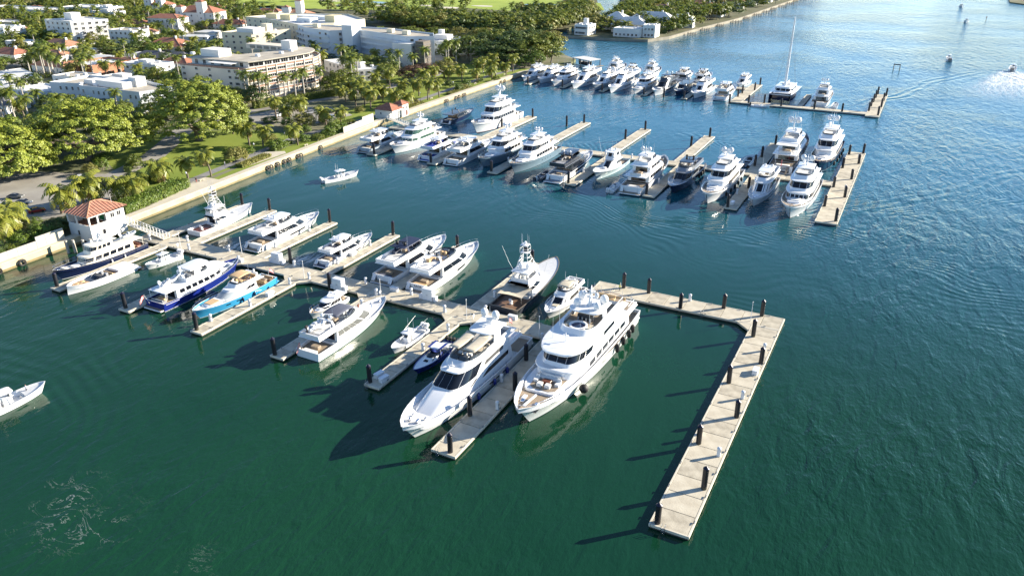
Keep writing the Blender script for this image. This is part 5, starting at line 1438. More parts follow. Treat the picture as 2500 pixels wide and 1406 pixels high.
# blue sport boat
def sport_boat():
    L, B = 13.0, 3.5
    r = thing("sport_boat", "royal blue and white sport boat with blue seats beside the large white yacht", "powerboat", (-72.6, 105.6, 0), -PI / 2, "open motorboats")
    H = Hull(r, L, B, 1.05, 1.15, 1.5, ROYAL, None, BOTTOM, rake=.10, bul=.1, deck=WHITE, cockpit=(0, .52, .5, GREYC), full=2.0, cap=ROYAL, flare=1.2, blunt=.01)
    T = Tier(r, .2, 3.0, 1.3, 1.1, .35, 2.4, .3, 1.4, 0, .1, WHITE, "foredeck_fairing")
    T.front(.85, .2, 2.0, 1, GLASS, "windscreen")
    for yy in (-.65, .65): pad(r, "helm_seat", -1.2, yy, .5, .9, .9, 1.0, BLUEC)
    for yy in (-.65, .65): pad(r, "passenger_seat", -2.8, yy, .5, .9, .9, .95, GREYC)
    slabtop(r, "hardtop", -3.0, -.4, 1.35, 2.35, .12, .5, WHITE)
    for s in (-1, 1): MB().box(-3.2, s * 1.2 - .22, 2.48, -.3, s * 1.2 + .22, 2.54).build("blue_roof_stripe", ROYAL, r)
    for s in (-1, 1):
        for xx in (-2.8, -.8): MB().tube([(xx, s * 1.4, 1.0), (xx, s * 1.2, 2.36)], .05, 5).build("hardtop_leg", WHITE, r)
    pad(r, "sun_pad", -4.9, 0, .55, 2.0, 2.6, .5, CUSH)
    outboards(r, -L / 2, [-1.2, -.4, .4, 1.2], .5, RUBBER)
sport_boat()

# ------------------------------------------------------------------ near dock, landward (far) side
sportfisher("small white sportfisher with a tower and dark red teak cockpit, nearest the seawall", -165.7, 131.6, 153.4, 1, 5.4, WHITE, None, True, cockm=TEAKD, riggers=True)
flybridge_yacht("white flybridge yacht with grey upper windows on the third slip from the gatehouse", -143.6, 129.8, 156.4, 1, 6.2, WHITE, hullwin=((.40, .66, .50, .74),), swin=2, seatm=CUSH, winm=GLASS, nof=2)
flybridge_yacht("small white cruiser with an open flybridge between two empty finger piers", -121.0, 129.8, 150.8, 1, 4.9, WHITE, top="hard", hullwin=((.45, .62, .45, .68),), swin=2, nof=3, cockm=SLATEC)
flybridge_yacht("white yacht with a black bimini, the left one of two moored side by side", -102.2, 128.6, 157.2, 1, 6.5, WHITE, top="hard", topm=mat("navy_canvas_top", (.02, .03, .07), .6), hullwin=((.36, .56, .46, .74), (.6, .75, .5, .72)), seatm=SLATEC, domem=RUBBER, swin=1)
r, H, T1, k, L, B = flybridge_yacht("white yacht with tan seats, the right one of two moored side by side", -92.3, 128.2, 156.8, 1, 6.5, WHITE, top="arch", hullwin=((.45, .60, .42, .70), (.32, .36, .5, .56), (.66, .7, .55, .62)), seatm=TAN, domem=DKGREY, transom="EAGR", swin=2)
sportfisher("big dark hulled sportfisher with a tall tower and beige cockpit awning", -69.9, 128.9, 156.0, 1, 7.2, DKGREY, None, True, awn=True, capm=TEAK, bot=BOTTOM, cockm=mat('brown_teak', (.20, .12, .075), .5, var=.2, scale=3, stretch=(.3, 6, 1)))
flybridge_yacht("white cruiser with a beige bimini between the dark sportfisher and the largest yacht", -60.4, 147.8, 130.4, -1, 4.7, WHITE, top="bimini", topm=BEIGE, hullwin=((.5, .66, .48, .58),), padm=BEIGE, plat=1.0, cockm=GREYC, swin=2, nof=1)

# ------------------------------------------------------------------ middle dock, near side
flybridge_yacht("pale white yacht with a large oval side window, first from the seawall", -176.4, 218.4, 246, 1, 6.8, PALEGREY, hullwin=((.3, .36, .5, .58),), swin=1, top="hard")
tri_deck_yacht("big white yacht with bands of green tinted windows, second from the seawall", -165.6, 252.6, 221.2, -1, 7.6, WHITE, winm=mat("green_tinted_glass", (.05, .10, .08), .1, spec=.5), panes=1, upanes=3, plat=0, fw=6, dr=.6, masth=5, ports=4)
flybridge_yacht("white yacht with royal blue canvas over its flybridge seats", -150.6, 219.6, 246, 1, 6.6, WHITE, seatm=BLUEC, padm=BLUEC, swin=5, top="hard", cockm=BLUEC)
flybridge_yacht("white yacht stern out with a wide flybridge, beside the blue canvas yacht", -139.4, 219.2, 249.5, 1, 7.1, WHITE, two=None, swin=2, hullwin=((.44, .5, .4, .7), (.55, .6, .4, .7)), top="hard")
tri_deck_yacht("white yacht with a steel blue hull and twin domes, bow out, left of the pair", -128.4, 252.8, 220.4, -1, 7.4, GREYB, panes=5, upanes=5, plat=0, masth=4, dr=.75, ports=5)
tri_deck_yacht("white yacht with a steel blue hull and round bow, right of the pair", -115.6, 252.8, 218.8, -1, 7.6, GREYB, panes=6, upanes=5, plat=0, masth=3.6, ports=4)
def open_black_yacht():
    r, H, T1, k, L, B = flybridge_yacht("black and white open yacht, stern out with grey sun loungers", -99.6, 216.8, 250, 1, 6.9, WHITE, top="hard", topm=BLACKH, sup=DKGREY, padm=GREYC, seatm=GREYC, cockm=GREYC, hullwin=((.28, .80, .50, .86),), swin=1, domem=PLASTIC, plat=3.0)
    for yy in (-1.6, 0, 1.6): pad(r, "sun_lounger", -.43 * L, yy, 1.2 * k, 2.2, 1.3, .3, GREYC)
open_black_yacht()
inflatable("grey tender with three white outboards behind the black and white open yacht", -105.2, 222.5, PI / 2, 9.0, DKGREY, 0.05, engm=OUTB)
sportfisher("white sportfisher with teal reflection tinted into its hull and two tall outriggers, bow out", -88.2, 251, 225.5, -1, 6.6, mat("white_gelcoat_teal_reflection", (.50, .60, .63), .22, coat=.4), None, False, encl=True, cockm=TEAK)  # hull is white; shade and teal reflection are put into its gelcoat colour
r, H, T1, T2, k, L, B = tri_deck_yacht("white yacht stern out with lounge decks and a helipad-like round bow rail", -73.4, 216.6, 252, 1, 8.0, WHITE, panes=5, upanes=3, transom=None, dr=.7, plat=2.2)
console_boat("white outboard tender tied at the stern of the white lounge deck yacht", -79.6, 224.5, 216.5, 1, 2.6, WHITE, 3, OUTB, False, k=.8)
def navy_express():
    r, H, T1, k, L, B = flybridge_yacht("dark navy express yacht with black domes, bow out", -62.3, 251.5, 223, -1, 6.6, NAVY, sup=mat("metallic_grey_gelcoat", (.30, .32, .35), .22, metal=.3), top="hard", topm=BLACKH, domem=RUBBER, padm=GREYC, seatm=GREYC, swin=1, plat=0, deckm=OFFWHITE, hullwin=((.35, .6, .55, .66),), tall=.9)
    fenders(r, H, (.12, .2, .3), 1, .4, 1.5, .4)
navy_express()
tri_deck_yacht("white yacht with black fenders along its side and a teak stair on the foredeck", -49.9, 252.6, 216.8, -1, 7.9, WHITE, panes=5, upanes=3, plat=0, fend=1, dr=.85, masth=3.6, ports=3)
inflatable("big black inflatable boat tied beyond the middle dock", -48.6, 268.5, PI / 2, 11, BLACKH, 0.05)
flybridge_yacht("slim white yacht with twin domes, bow out beside the middle head pier's neighbour", -37.4, 250.5, 221.6, -1, 6.3, WHITE, swin=2, top="hard", nof=1, plat=0, hullwin=((.4, .6, .5, .66),), tall=1.1)
tri_deck_yacht("broad white yacht with a row of square front windows beside the middle head pier", -26.0, 252.6, 214.8, -1, 8.8, WHITE, panes=5, upanes=3, plat=0, fw=7, dr=.8, masth=4.5, ports=3)
# middle dock, far side
r, H, T1, T2, k, L, B = tri_deck_yacht("navy hulled yacht stern to the walkway with red ensign and tall white mast", -36.4, 260.2, 304, 1, 8.8, NAVY, panes=5, upanes=4, plat=1.6, masth=8.5, dr=.9, awning=CUSH, deckm=TEAK)
MB().box(-L / 2 - .06, -B * .36, .9, -L / 2 - .02, B * .36, 2.2 * k).build("transom_panel", PALEGREY, r); text("name_lettering", "PORT", .95, NAVY, r, (-L / 2 - .09, -.9, 1.75), (PI / 2, 0, -PI / 2)); flag(r, -L / 2 + .4, 0, 2.4, 2.2, REDF)
MB().add([(-L / 2 - 3.6, -2.4, .95), (-L / 2 - .1, -2.4, 2.3), (-L / 2 - .1, -1.7, 2.3), (-L / 2 - 3.6, -1.7, .95), (-L / 2 - 3.6, -2.4, 1.03), (-L / 2 - .1, -2.4, 2.38), (-L / 2 - .1, -1.7, 2.38), (-L / 2 - 3.6, -1.7, 1.03)], [(3, 2, 1, 0), (4, 5, 6, 7), (0, 1, 5, 4), (1, 2, 6, 5), (2, 3, 7, 6), (3, 0, 4, 7)]).build("passerelle", TEAK, r)
tri_deck_yacht("navy hulled white yacht, bow towards the walkway, behind the square windowed yacht", -25.4, 306, 264.5, -1, 8.6, NAVY, two=None, panes=5, upanes=2, plat=0, masth=6.5, dr=.8, fend=1)
tri_deck_yacht("tall white explorer yacht with high bow and rows of square windows", -154.3, 297, 260.5, -1, 9.0, WHITE, panes=7, upanes=7, plat=0, fw=6, masth=6.5, dr=.9, k=1.2, ports=4, boot=REDP)
flybridge_yacht("dark navy open express yacht between the seawall and the white explorer", -173.6, 270.5, 293.8, 1, 5.6, NAVY, sup=DKGREY, topm=BLACKH, domem=RUBBER, fly=False, plat=1.2, swin=1, seatm=GREYC, hullwin=())
# ------------------------------------------------------------------ farthest dock
FG = "yachts in the farthest moored row"
far = [(-188.3, 371, 398, "first from the seawall, low and white", 0, WHITE), (-178.4, 370, 398, "second from the seawall, slim and white", 0, WHITE), (-168.2, 364.5, 398, "third from the seawall, tall and white", 1, WHITE), (-156.6, 363.5, 398, "fourth from the seawall, white with stripes", 0, WHITE),
       (-145.6, 365.5, 398, "fifth from the seawall, pale grey hull", 0, PALEGREY), (-135.8, 361.5, 398, "sixth from the seawall, cream white", 0, WHITE), (-124.4, 364, 398, "seventh from the seawall, rounded bow with black fenders", 1, WHITE), (-114.2, 365, 398, "eighth from the seawall, black glass and black top", 2, WHITE),
       (-105.2, 371, 396, "ninth from the seawall, small with dark navy hull", 3, NAVY), (-95.6, 367.5, 398, "tenth from the seawall, wide white bow with black domes", 4, WHITE)]
for (x, yb, ys, lb, sty, hm) in far:
    lab = "far row yacht bow out, " + lb
    if sty == 1: tri_deck_yacht(lab, x, ys, yb, -1, 7.0, hm, panes=4, upanes=2, plat=0, ports=0, masth=2.5, dr=.45, grp=FG, k=.8)
    elif sty == 2: flybridge_yacht(lab, x, ys, yb, -1, 7.2, hm, sup=DKGREY, topm=BLACKH, swin=1, plat=0, hullwin=((.35, .7, .45, .75),), grp=FG, nof=1)
    elif sty == 3: flybridge_yacht(lab, x, ys, yb, -1, 6.0, hm, sup=DKGREY, topm=BLACKH, swin=1, plat=0, fly=False, grp=FG, nof=1)
    else: flybridge_yacht(lab, x, ys, yb, -1, 6.9, hm, swin=2, plat=0, nof=1, domem=RUBBER if sty == 4 else WHITE, grp=FG, hullwin=((.4, .62, .5, .66),), top=("hard", "arch", "hard", "arch")[int(abs(x)) % 4])
flybridge_yacht("far row yacht stern out at the lagoon end, white with layered decks", -83.8, 369.0, 398, 1, 7.0, WHITE, swin=2, grp=FG, top="hard")
flybridge_yacht("tall slim white yacht behind the spur pier at the lagoon end of the far row", -82.6, 424, 405, -1, 5.6, WHITE, swin=1, grp=FG, top="hard", nof=1, plat=0, tall=1.2)
for i, (x, y0, y1, sty) in enumerate(((-154, 407, 434, 1), (-143.5, 407, 430, 0), (-133, 407, 432, 1), (-114.6, 407, 432, 0), (-104.4, 407, 432, 2))):
    lab = "white yacht moored stern first behind the far row, %s from the seawall" % ORD[i]
    if sty == 1: tri_deck_yacht(lab, x, y0, y1, 1, 7.0, WHITE, panes=4, upanes=3, plat=1, ports=0, masth=3, dr=.45, grp=FG, k=.85)
    else: flybridge_yacht(lab, x, y0, y1, 1, 6.6, WHITE, swin=2, grp=FG, domem=RUBBER if sty == 2 else WHITE)
tri_deck_yacht("white layered yacht stern out beside the catamaran at the farthest dock", -40.2, 374.4, 406, 1, 7.6, WHITE, panes=4, upanes=3, plat=1.5, ports=0, masth=5, dr=.6, grp=FG)
console_boat("white tender tied beside the layered yacht at the farthest dock", -33.6, 384, 375, 1, 3.0, WHITE, 2, OUTB, False, k=.9, grp="yacht tenders")
console_boat("small white dinghy lying along the near side of the farthest cross pier", -63.5, 0, 8.5, 1, 2.5, WHITE, 1, RUBBER, False, k=.7, grp="yacht tenders", rz=.02)
bpy.context.view_layer.update()
for o in COL.objects:
    if o.get("label", "").startswith("small white dinghy"): o.location = (-63.5, 364.6, 0)
def catamaran():
    L, B = 25.5, 12.0
    r = thing("sailing_catamaran", "big sailing catamaran with navy hulls and a very tall mast", "catamaran", (-57.6, 388.5, 0), -PI / 2, "sailing boats")
    for s in (-1, 1):
        mb = MB(); n = 14; rings = []
        for i in range(n + 1):
            t = i / n; w = 1.15 * (1 if t < .5 else 1 - ((t - .5) / .5) ** 2.2); w = max(w, .06); z = 3.7 + .5 * t
            xx = -L / 2 + L * t
            rings.append([(xx, s * (B / 2 - 1.2) - w, z), (xx, s * (B / 2 - 1.2) - w * .7, -.6), (xx, s * (B / 2 - 1.2) + w * .7, -.6), (xx, s * (B / 2 - 1.2) + w, z)])
        mb.loft(rings, True, True, True); mb.build("hull", NAVY, r, 35)
        MB().prism([(-L / 2, s * (B / 2 - 1.2) - 1.1), (2, s * (B / 2 - 1.2) - 1.1), (L / 2 - .6, s * (B / 2 - 1.2) - .15), (L / 2 - .6, s * (B / 2 - 1.2) + .15), (2, s * (B / 2 - 1.2) + 1.1), (-L / 2, s * (B / 2 - 1.2) + 1.1)], 4.12, 4.2).build("side_deck", WHITE, r)
    MB().box(-L / 2 + 1, -B / 2 + 2.2, .9, 9.6, B / 2 - 2.2, 4.1).build("bridge_deck", NAVY, r)
    MB().box(-L / 2 + 1, -B / 2 + 2.2, 4.105, 9.5, B / 2 - 2.2, 4.18).build("bridge_deck_top", WHITE, r)
    T = Tier(r, -8.5, 6.6, 4.3, 4.1, 1.9, 5, .5, 2.2, .3, .5, WHITE, "saloon", (1.5, .3, .1, .2))
    T.front(.6, .25, .75, 5, GLASS); T.side(-6, .5, .3, .75, 3, GLASS)
    pad(r, "fly_sofa", -4, 0, T.top, 3, 4, .5, CUSH)
    MB().box(9.7, -B / 2 + 2.2, 3.8, L / 2 - 2, B / 2 - 2.2, 3.84).build("trampoline", DKGREY, r)
    MB().tube([(L / 2 - 1.8, -B / 2 + 1.2, 3.6), (L / 2 - 1.8, B / 2 - 1.2, 3.6)], .16, 8).build("crossbeam", ALU, r, 60)
    m = MB().tube([(1.2, 0, 5.4), (.6, 0, 20), (0, 0, 37)], .62, 10, 0, .32).build("mast", WHITE, r, 60)
    MB().tube([(1.0, 0, 6.2), (-9.5, 0, 6.6)], .25, 8).build("boom", ALU, m, 60)
    MB().tube([(.8, 0, 6.5), (-9.3, 0, 6.95)], .34, 8).build("furled_sail", CUSH, m, 60)
    for z in (15, 26): MB().tube([(.7, -1.6, z), (.7, 1.6, z)], .06, 6).build("spreader", ALU, m)
    for (a, b) in (((L / 2 - 1.8, 0, 2.8), (.1, 0, 35)), ((-1, -B / 2 + 1.1, 2.8), (.4, 0, 30)), ((-1, B / 2 - 1.1, 2.8), (.4, 0, 30)), ((-1, -B / 2 + 1.1, 2.8), (.7, -1.6, 26)), ((-1, B / 2 - 1.1, 2.8), (.7, 1.6, 26))):
        MB().tube([a, b], .035, 4).build("stay", GREYM, m)
catamaran()
# ------------------------------------------------------------------ boats under way
r, H, L, B = console_boat("white centre console boat crossing the basin between the near and middle docks", -163.6, 0, 13, 1, 3.7, WHITE, 3, OUTB, k=1.15, rz=math.radians(66), people=1)
r.location = (-163.2, 190.2, 0)
r, H, L, B = console_boat("white open boat cut off by the left edge of the picture, heading in", 0, 0, 14, 1, 3.9, WHITE, 3, OUTB, k=1.2, rz=math.radians(78))
r.location = (-129.6, 58.3, 0); r.rotation_euler.z = math.radians(80)
for (x, y, rz, lb, L_) in ((11, 551, 95, "lone white motorboat far out on the lagoon, no wake", 11), (43.3, 528, 84, "white motorboat running away with a broad foaming wake", 13), (22, 783, -95, "tiny white boat far up the lagoon, nearer of the two", 12), (19, 930, -85, "tiny white boat far up the lagoon, farther of the two", 12)):
    r, H, L, B = console_boat(lb, 0, 0, L_, 1, L_ * .31, WHITE, 3, RUBBER, k=1.25, rz=math.radians(rz), grp="boats under way on the lagoon")
    r.location = (x, y, 0)
# ------------------------------------------------------------------ buildings
GTILE = mat("sunfaded_tile_roof", (.40, .17, .11), .85, col2=(.50, .26, .18), scale=1.2, bump=.4, bscale=4)
TILE = mat("barrel_tile_roof", (.28, .105, .065), .85, col2=(.38, .175, .115), scale=1.2, bump=.5, bscale=4)
TILE2 = mat("faded_tile_roof", (.33, .16, .10), .85, col2=(.42, .23, .15), scale=.9, bump=.5, bscale=4)
TILER = mat("ridge_tile", (.42, .22, .13), .85, var=.1, scale=2)
SLATE = mat("grey_shingle_roof", (.10, .10, .11), .85, col2=(.16, .16, .17), scale=1.0, bump=.4, bscale=4)
WROOF = mat("white_membrane_roof", (.60, .60, .58), .85, col2=(.72, .71, .68), scale=.15)
GROOF = mat("gravel_roof", (.36, .32, .26), .95, col2=(.50, .46, .38), scale=.25, bump=.3, bscale=3)
STUC = mat("bright_stucco", (.73, .72, .69), .9, var=.04, scale=.2)
STUCB = mat("cool_white_stucco", (.66, .70, .73), .9, var=.04, scale=.2)
STUCC = mat("cream_stucco", (.68, .62, .47), .9, var=.05, scale=.2)
STUCY = mat("pale_yellow_stucco", (.70, .60, .36), .9, var=.05, scale=.2)
STUCP = mat("pinkish_stucco", (.70, .62, .51), .9, var=.05, scale=.2)
BAND = mat("terracotta_band", (.36, .21, .155), .85, var=.12, scale=.6)
SALMON = mat("salmon_parapet", (.48, .22, .13), .85, var=.1, scale=.4)
WINF = mat("window_frame_white", (.62, .62, .60), .6)
WING = mat("dark_window_pane", (.018, .02, .024), .12, spec=.5)
WINL = mat("curtained_pane", (.22, .22, .21), .25, var=.25, scale=1.2)
AWN = mat("white_awning", (.72, .71, .67), .8)
SHADEM = mat("scaffold_netting", (.16, .14, .12), .9, var=.3, scale=1.5)
GREENC = mat("green_awning", (.02, .22, .08), .7)
WINS = {}
OBST = [(-332, 260, -268, 332), (-366, 378, -250, 410), (-194, 112, -180, 126), (-204, 260, -192, 275)]
def window_mesh(w, h, n=1, lite=False):
    k = (round(w, 1), round(h, 1), n, lite)
    if k not in WINS:
        mb = MB()
        f = .09
        for (a, b, c, d) in ((-w / 2, 0, w / 2, f), (-w / 2, h - f, w / 2, h), (-w / 2, f, -w / 2 + f, h - f), (w / 2 - f, f, w / 2, h - f)):
            mb.box(a, -.10, b, c, .02, d, 0)
        for i in range(1, n):
            x = -w / 2 + w * i / n
            mb.box(x - .05, -.09, f, x + .05, .02, h - f, 0)
        mb.box(-w / 2 + f, -.05, f, w / 2 - f, .02, h - f, 1)
        mb.box(-w / 2 - .1, -.2, -.12, w / 2 + .1, .02, -.003, 0)
        WINS[k] = mb.mesh("window", [WINF, WINL if lite else WING])
    return WINS[k]
def wins_on(root, p0, p1, zs, n, w=1.6, h=1.5, panes=2, m0=.8, skip=0.0, every=None, lite=.2):
    """row of windows on the outer face of the wall from p0 to p1 (outer face to the right of the direction)"""
    a, b = Vector(p0), Vector(p1)
    d = b - a; L = d.length; d.normalize()
    rz = math.atan2(d.y, d.x)
    for z in zs:
        for i in range(n):
            if random.random() < skip: continue
            t = m0 + (L - 2 * m0) * (i + .5) / n
            p = a + d * t
            o = link("window", window_mesh(w, h, panes, random.random() < lite), root, (p.x - root.location.x, p.y - root.location.y, z), rz)
def block(root, poly, z0, z1, wm=STUC, rm=WROOF, parapet=.8, name="wall"):
    cx, cy = root.location.x, root.location.y
    OBST.append((min(p[0] for p in poly) - 1.5, min(p[1] for p in poly) - 1.5, max(p[0] for p in poly) + 1.5, max(p[1] for p in poly) + 1.5))
    P_ = [(x - cx, y - cy) for x, y in poly]
    w = MB().prism(P_, z0, z1).build(name, wm, root)
    c = Vector((sum(p[0] for p in P_) / len(P_), sum(p[1] for p in P_) / len(P_)))
    q = [tuple(c + (Vector(p) - c) * (1 - .35 / max(1, (Vector(p) - c).length))) for p in P_]
    MB().add([(x, y, z1 + .02) for x, y in q], [tuple(range(len(q)))]).build("roof", rm, root)
    if parapet:
        mb = MB(); n = len(P_)
        mb.loft([[(x, y, z1 + .003) for x, y in P_], [(x, y, z1 + parapet) for x, y in P_], [(x, y, z1 + parapet) for x, y in q], [(x, y, z1 + .003) for x, y in q]], True)
        mb.build("parapet", wm, root)
    return w
EXTRA = []
def seg_dist(x, y, a, b):
    dx, dy = b[0] - a[0], b[1] - a[1]
    t = max(0, min(1, ((x - a[0]) * dx + (y - a[1]) * dy) / (dx * dx + dy * dy)))
    return math.hypot(x - a[0] - t * dx, y - a[1] - t * dy)
def ccw(poly):
    a = sum(poly[i][0] * poly[(i + 1) % len(poly)][1] - poly[(i + 1) % len(poly)][0] * poly[i][1] for i in range(len(poly)))
    return poly if a > 0 else poly[::-1]
def building(name, label, poly, h, floors, cols, wm=STUC, rm=WROOF, parapet=.8, boxes=(), w=1.6, wh=1.5, panes=2, lite=.2, fh=None, base=GZ, cat="building", skip=.06):
    poly = ccw(poly)
    cx, cy = sum(p[0] for p in poly) / len(poly), sum(p[1] for p in poly) / len(poly)
    root = thing(name, label, cat, (cx, cy, 0))
    block(root, poly, base - .3, base + h, wm, rm, parapet)
    fh = fh or h / floors
    n = len(poly)
    for i in range(n):
        if i < len(cols) and cols[i]:
            wins_on(root, poly[i], poly[(i + 1) % n], [base + fh * f + .95 for f in range(floors)], cols[i], w, wh, panes, lite=lite, skip=skip)
    for (bx, by, bw, bd, bh, bm) in boxes:
        MB().box(bx - bw / 2 - cx, by - bd / 2 - cy, base + h + .03, bx + bw / 2 - cx, by + bd / 2 - cy, base + h + bh).build("roof_house", bm, root)
    for k in range(3 if h > 5 else 1):
        t = random.random(); p = poly[k % n]; c_ = (cx, cy)
        x, y = lerp(p[0], cx, .45 + .2 * t) - cx, lerp(p[1], cy, .45 + .2 * t) - cy
        MB().box(x - .8, y - .6, base + h + .03, x + .8, y + .6, base + h + 1.1).build("air_conditioner", PLASTIC, root)
    return root
def hip_house(name, label, x, y, w, d, h, rz, rm=TILE, wm=STUC, pitch=.35, ov=.6, cols=4, floors=1, base=GZ, chim=True, cat="house", wing=None):
    root = thing(name, label, cat, (x, y, 0), rz)
    OBST.append((x - w / 2 - 1.5, y - d / 2 - 1.5, x + w / 2 + 1.5, y + d / 2 + 1.5))
    MB().box(-w / 2, -d / 2, base - .3, w / 2, d / 2, base + h).build("wall", wm, root)
    def hip(cx, cy, w_, d_, z, nm="roof"):
        a, b = w_ / 2 + ov, d_ / 2 + ov
        r = min(a, b); zz = z + r * pitch * 2 * .8
        if a >= b: R = [(-a + b, 0), (a - b, 0)]
        else: R = [(0, -b + a), (0, b - a)]
        V = [(cx - a, cy - b, z), (cx + a, cy - b, z), (cx + a, cy + b, z), (cx - a, cy + b, z), (cx + R[0][0], cy + R[0][1], zz), (cx + R[1][0], cy + R[1][1], zz)]
        Fs = [(0, 1, 5, 4), (1, 2, 5), (2, 3, 4, 5), (3, 0, 4), (3, 2, 1, 0)] if a >= b else [(0, 1, 4), (1, 2, 5, 4), (2, 3, 5), (3, 0, 4, 5), (3, 2, 1, 0)]
        o = MB().add(V, Fs).build(nm, rm, root)
        if rm in (TILE, TILE2):
            for i in range(4): MB().tube([V[i], V[4] if (V[i][0] - V[4][0]) ** 2 + (V[i][1] - V[4][1]) ** 2 < (V[i][0] - V[5][0]) ** 2 + (V[i][1] - V[5][1]) ** 2 else V[5]], .16, 5).build("ridge_tiles", TILER, o)
        return zz
    zz = hip(0, 0, w, d, base + h + .002)
    if wing:
        wx, wy, ww, wd, wh = wing
        MB().box(wx - ww / 2, wy - wd / 2, base - .3, wx + ww / 2, wy + wd / 2, base + wh).build("wing_wall", wm, root)
        hip(wx, wy, ww, wd, base + wh + .002, "wing_roof")
    if chim: MB().box(w * .2, -.6, base + h, w * .2 + 1.2, .6, zz + 1.0).build("chimney", wm, root)
    for f in range(floors):
        z = base + .9 + f * (h / floors)
        for i in range(cols):
            xx = -w / 2 + w * (i + .5) / cols
            link("window", window_mesh(1.3, 1.4, 2), root, (xx, -d / 2, z), 0)
        for i in range(max(1, cols // 2)):
            yy = -d / 2 + d * (i + .5) / max(1, cols // 2)
            link("window", window_mesh(1.3, 1.4, 2), root, (w / 2, yy, z), PI / 2)
    return root
# gatehouses ------------------------------------------------------
def gatehouse_near():
    r = thing("gatehouse", "white two storey gatehouse with red tile roof beside the nearer gangway", "gatehouse", (-187.3, 119.6, 0))
    w, d = 4.4, 5.2           # half sizes in x and y
    z0, z1, z2 = .9, 4.6, 8.0
    MB().box(-w, -d, z0, w, d, z1).build("lower_wall", STUC, r)
    for (a, b, c, e) in ((-w, -d, -w + .3, d), (w - .3, -d + 5.0, w, d), (-w + .3, d - .3, w - .3, d), (-w + .3, -d + 6, w - .3, -d + 6.3)):
        MB().box(a, b, z1 + .003, c, e, z2).build("upper_wall", STUC, r)
    MB().box(-w, -d, z1 + .003, w, -d + .25, z1 + .75).build("parapet", STUC, r); MB().box(w - .25, -d + .25, z1 + .003, w, -d + 5.0, z1 + .75).build("parapet", STUC, r)
    MB().box(-w + .3, -d + .3, z1 + .002, w - .3, -d + 5.9, z1 + .03).build("porch_floor", TILER, r)
    for (x, y) in ((-w + .2, -d + .2), (-.8, -d + .2), (w - .2, -d + .2), (w - .2, -d + 2.6)):
        MB().box(x - .18, y - .18, z1 + .75, x + .18, y + .18, z2).build("column", STUC, r)
    MB().box(-w, -d, z2 - .55, w, -d + .3, z2).build("lintel", STUC, r); MB().box(w - .3, -d + .3, z2 - .55, w, d, z2).build("lintel", STUC, r)
    MB().box(-2.6, -d + 5.92, z1 + .05, -1.4, -d + 5.99, z1 + 2.3).build("door", DKGREY, r); MB().box(.2, -d + 5.9, z1 + .3, 2.0, -d + 5.98, z1 + 2.4).build("green_curtain", GREENC, r)
    link("window", window_mesh(1.2, 1.3, 2), r, (w, d - 3.6, z1 + 1.2), PI / 2); link("window", window_mesh(1.2, 1.3, 2), r, (w, d - 1.7, z1 + 1.2), PI / 2)
    link("window", window_mesh(1.0, 1.4, 1), r, (w, -1.6, z0 + 1.3), PI / 2); link("window", window_mesh(.9, 1.4, 1), r, (-.6, -d, z0 + 1.3), 0)
    for x in (-3.2, 0, 3.2):
        for y in (-4, 0, 4): MB().cyl(x, y, -2, z0, .3, .3, 8).build("support_pile", SEAW, r)
    a, b = w + .7, d + .7
    zr = z2 + 2.1
    V = [(-a, -b, z2 + .003), (a, -b, z2 + .003), (a, b, z2 + .003), (-a, b, z2 + .003), (0, -b + a, zr), (0, b - a, zr)]
    ro = MB().add(V, [(0, 1, 4), (1, 2, 5, 4), (2, 3, 5), (3, 0, 4, 5), (3, 2, 1, 0)]).build("roof", GTILE, r)
    for i in range(4): MB().tube([V[i], V[4] if i < 2 else V[5]], .17, 6).build("ridge_tiles", TILER, ro)
    MB().tube([V[4], V[5]], .18, 6).build("ridge_tiles", TILER, ro)
    for k in range(13):       # barrel tile courses on the lit slope and the street slope
        y = -b + .5 + k * (2 * b - 1) / 12
        lim = min(1, (y + b) / a, (b - y) / a)
        for s in (-1, 1): MB().tube([(s * a, y, z2 + .06), (s * (a - a * lim), y, z2 + .06 + (zr - z2) * lim)], .11, 5).build("tile_course", GTILE, ro)
    for k in range(9):
        x = -a + .6 + k * (2 * a - 1.2) / 8
        lim = 1 - abs(x) / a
        for s in (-1, 1): MB().tube([(x, s * b, z2 + .06), (x, s * (b - a * lim), z2 + .06 + (zr - z2) * lim)], .11, 5).build("tile_course", GTILE, ro)
    MB().tube([(2.5, 3.5, z2 + .8), (2.5, 3.5, z2 + 3.4)], .05, 5).build("antenna", ALU, r)
gatehouse_near()
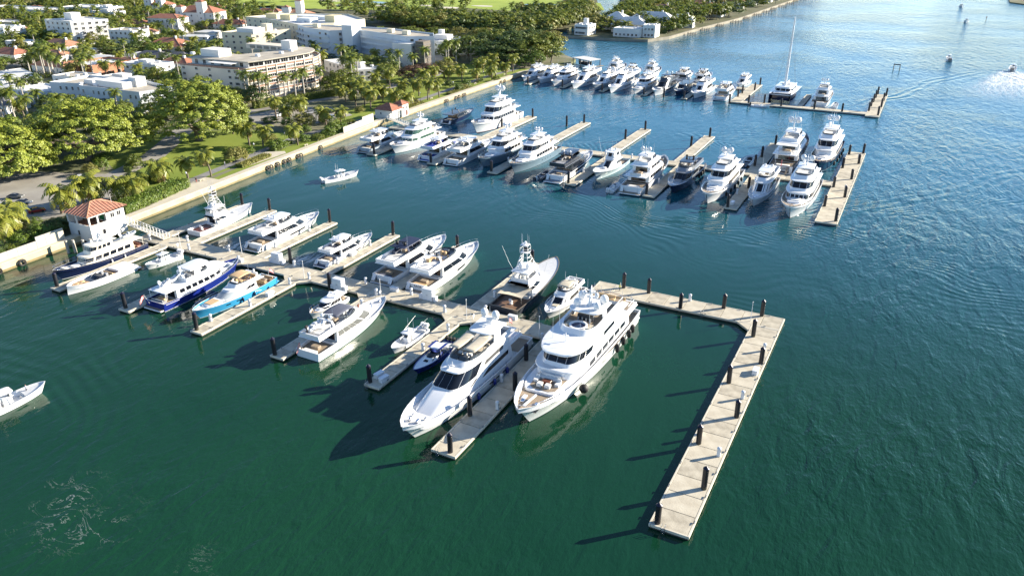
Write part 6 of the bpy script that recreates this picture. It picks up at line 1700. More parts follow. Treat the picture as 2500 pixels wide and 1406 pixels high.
def gatehouse_far():
    r = thing("gatehouse", "white gatehouse with red tile roof and arched door beside the middle dock", "gatehouse", (-198.0, 266.6, 0))
    MB().box(-4.5, -5.0, 1.4, 3.0, 2.4, 5.4).build("wall", STUC, r)
    MB().box(.0, 2.4, 1.4, 4.2, 7.0, 6.6).build("tower_wall", STUC, r)
    for x in (3.1, 3.1):
        pass
    for y in (-4.8, -2.4, 0, 2.2): MB().box(3.9, y - .18, 1.7, 4.25, y + .18, 4.7).build("column", STUC, r)
    MB().box(3.003, -5.0, 4.7, 4.4, 2.38, 5.4).build("porch_beam", STUC, r)
    for y in (-3.2, -.9): MB().box(3.0, y - .5, 1.9, 3.08, y + .5, 4.2).build("door", TEAKD, r)
    def hip(x0, y0, x1, y1, z, ax):
        cx, cy = (x0 + x1) / 2, (y0 + y1) / 2; a, b = (x1 - x0) / 2 + .5, (y1 - y0) / 2 + .5; rr = min(a, b); zz = z + rr * .55
        R = [(-a + b, 0), (a - b, 0)] if a >= b else [(0, -b + a), (0, b - a)]
        V = [(cx - a, cy - b, z), (cx + a, cy - b, z), (cx + a, cy + b, z), (cx - a, cy + b, z), (cx + R[0][0], cy + R[0][1], zz), (cx + R[1][0], cy + R[1][1], zz)]
        Fs = [(0, 1, 5, 4), (1, 2, 5), (2, 3, 4, 5), (3, 0, 4), (3, 2, 1, 0)] if a >= b else [(0, 1, 4), (1, 2, 5, 4), (2, 3, 5), (3, 0, 4, 5), (3, 2, 1, 0)]
        o = MB().add(V, Fs).build("roof", TILE, r)
        for i in range(4):
            k = 4 if (V[i][0] - V[4][0]) ** 2 + (V[i][1] - V[4][1]) ** 2 < (V[i][0] - V[5][0]) ** 2 + (V[i][1] - V[5][1]) ** 2 else 5
            MB().tube([V[i], V[k]], .16, 5).build("ridge_tiles", TILER, o)
    hip(-4.5, -5, 4.2, 2.4, 5.403, 0); hip(0, 2.4, 4.2, 7.0, 6.603, 1)
    for y in (3.6, 5.6): link("window", window_mesh(.7, 1.3, 1), r, (4.2, y, 4.3), PI / 2)
    MB().box(4.2, 5.0, 1.7, 4.28, 6.2, 3.9).build("arched_door", TEAKD, r)
    link("window", window_mesh(.8, .8, 1), r, (-1.5, -5.0, 3.6), 0)
gatehouse_far()

# big curved apartment block -------------------------------------
def curved_block():
    r = thing("apartment_block", "beige curved apartment block with terracotta bands behind the big round tree", "apartment block", (-296, 292, 0))
    cx, cy = -296, 292
    z0, fh, nf = GZ, 2.75, 5
    zt = z0 + fh * nf
    left = [(-318, 263), (-277, 265)]
    arc = []
    for i in range(13):
        t = i / 12
        if t < .55: arc.append((-277 + 6 * t / .55, 265 + 36 * t / .55))
        else:
            q = (t - .55) / .45 * 1.75
            arc.append((-289 + 18 * math.cos(q), 301 + 20 * math.sin(q)))
    back = [(-312, 328), (-322, 321), (-297, 308), (-292, 300), (-300, 288), (-318, 286)]
    outer = [left[0], left[1]] + arc[1:] + back
    Pl = [(x - cx, y - cy) for x, y in ccw(outer)]
    MB().prism(Pl, z0 - .3, zt).build("wall", STUCP, r)
    MB().add([(x, y, zt + .03) for x, y in Pl], [tuple(range(len(Pl)))]).build("terrace", GROOF, r)
    # bays: a window, a band panel and mullion piers per bay and floor along the curve
    pts = [(-277, 265)] + arc[1:]
    bays = []
    for a, b in zip(pts[:-1], pts[1:]): bays.append((a, b))
    for (a, b) in bays:
        A, Bv = Vector((a[0] - cx, a[1] - cy)), Vector((b[0] - cx, b[1] - cy)); d = (Bv - A); Lb = d.length; d.normalize(); nrm = Vector((d.y, -d.x)); rz = math.atan2(d.y, d.x)
        p = A + nrm * .12
        MB().obox((p.x, p.y, z0), (.35, .5, fh * nf + 1.0), rz).build("pier", STUCP, r)
        mid = (A + Bv) / 2
        for f in range(nf):
            link("window", window_mesh(Lb - .9, 1.35, 4, random.random() < .35), r, (mid.x, mid.y, z0 + f * fh + 1.05), rz)
            q = mid + nrm * .05
            MB().obox((q.x, q.y, z0 + f * fh + .12), (Lb - .5, .22, .7), rz).build("band_panel", BAND if f else STUCP, r)
        q = mid + nrm * .05
        MB().obox((q.x, q.y, zt + .12), (Lb - .45, .2, .75), rz).build("band_panel", BAND, r)
        MB().obox((q.x, q.y, zt + .88), (Lb, .3, .12), rz).build("coping", STUC, r)
    # left facade
    a, b = Vector((-318 - cx, 263 - cy)), Vector((-277 - cx, 265 - cy)); d = (b - a).normalized(); rz = math.atan2(d.y, d.x); nrm = Vector((d.y, -d.x))
    for k in range(10):
        p = a + d * (2 + k * 4.08) + nrm * .05
        MB().obox((p.x, p.y, zt + .12), (3.7, .2, .75), rz).build("band_panel", BAND, r)
        for f in range(nf):
            if k in (0, 2, 4, 7, 8, 9) and not (k in (2,) and f < 3):
                q = a + d * (2 + k * 4.08)
                link("window", window_mesh(2.6 if k > 7 else 1.7, 1.3, 3 if k > 7 else 2), r, (q.x, q.y, z0 + f * fh + 1.05), rz)
    # penthouse set back, roof slab following the curve, stair towers, awning
    pen = [(-316, 268.6), (-281, 270.5)] + [(lerp(x, -289, .26), lerp(y, 296, .12)) for x, y in arc[2:13]] + [(-296, 310), (-292, 300), (-300, 284), (-316, 282)]
    Pp = [(x - cx, y - cy) for x, y in ccw(pen)]
    MB().prism(Pp, zt + .04, zt + 2.7).build("penthouse_wall", STUC, r)
    ro = [(x - cx, y - cy) for x, y in ccw([(-317, 267), (-279.5, 269)] + [(lerp(x, -289, .14), lerp(y, 296, .07)) for x, y in arc[2:13]] + [(-297, 311), (-293.5, 300), (-301, 285), (-317, 283.5)])]
    MB().prism(ro, zt + 2.703, zt + 3.1).build("penthouse_roof", GROOF, r)
    pw = [(-281, 270.5)] + [(lerp(x, -289, .26), lerp(y, 296, .12)) for x, y in arc[2:12]]
    for u, v in zip(pw[:-1], pw[1:]):
        A, Bv = Vector((u[0] - cx, u[1] - cy)), Vector((v[0] - cx, v[1] - cy)); d2 = Bv - A; m = (A + Bv) / 2
        link("window", window_mesh(max(1.2, d2.length - .6), 1.9, 3), r, (m.x, m.y, zt + .4), math.atan2(d2.y, d2.x))
    for xx in (-313, -308, -303, -297, -290, -285):
        link("window", window_mesh(1.9, 2.0, 2), r, (xx - cx, 268.6 + (xx + 316) * .054 - cy, zt + .3), .053)
    MB().box(-300 - cx, 263.6 - cy, zt + 2.3, -285 - cx, 268.5 - cy, zt + 2.42).build("awning", AWN, r)
    MB().box(-314 - cx, 273 - cy, zt + 3.1, -302 - cx, 281 - cy, zt + 6.4).build("stair_tower", STUC, r)
    MB().box(-293 - cx, 306 - cy, zt + 3.1, -287 - cx, 311 - cy, zt + 7.6).build("stair_tower", STUC, r)
    MB().box(-330 - cx, 318 - cy, zt + .05, -302 - cx, 326 - cy, zt + 2.6).build("rear_penthouse", STUCP, r)
    for k in range(5): MB().box(-327 + k * 5 - cx, 317.85 - cy, zt + .5, -323.5 + k * 5 - cx, 317.98 - cy, zt + 2.0).build("rear_window", WINL, r)
    for (x, y) in ((-310, 283), (-288, 284), (-284, 296), (-285, 304), (-322, 275)): MB().box(x - 1 - cx, y - .7 - cy, zt + 3.1, x + 1 - cx, y + .7 - cy, zt + 4.2).build("air_conditioner", PLASTIC, r)
curved_block()
building("apartment_building", "cream four storey apartment block directly behind the curved beige block", [(-394, 361), (-374, 366), (-366, 392), (-393, 396)], 13.5, 4, [4, 4, 0, 0], STUCC, GROOF, .9, ((-380, 372, 14, 10, 3.0, STUC), (-376, 382, 5, 5, 4.6, STUCC)), lite=.1)
building("apartment_building", "long pale yellow and white apartment block with blue roof monitors", [(-432, 420), (-412, 417), (-363, 398), (-350, 416), (-346, 444), (-378, 466), (-420, 452)], 15.5, 5, [3, 9, 0, 0, 0, 0, 0], STUCC, WROOF, 1.0, ((-412, 428, 10, 8, 3.2, STUCY), (-396, 424, 9, 7, 3.4, STUCY), (-376, 420, 12, 8, 2.6, STUCB), (-360, 428, 8, 8, 4.2, STUCY), (-386, 438, 30, 10, 2.0, STUCB)), lite=.15)
# white curved condo ---------------------------------------------
def white_condo():
    front = [(-364, 397), (-352, 390), (-339, 385.5), (-326, 382.5)]
    wing = [(-311, 394), (-268, 380.5)]
    poly = front + [(-318, 391), (-311, 394), (-268, 380.5), (-254, 388), (-262, 400), (-300, 409), (-345, 405)]
    r = thing("apartment_building", "white condominium with curved balconies and a tall blank stair tower", "apartment block", (-310, 394, 0))
    cx, cy = -310, 394
    block(r, ccw(poly), GZ - .3, GZ + 15.6, STUCB, GROOF, .8)
    def balc(a, b, f0=1, nf=5, out=1.5):
        A, Bv = Vector((a[0] - cx, a[1] - cy)), Vector((b[0] - cx, b[1] - cy)); d = Bv - A; Lb = d.length; d.normalize(); n = Vector((d.y, -d.x)); rz = math.atan2(d.y, d.x); m = (A + Bv) / 2
        for f in range(f0, nf):
            z = GZ + f * 3.1
            p = m + n * out / 2; MB().obox((p.x, p.y, z - .2), (Lb, out, .2), rz).build("balcony_slab", STUCB, r)
            p = m + n * (out - .06); MB().obox((p.x, p.y, z), (Lb, .12, 1.0), rz).build("balcony_rail", STUCB, r)
    for a, b in zip(front[:-1], front[1:]): balc(a, b)
    balc((-310, 393.8), (-270, 381.2))
    for a, b, n in ((front[0], front[1], 2), (front[1], front[2], 2), (front[2], front[3], 2), ((-310, 393.8), (-270, 381.2), 6), ((-268, 380.5), (-254, 388), 3)):
        wins_on(r, a, b, [GZ + f * 3.1 + 1.1 for f in range(5)], n, 1.9, 1.4, 2, skip=.25)
    MB().box(-319 - cx, 386 - cy, GZ, -311.5 - cx, 395 - cy, GZ + 19.5).build("stair_tower", STUCB, r)
    for f in range(5): link("window", window_mesh(1.6, 1.8, 2), r, (-321 - cx, 386.5 - cy, GZ + f * 3.1 + .8), .35)
    for (x, y) in ((-348, 397), (-290, 396), (-276, 392)): MB().box(x - 2 - cx, y - 1.5 - cy, GZ + 15.7, x + 2 - cx, y + 1.5 - cy, GZ + 18).build("roof_house", STUCC, r)
    # end wing with wrapped scaffold
    MB().box(-275 - cx, 376 - cy, GZ, -262 - cx, 384 - cy, GZ + 13).build("end_wing", STUC, r)
    for f in range(4):
        for k in range(2): link("window", window_mesh(1.8, 1.4, 2), r, (-262 - cx, 378 + k * 3.6 - cy, GZ + f * 3.1 + 1), PI / 2)
    MB().box(-259.5 - cx, 376.8 - cy, GZ, -254 - cx, 384 - cy, GZ + 14.6).build("scaffold_netting", SHADEM, r)
    for f in range(6): MB().box(-259.8 - cx, 376.5 - cy, GZ + .4 + f * 2.5, -253.7 - cx, 384.3 - cy, GZ + .6 + f * 2.5).build("scaffold_deck", GREYM, r)
white_condo()
building("villa", "white two storey villa between the condominium and the tree covered point", [(-296, 440), (-270, 424), (-254, 436), (-280, 456)], 7.0, 2, [6, 4, 0, 0], STUC, WROOF, .6, ((-282, 442, 10, 7, 3.0, STUC), (-286, 446, 3, 3, 5.4, STUC)))
building("apartment_building", "low white building hidden by palms in front of the condominium", [(-300, 345), (-262, 326), (-252, 338), (-290, 360)], 5.6, 2, [8, 4, 0, 0], STUC, WROOF, .5, ((-268, 336, 5, 4, 2.8, STUC),))
building("apartment_building", "square white six storey apartment block standing alone in the town", [(-552, 350), (-523, 349), (-513, 371), (-541, 374)], 15.2, 5, [5, 5, 0, 0], STUC, WROOF, .7, ((-538, 362, 8, 7, 4.6, STUC),), w=1.9)
building("apartment_building", "long white three storey hotel with small dark windows behind the round trees", [(-350, 217), (-333, 221), (-331, 218), (-293, 219), (-288, 233), (-318, 240), (-350, 237)], 9.6, 3, [5, 0, 11, 3, 0, 0, 0], STUCB, GROOF, 1.0, ((-318, 228, 18, 9, 2.6, STUC), (-310, 232, 5, 5, 4.0, STUC), (-334, 228, 6, 6, 1.8, STUC)), w=1.1, wh=1.6, lite=.15)
building("building", "low white wing beside the long white hotel", [(-376, 214), (-354, 213), (-352, 226), (-374, 230)], 5.5, 2, [5, 0, 0, 0], STUCB, WROOF, .5)
building("building", "low building with a curved salmon parapet and white roof", [(-424, 276), (-412, 271.5), (-399, 273), (-396, 296), (-418, 298)], 5.2, 1, [3, 3, 4, 0, 0], SALMON, WROOF, 1.2, ((-406, 284, 2, 2, 1.6, PLASTIC), (-411, 287, 2, 2, 1.6, PLASTIC)))
building("building", "broad low building with a white standing roof at the left edge", [(-440, 232), (-406, 228), (-402, 246), (-438, 258)], 4.2, 1, [6, 3, 0, 0], STUC, WROOF, .2)
# Spanish towers --------------------------------------------------
def towered(label, x, y, w, d, h, tw, th, rm=TILE):
    r = hip_house("villa", label, x, y, w, d, h, .25, rm, STUC, .3, .6, 6, 3, chim=False)
    for (tx, s) in ((-w * .38, 1.0), (w * .18, 1.25)):
        MB().box(tx - tw / 2, -d / 2 - 1, GZ, tx + tw / 2, -d / 2 + tw - 1, GZ + th * s).build("tower", STUC, r)
        MB().add([(tx - tw / 2 - .3, -d / 2 - 1.3, GZ + th * s + .003), (tx + tw / 2 + .3, -d / 2 - 1.3, GZ + th * s + .003), (tx + tw / 2 + .3, -d / 2 + tw - .7, GZ + th * s + .003), (tx - tw / 2 - .3, -d / 2 + tw - .7, GZ + th * s + .003), (tx, -d / 2 + tw / 2 - 1, GZ + th * s + 1.6)], [(0, 1, 4), (1, 2, 4), (2, 3, 4), (3, 0, 4), (3, 2, 1, 0)]).build("tower_roof", rm, r)
        for f in range(3): link("window", window_mesh(1.0, 1.5, 1), r, (tx, -d / 2 - 1, GZ + 3 + f * 4), 0)
    return r
towered("white Spanish style building with two pale towers and red roofs, at the back of town", -528, 466, 34, 18, 12, 6, 16)
towered("white towered villa by the golf course at the top of the picture", -640, 520, 22, 14, 9, 6, 14)
towered("pale towered building behind the long yellow and white block", -428, 470, 20, 12, 14, 5, 19, TILE2)
hip_house("building", "white three storey building with a red hip roof and small windows in town", -524, 430, 26, 14, 11, .25, TILE, STUC, .22, .5, 7, 3, chim=False)
HL = [(-506, 328, 24, 14, 4.2, .1, TILE2, STUC, "brown tiled house in front of the square white apartment block", None), (-498, 290, 20, 12, 4.5, .1, TILE, STUC, "dark red tiled house near the left edge", None), (-441, 360, 20, 12, 5.5, .3, TILE, STUC, "bright red tiled house left of the cream apartment block", (8, -5, 10, 8, 4.0)),
      (-553, 409, 16, 12, 6.0, .2, TILE, STUCY, "yellow walled house with a red roof behind the square white block", None), (-411, 322, 22, 12, 4.0, .25, SLATE, STUC, "grey hip roofed house in the middle of town", (14, 6, 14, 9, 3.6)), (-373, 308, 18, 10, 5.0, .2, TILE, STUC, "house with a long red roof left of the curved block", None),
      (-480, 324, 22, 12, 3.6, .1, WROOF, STUC, "white roofed low house, one of the pair below the square block", None), (-425, 325, 16, 12, 4.0, .1, WROOF, STUC, "white roofed low house left of the grey roofs", None), (-436, 308, 26, 12, 3.6, .05, WROOF, STUC, "wide white roofed house above the salmon parapet", None),
      (-516, 400, 18, 12, 4, .2, TILE2, STUC, "faded tiled house behind the yellow walled house", None), (-391, 223, 18, 12, 3.6, .1, WROOF, STUC, "white flat roofed house at the left, by the broad roof", None), (-362, 200, 18, 14, 3.6, .3, SLATE, STUC, "pale grey roofed house behind the round trees at left", None),
      (-430, 272, 26, 9, 4.4, .05, TILE2, STUC, "long low house with a brown roof behind the salmon parapet", None), (-470, 300, 14, 10, 4, .3, TILE2, STUC, "small brown roofed house in the palm grove", None), (-606, 361, 22, 12, 5, .1, TILE2, STUCC, "sand coloured house far left", None),
      (-560, 430, 20, 12, 5, .2, TILE, STUC, "red roofed house left of the white three storey building", None), (-608, 552, 24, 12, 5, .2, TILE, STUC, "red roofed house at the edge of the golf course", None), (-583, 563, 16, 10, 5, .1, TILE2, STUC, "brown roofed house by the far fairway", None),
      (-541, 556, 22, 10, 4, .3, TILE, STUC, "red roofed clubhouse wing by the fairway", None), (-491, 462, 26, 12, 5, .25, TILE, STUC, "wide red roofed house behind the cream apartment block", None), (-564, 492, 20, 12, 6, .2, TILE2, STUC, "tan roofed house left of the two pale towers", None), (-470, 420, 18, 12, 4.5, .2, WROOF, STUC, "white roofed house with dark shade trees in front", None),
      (-455, 395, 22, 10, 5, .25, WROOF, STUCB, "bluish white roofed house left of the cream block", None), (-404, 300, 14, 9, 4.5, .2, TILE2, STUC, "small faded tile house near the grey roofs", None)]
for (x, y, w, d, h, rz, rm, wm_, lb, wing) in HL:
    hip_house("house", lb, x, y, w, d, h, rz, rm, wm_, .3 if rm is not WROOF else .1, .6, 4, 2 if h > 4.8 else 1, wing=wing, chim=rm is not WROOF)
building("building", "long white flat roofed store far at the upper left", [(-790, 440), (-700, 452), (-704, 474), (-792, 468)], 6.5, 1, [8, 0, 0, 0], STUC, WROOF, .6)
building("building", "white two storey building with dark ground floor at the far upper left", [(-702, 462), (-668, 474), (-676, 496), (-708, 488)], 8.5, 2, [6, 2, 0, 0], STUC, WROOF, .6)
building("building", "cream flat roofed building at the far upper left edge", [(-676, 384), (-640, 390), (-644, 404), (-680, 400)], 5.0, 1, [5, 0, 0, 0], STUCC, WROOF, .5)
random.seed(77)
for i in range(300):
    x = random.uniform(-660, -345); y = random.uniform(235, 300 + (-345 - x) * .6)
    w_, d_ = random.uniform(14, 30), random.uniform(10, 16)
    if len(EXTRA) >= 22 or any(a - w_ / 2 - 4 < x < c + w_ / 2 + 4 and b - d_ / 2 - 4 < y < d + d_ / 2 + 4 for (a, b, c, d) in OBST): continue
    if any(seg_dist(x, y, p_, q_) < 13 for S_ in ([(-262, 130), (-330, 178), (-420, 240), (-520, 305)], [(-256, 268), (-330, 322), (-420, 378), (-560, 470)]) for p_, q_ in zip(S_[:-1], S_[1:])): continue
    EXTRA.append((x, y))
    h_ = random.choice((4, 4, 7, 7, 10)); nf_ = {4: 1, 7: 2, 10: 3}[h_]
    tone = random.choice(("white", "white", "cream", "pale blue"))
    building("building", "%s flat roofed %s building in the town, %s from the lagoon side" % (tone, {1: "low", 2: "two storey", 3: "three storey"}[nf_], (ORD + ("eleventh", "twelfth", "thirteenth", "fourteenth", "fifteenth", "sixteenth", "seventeenth", "eighteenth", "nineteenth", "twentieth", "twenty-first", "twenty-second"))[len(EXTRA) - 1]), [(x - w_ / 2, y - d_ / 2), (x + w_ / 2, y - d_ / 2 + 2), (x + w_ / 2, y + d_ / 2 + 2), (x - w_ / 2, y + d_ / 2)], h_, nf_, [int(w_ / 4), int(d_ / 5), 0, 0], {"white": STUC, "cream": STUCC, "pale blue": STUCB}[tone], random.choice((WROOF, WROOF, GROOF)), .5, ((x, y, w_ * .3, d_ * .4, 2.0, STUC),) if random.random() < .5 else ())
random.seed(21)
FARH = []
for i in range(46):
    x = random.uniform(-900, -560); y = random.uniform(430, 760)
    if y > 560 + (-560 - x) * .35 or any(math.hypot(x - a, y - b) < 34 for a, b in FARH): continue
    FARH.append((x, y))
    rm = random.choice((TILE, TILE2, WROOF, WROOF, SLATE))
    nm = {TILE.name: "red tiled", TILE2.name: "brown tiled", WROOF.name: "white roofed", SLATE.name: "grey roofed"}[rm.name]
    o = hip_house("house", "distant %s house among the palms at the back of town" % nm, x, y, random.uniform(14, 26), random.uniform(10, 15), random.uniform(3.5, 7), random.uniform(0, .5), rm, random.choice((STUC, STUCC, STUC)), .25, .5, 3, 1, chim=False)
    o["group"] = "distant %s houses at the back of town" % nm
# peninsula mansion and houses on the far shore -------------------
building("mansion", "white colonnaded mansion at the tip of the far peninsula", [(-237, 552), (-226, 551), (-225, 564), (-237, 565)], 7.0, 2, [6, 4, 0, 0], STUC, WROOF, .5, ((-232, 562, 3, 3, 4, STUC),), cat="mansion")
building("mansion", "low white waterfront mansion with a square end block on the far peninsula", [(-208, 556), (-188, 556), (-187, 568), (-207, 569)], 5.5, 1, [6, 0, 0, 0], STUC, WROOF, .6, (), cat="mansion")
building("mansion", "square white end pavilion of the waterfront mansion", [(-187, 560), (-178, 561), (-178, 572), (-187, 572)], 8.0, 2, [3, 3, 0, 0], STUC, WROOF, .6, (), cat="pavilion")
for (x, y, w, d, h, lb) in ((-206, 588, 26, 16, 6, "white hip roofed mansion behind the waterfront pavilion"), (-222, 600, 18, 16, 8, "tall white gabled house behind the mansion"), (-200, 622, 34, 16, 7, "wide white hip roofed mansion, farthest of the three"), (-180, 634, 20, 12, 6, "white hip roofed wing near the canal bank")):
    hip_house("mansion", lb, x, y, w, d, h, .1, WROOF, STUC, .35, .8, 6, 2, cat="mansion")
random.seed(5)
for i in range(16):
    y = 690 + i * 28 + random.uniform(-8, 8)
    x = interp(y, [614, 716, 866, 1000, 1400], [-167, -153, -145, -138, -125]) - random.uniform(24, 70)
    rm = random.choice((WROOF, TILE, SLATE, WROOF, TILE2))
    nm = {TILE.name: "red tiled", TILE2.name: "brown tiled", WROOF.name: "white roofed", SLATE.name: "grey roofed"}[rm.name]
    o = hip_house("waterfront_house", "distant %s waterfront house on the far shore" % nm, x, y, random.uniform(18, 28), random.uniform(12, 16), random.uniform(5, 8), random.uniform(-.2, .3), rm, STUC, .3, .6, 4, 2)
    o["group"] = "waterfront houses on the far shore"
# walls and private docks of the far shore
o = MB().loft([[(x + .5, y, -1), (x + .5, y, 1.9), (x - .7, y, 1.9), (x - .7, y, -1)] for x, y in ((-241, 546), (-240.6, 543.6), (-205, 542.6), (-179, 547.6), (-170, 569), (-166, 614), (-152.3, 716), (-144.3, 866), (-137.3, 1000), (-100, 2400))], True, True, True).build("peninsula_seawall", mat("weathered_seawall", (.30, .27, .21), .9, var=.2, scale=.2))
tag(o, "weathered seawall round the far peninsula with the white mansions", "seawall")
random.seed(9)
for i in range(13):
    y = 600 + i * 32
    x = interp(y, [614, 716, 866, 1000], [-166, -152.3, -144.3, -137.3])
    t = thing("private_jetty", "small private wooden jetty on the far shore, %s from the mansion point" % (ORD + ("eleventh", "twelfth", "thirteenth"))[i], "jetty", (x + .6, y, 0), 0, "private jetties along the far shore")
    ln = random.uniform(5, 10)
    MB().box(0, -1, .9, ln, 1, 1.1).build("decking", mat("grey_timber", (.28, .24, .19), .9, var=.2, scale=1), t)
    for k in range(4): MB().cyl(ln * (k + .5) / 4, -1.15, -1, 2.1, .18, .18, 6).build("post", mat("grey_timber"), t); MB().cyl(ln * (k + .5) / 4, 1.15, -1, 2.1, .18, .18, 6).build("post", mat("grey_timber"), t)
# private boat lift by the wooded point
t = thing("boat_lift_dock", "private dock with a flat white roof and boat lift beside the wooded point", "boat lift", (-178, 433, 0), -.45)
MB().box(-7, -4.4, 4.4, 8, 4.4, 4.7).build("roof", WROOF, t); MB().box(-7, -5.4, 1.0, 9, -4.6, 1.2).build("catwalk", mat("grey_timber"), t); MB().box(8.1, -5.4, 1.0, 10.4, 5, 1.2).build("catwalk", mat("grey_timber"), t)
for x in (-6.6, 0, 7.6):
    for y in (-4.2, 4.2): MB().cyl(x, y, -1, 4.4, .25, .25, 8).build("post", mat("grey_timber"), t)
r, H, L, B = console_boat("dark boat hanging in the private boat lift by the wooded point", 0, 0, 10, 1, 3, DKGREY, 2, RUBBER, False, rz=-.45, grp="open motorboats"); r.location = (-178, 433, 1.6)
# channel markers
def marker(x, y, label, two=False):
    t = thing("channel_marker", label, "channel marker", (x, y, 0), 0, "channel markers in the lagoon")
    for s in ((-1, 1) if two else (0,)): MB().cyl(s * 1.6, 0, -1, 3.6, .24, .2, 8).build("post", mat("grey_timber"), t)
    MB().box(-1.8 if two else -.5, -.3, 2.9, 1.8 if two else .5, -.25, 3.5).build("day_board", DKGREY if two else REDP, t)
marker(-15, 498, "double post channel marker in the lagoon beyond the farthest dock", True); marker(37, 800, "single channel marker far out in the lagoon"); marker(-150, 436, "slim pair of posts beyond the far row", True)
# ------------------------------------------------------------------ vegetation
LEAF_BIG = mat("yellow_green_fig_leaf", (.15, .20, .018), .55, col2=(.31, .345, .04), scale=.35, trans=.10)  # yellow green leaf colour, two tones mixed by noise
LEAF_A = mat("broad_leaf", (.11, .155, .018), .55, col2=(.25, .265, .04), scale=.4, trans=.3)
LEAF_B = mat("dark_leaf", (.055, .095, .018), .5, col2=(.14, .18, .035), scale=.4, trans=.25)
LEAF_C = mat("olive_leaf", (.19, .19, .045), .6, col2=(.32, .30, .075), scale=.4, trans=.3)
LEAF_R = mat("bronze_leaf", (.13, .065, .04), .6, col2=(.20, .13, .07), scale=.5, trans=.2)
LEAF_S = mat("bright_shrub_leaf", (.09, .16, .014), .5, col2=(.18, .23, .03), scale=.6, trans=.2)
FROND = mat("palm_frond", (.15, .185, .02), .45, col2=(.32, .32, .05), scale=.5, trans=.3)
FROND_D = mat("royal_frond", (.10, .15, .02), .45, col2=(.23, .25, .04), scale=.5, trans=.3)
DRYF = mat("dry_frond", (.26, .19, .07), .8, var=.2, scale=.8)
BARK = mat("grey_bark", (.17, .14, .105), .9, var=.25, scale=1.5, bump=.4, bscale=5)
RBARK = mat("royal_palm_trunk", (.42, .39, .34), .85, var=.15, scale=1.2)
CSHAFT = mat("crownshaft_green", (.07, .13, .02), .4)

def leafy(points, normals, size, jit=.5, rng=RNG, asp=.62):
    """one quad per point, tilted about the given normal; returns verts, faces arrays"""
    n = len(points)
    nn = normals + rng.normal(0, jit, (n, 3)); nn /= np.linalg.norm(nn, axis=1)[:, None] + 1e-9
    r = rng.normal(0, 1, (n, 3)); u = np.cross(nn, r); u /= np.linalg.norm(u, axis=1)[:, None] + 1e-9
    v = np.cross(nn, u)
    s = size * rng.uniform(.6, 1.3, n)[:, None]
    a, b = u * s, v * s * asp
    V = np.stack([points - a, points - b * .9 + a * .1, points + a, points + b * .9 + a * .1], 1).reshape(-1, 3)
    Fq = np.arange(4 * n).reshape(-1, 4)
    return V, Fq
def np_mesh(name, V, Fq, mats, mi=None):
    me = bpy.data.meshes.new(name)
    nv, nf = len(V), len(Fq)
    me.vertices.add(nv); me.vertices.foreach_set("co", np.asarray(V, np.float32).ravel())
    k = Fq.shape[1]
    me.loops.add(nf * k); me.loops.foreach_set("vertex_index", np.asarray(Fq, np.int32).ravel())
    me.polygons.add(nf); me.polygons.foreach_set("loop_start", np.arange(0, nf * k, k, dtype=np.int32))
    if not isinstance(mats, (list, tuple)): mats = [mats]
    for m in mats: me.materials.append(m)
    if mi is not None: me.polygons.foreach_set("material_index", np.asarray(mi, np.int32))
    me.update(calc_edges=True)
    return me
def clump_crown(nclump, per, R, H, leaf, clump_r, seed, bottom=-.35, wob=1.0):
    """crown of leaf clumps over an uneven dome of radius R and half height H"""
    rng = np.random.default_rng(seed)
    d = rng.normal(0, 1, (nclump * 3, 3)); d /= np.linalg.norm(d, axis=1)[:, None]
    d = d[d[:, 2] > bottom][:nclump]
    az = np.arctan2(d[:, 1], d[:, 0])
    lump = 1 + wob * (.13 * np.sin(3 * az + seed) + .10 * np.sin(5 * az + 2 * seed) * (1 - np.abs(d[:, 2])) + rng.normal(0, .07, len(d)))
    rad = lump * rng.choice([1.0, .88, .70], len(d), p=[.56, .28, .16])
    C = d * rad[:, None] * np.array([R, R, H])
    P_, N_ = [], []
    for c, dd in zip(C, d):
        q = rng.normal(0, 1, (per, 3)); q /= np.linalg.norm(q, axis=1)[:, None]
        q[:, 2] = np.abs(q[:, 2]) * .8 + q[:, 2] * .2
        cr = clump_r * rng.uniform(.7, 1.25)
        P_.append(c + q * cr * np.array([1, 1, .75]) * rng.uniform(.6, 1.0, (per, 1)))
        N_.append(q * .7 + dd * .5 + np.array([0, 0, .35]))
    return leafy(np.concatenate(P_), np.concatenate(N_), leaf, .35, rng)
def limb_mesh(name, h, r, spread, n=5, seed=0, m=BARK):
    rng = random.Random(seed)
    mb = MB()
    mb.tube([(0, 0, -.4), (rng.uniform(-.1, .1) * h, rng.uniform(-.1, .1) * h, h * .55), (0, 0, h)], r, 7, 0, r * .6)
    for i in range(n):
        a = 2 * PI * i / n + rng.uniform(-.4, .4); s = spread * rng.uniform(.6, 1)
        mb.tube([(0, 0, h * rng.uniform(.5, .85)), (math.cos(a) * s * .5, math.sin(a) * s * .5, h * 1.1), (math.cos(a) * s, math.sin(a) * s, h * 1.35)], r * .5, 5, 0, r * .18)
    return mb.mesh(name, m, 60)
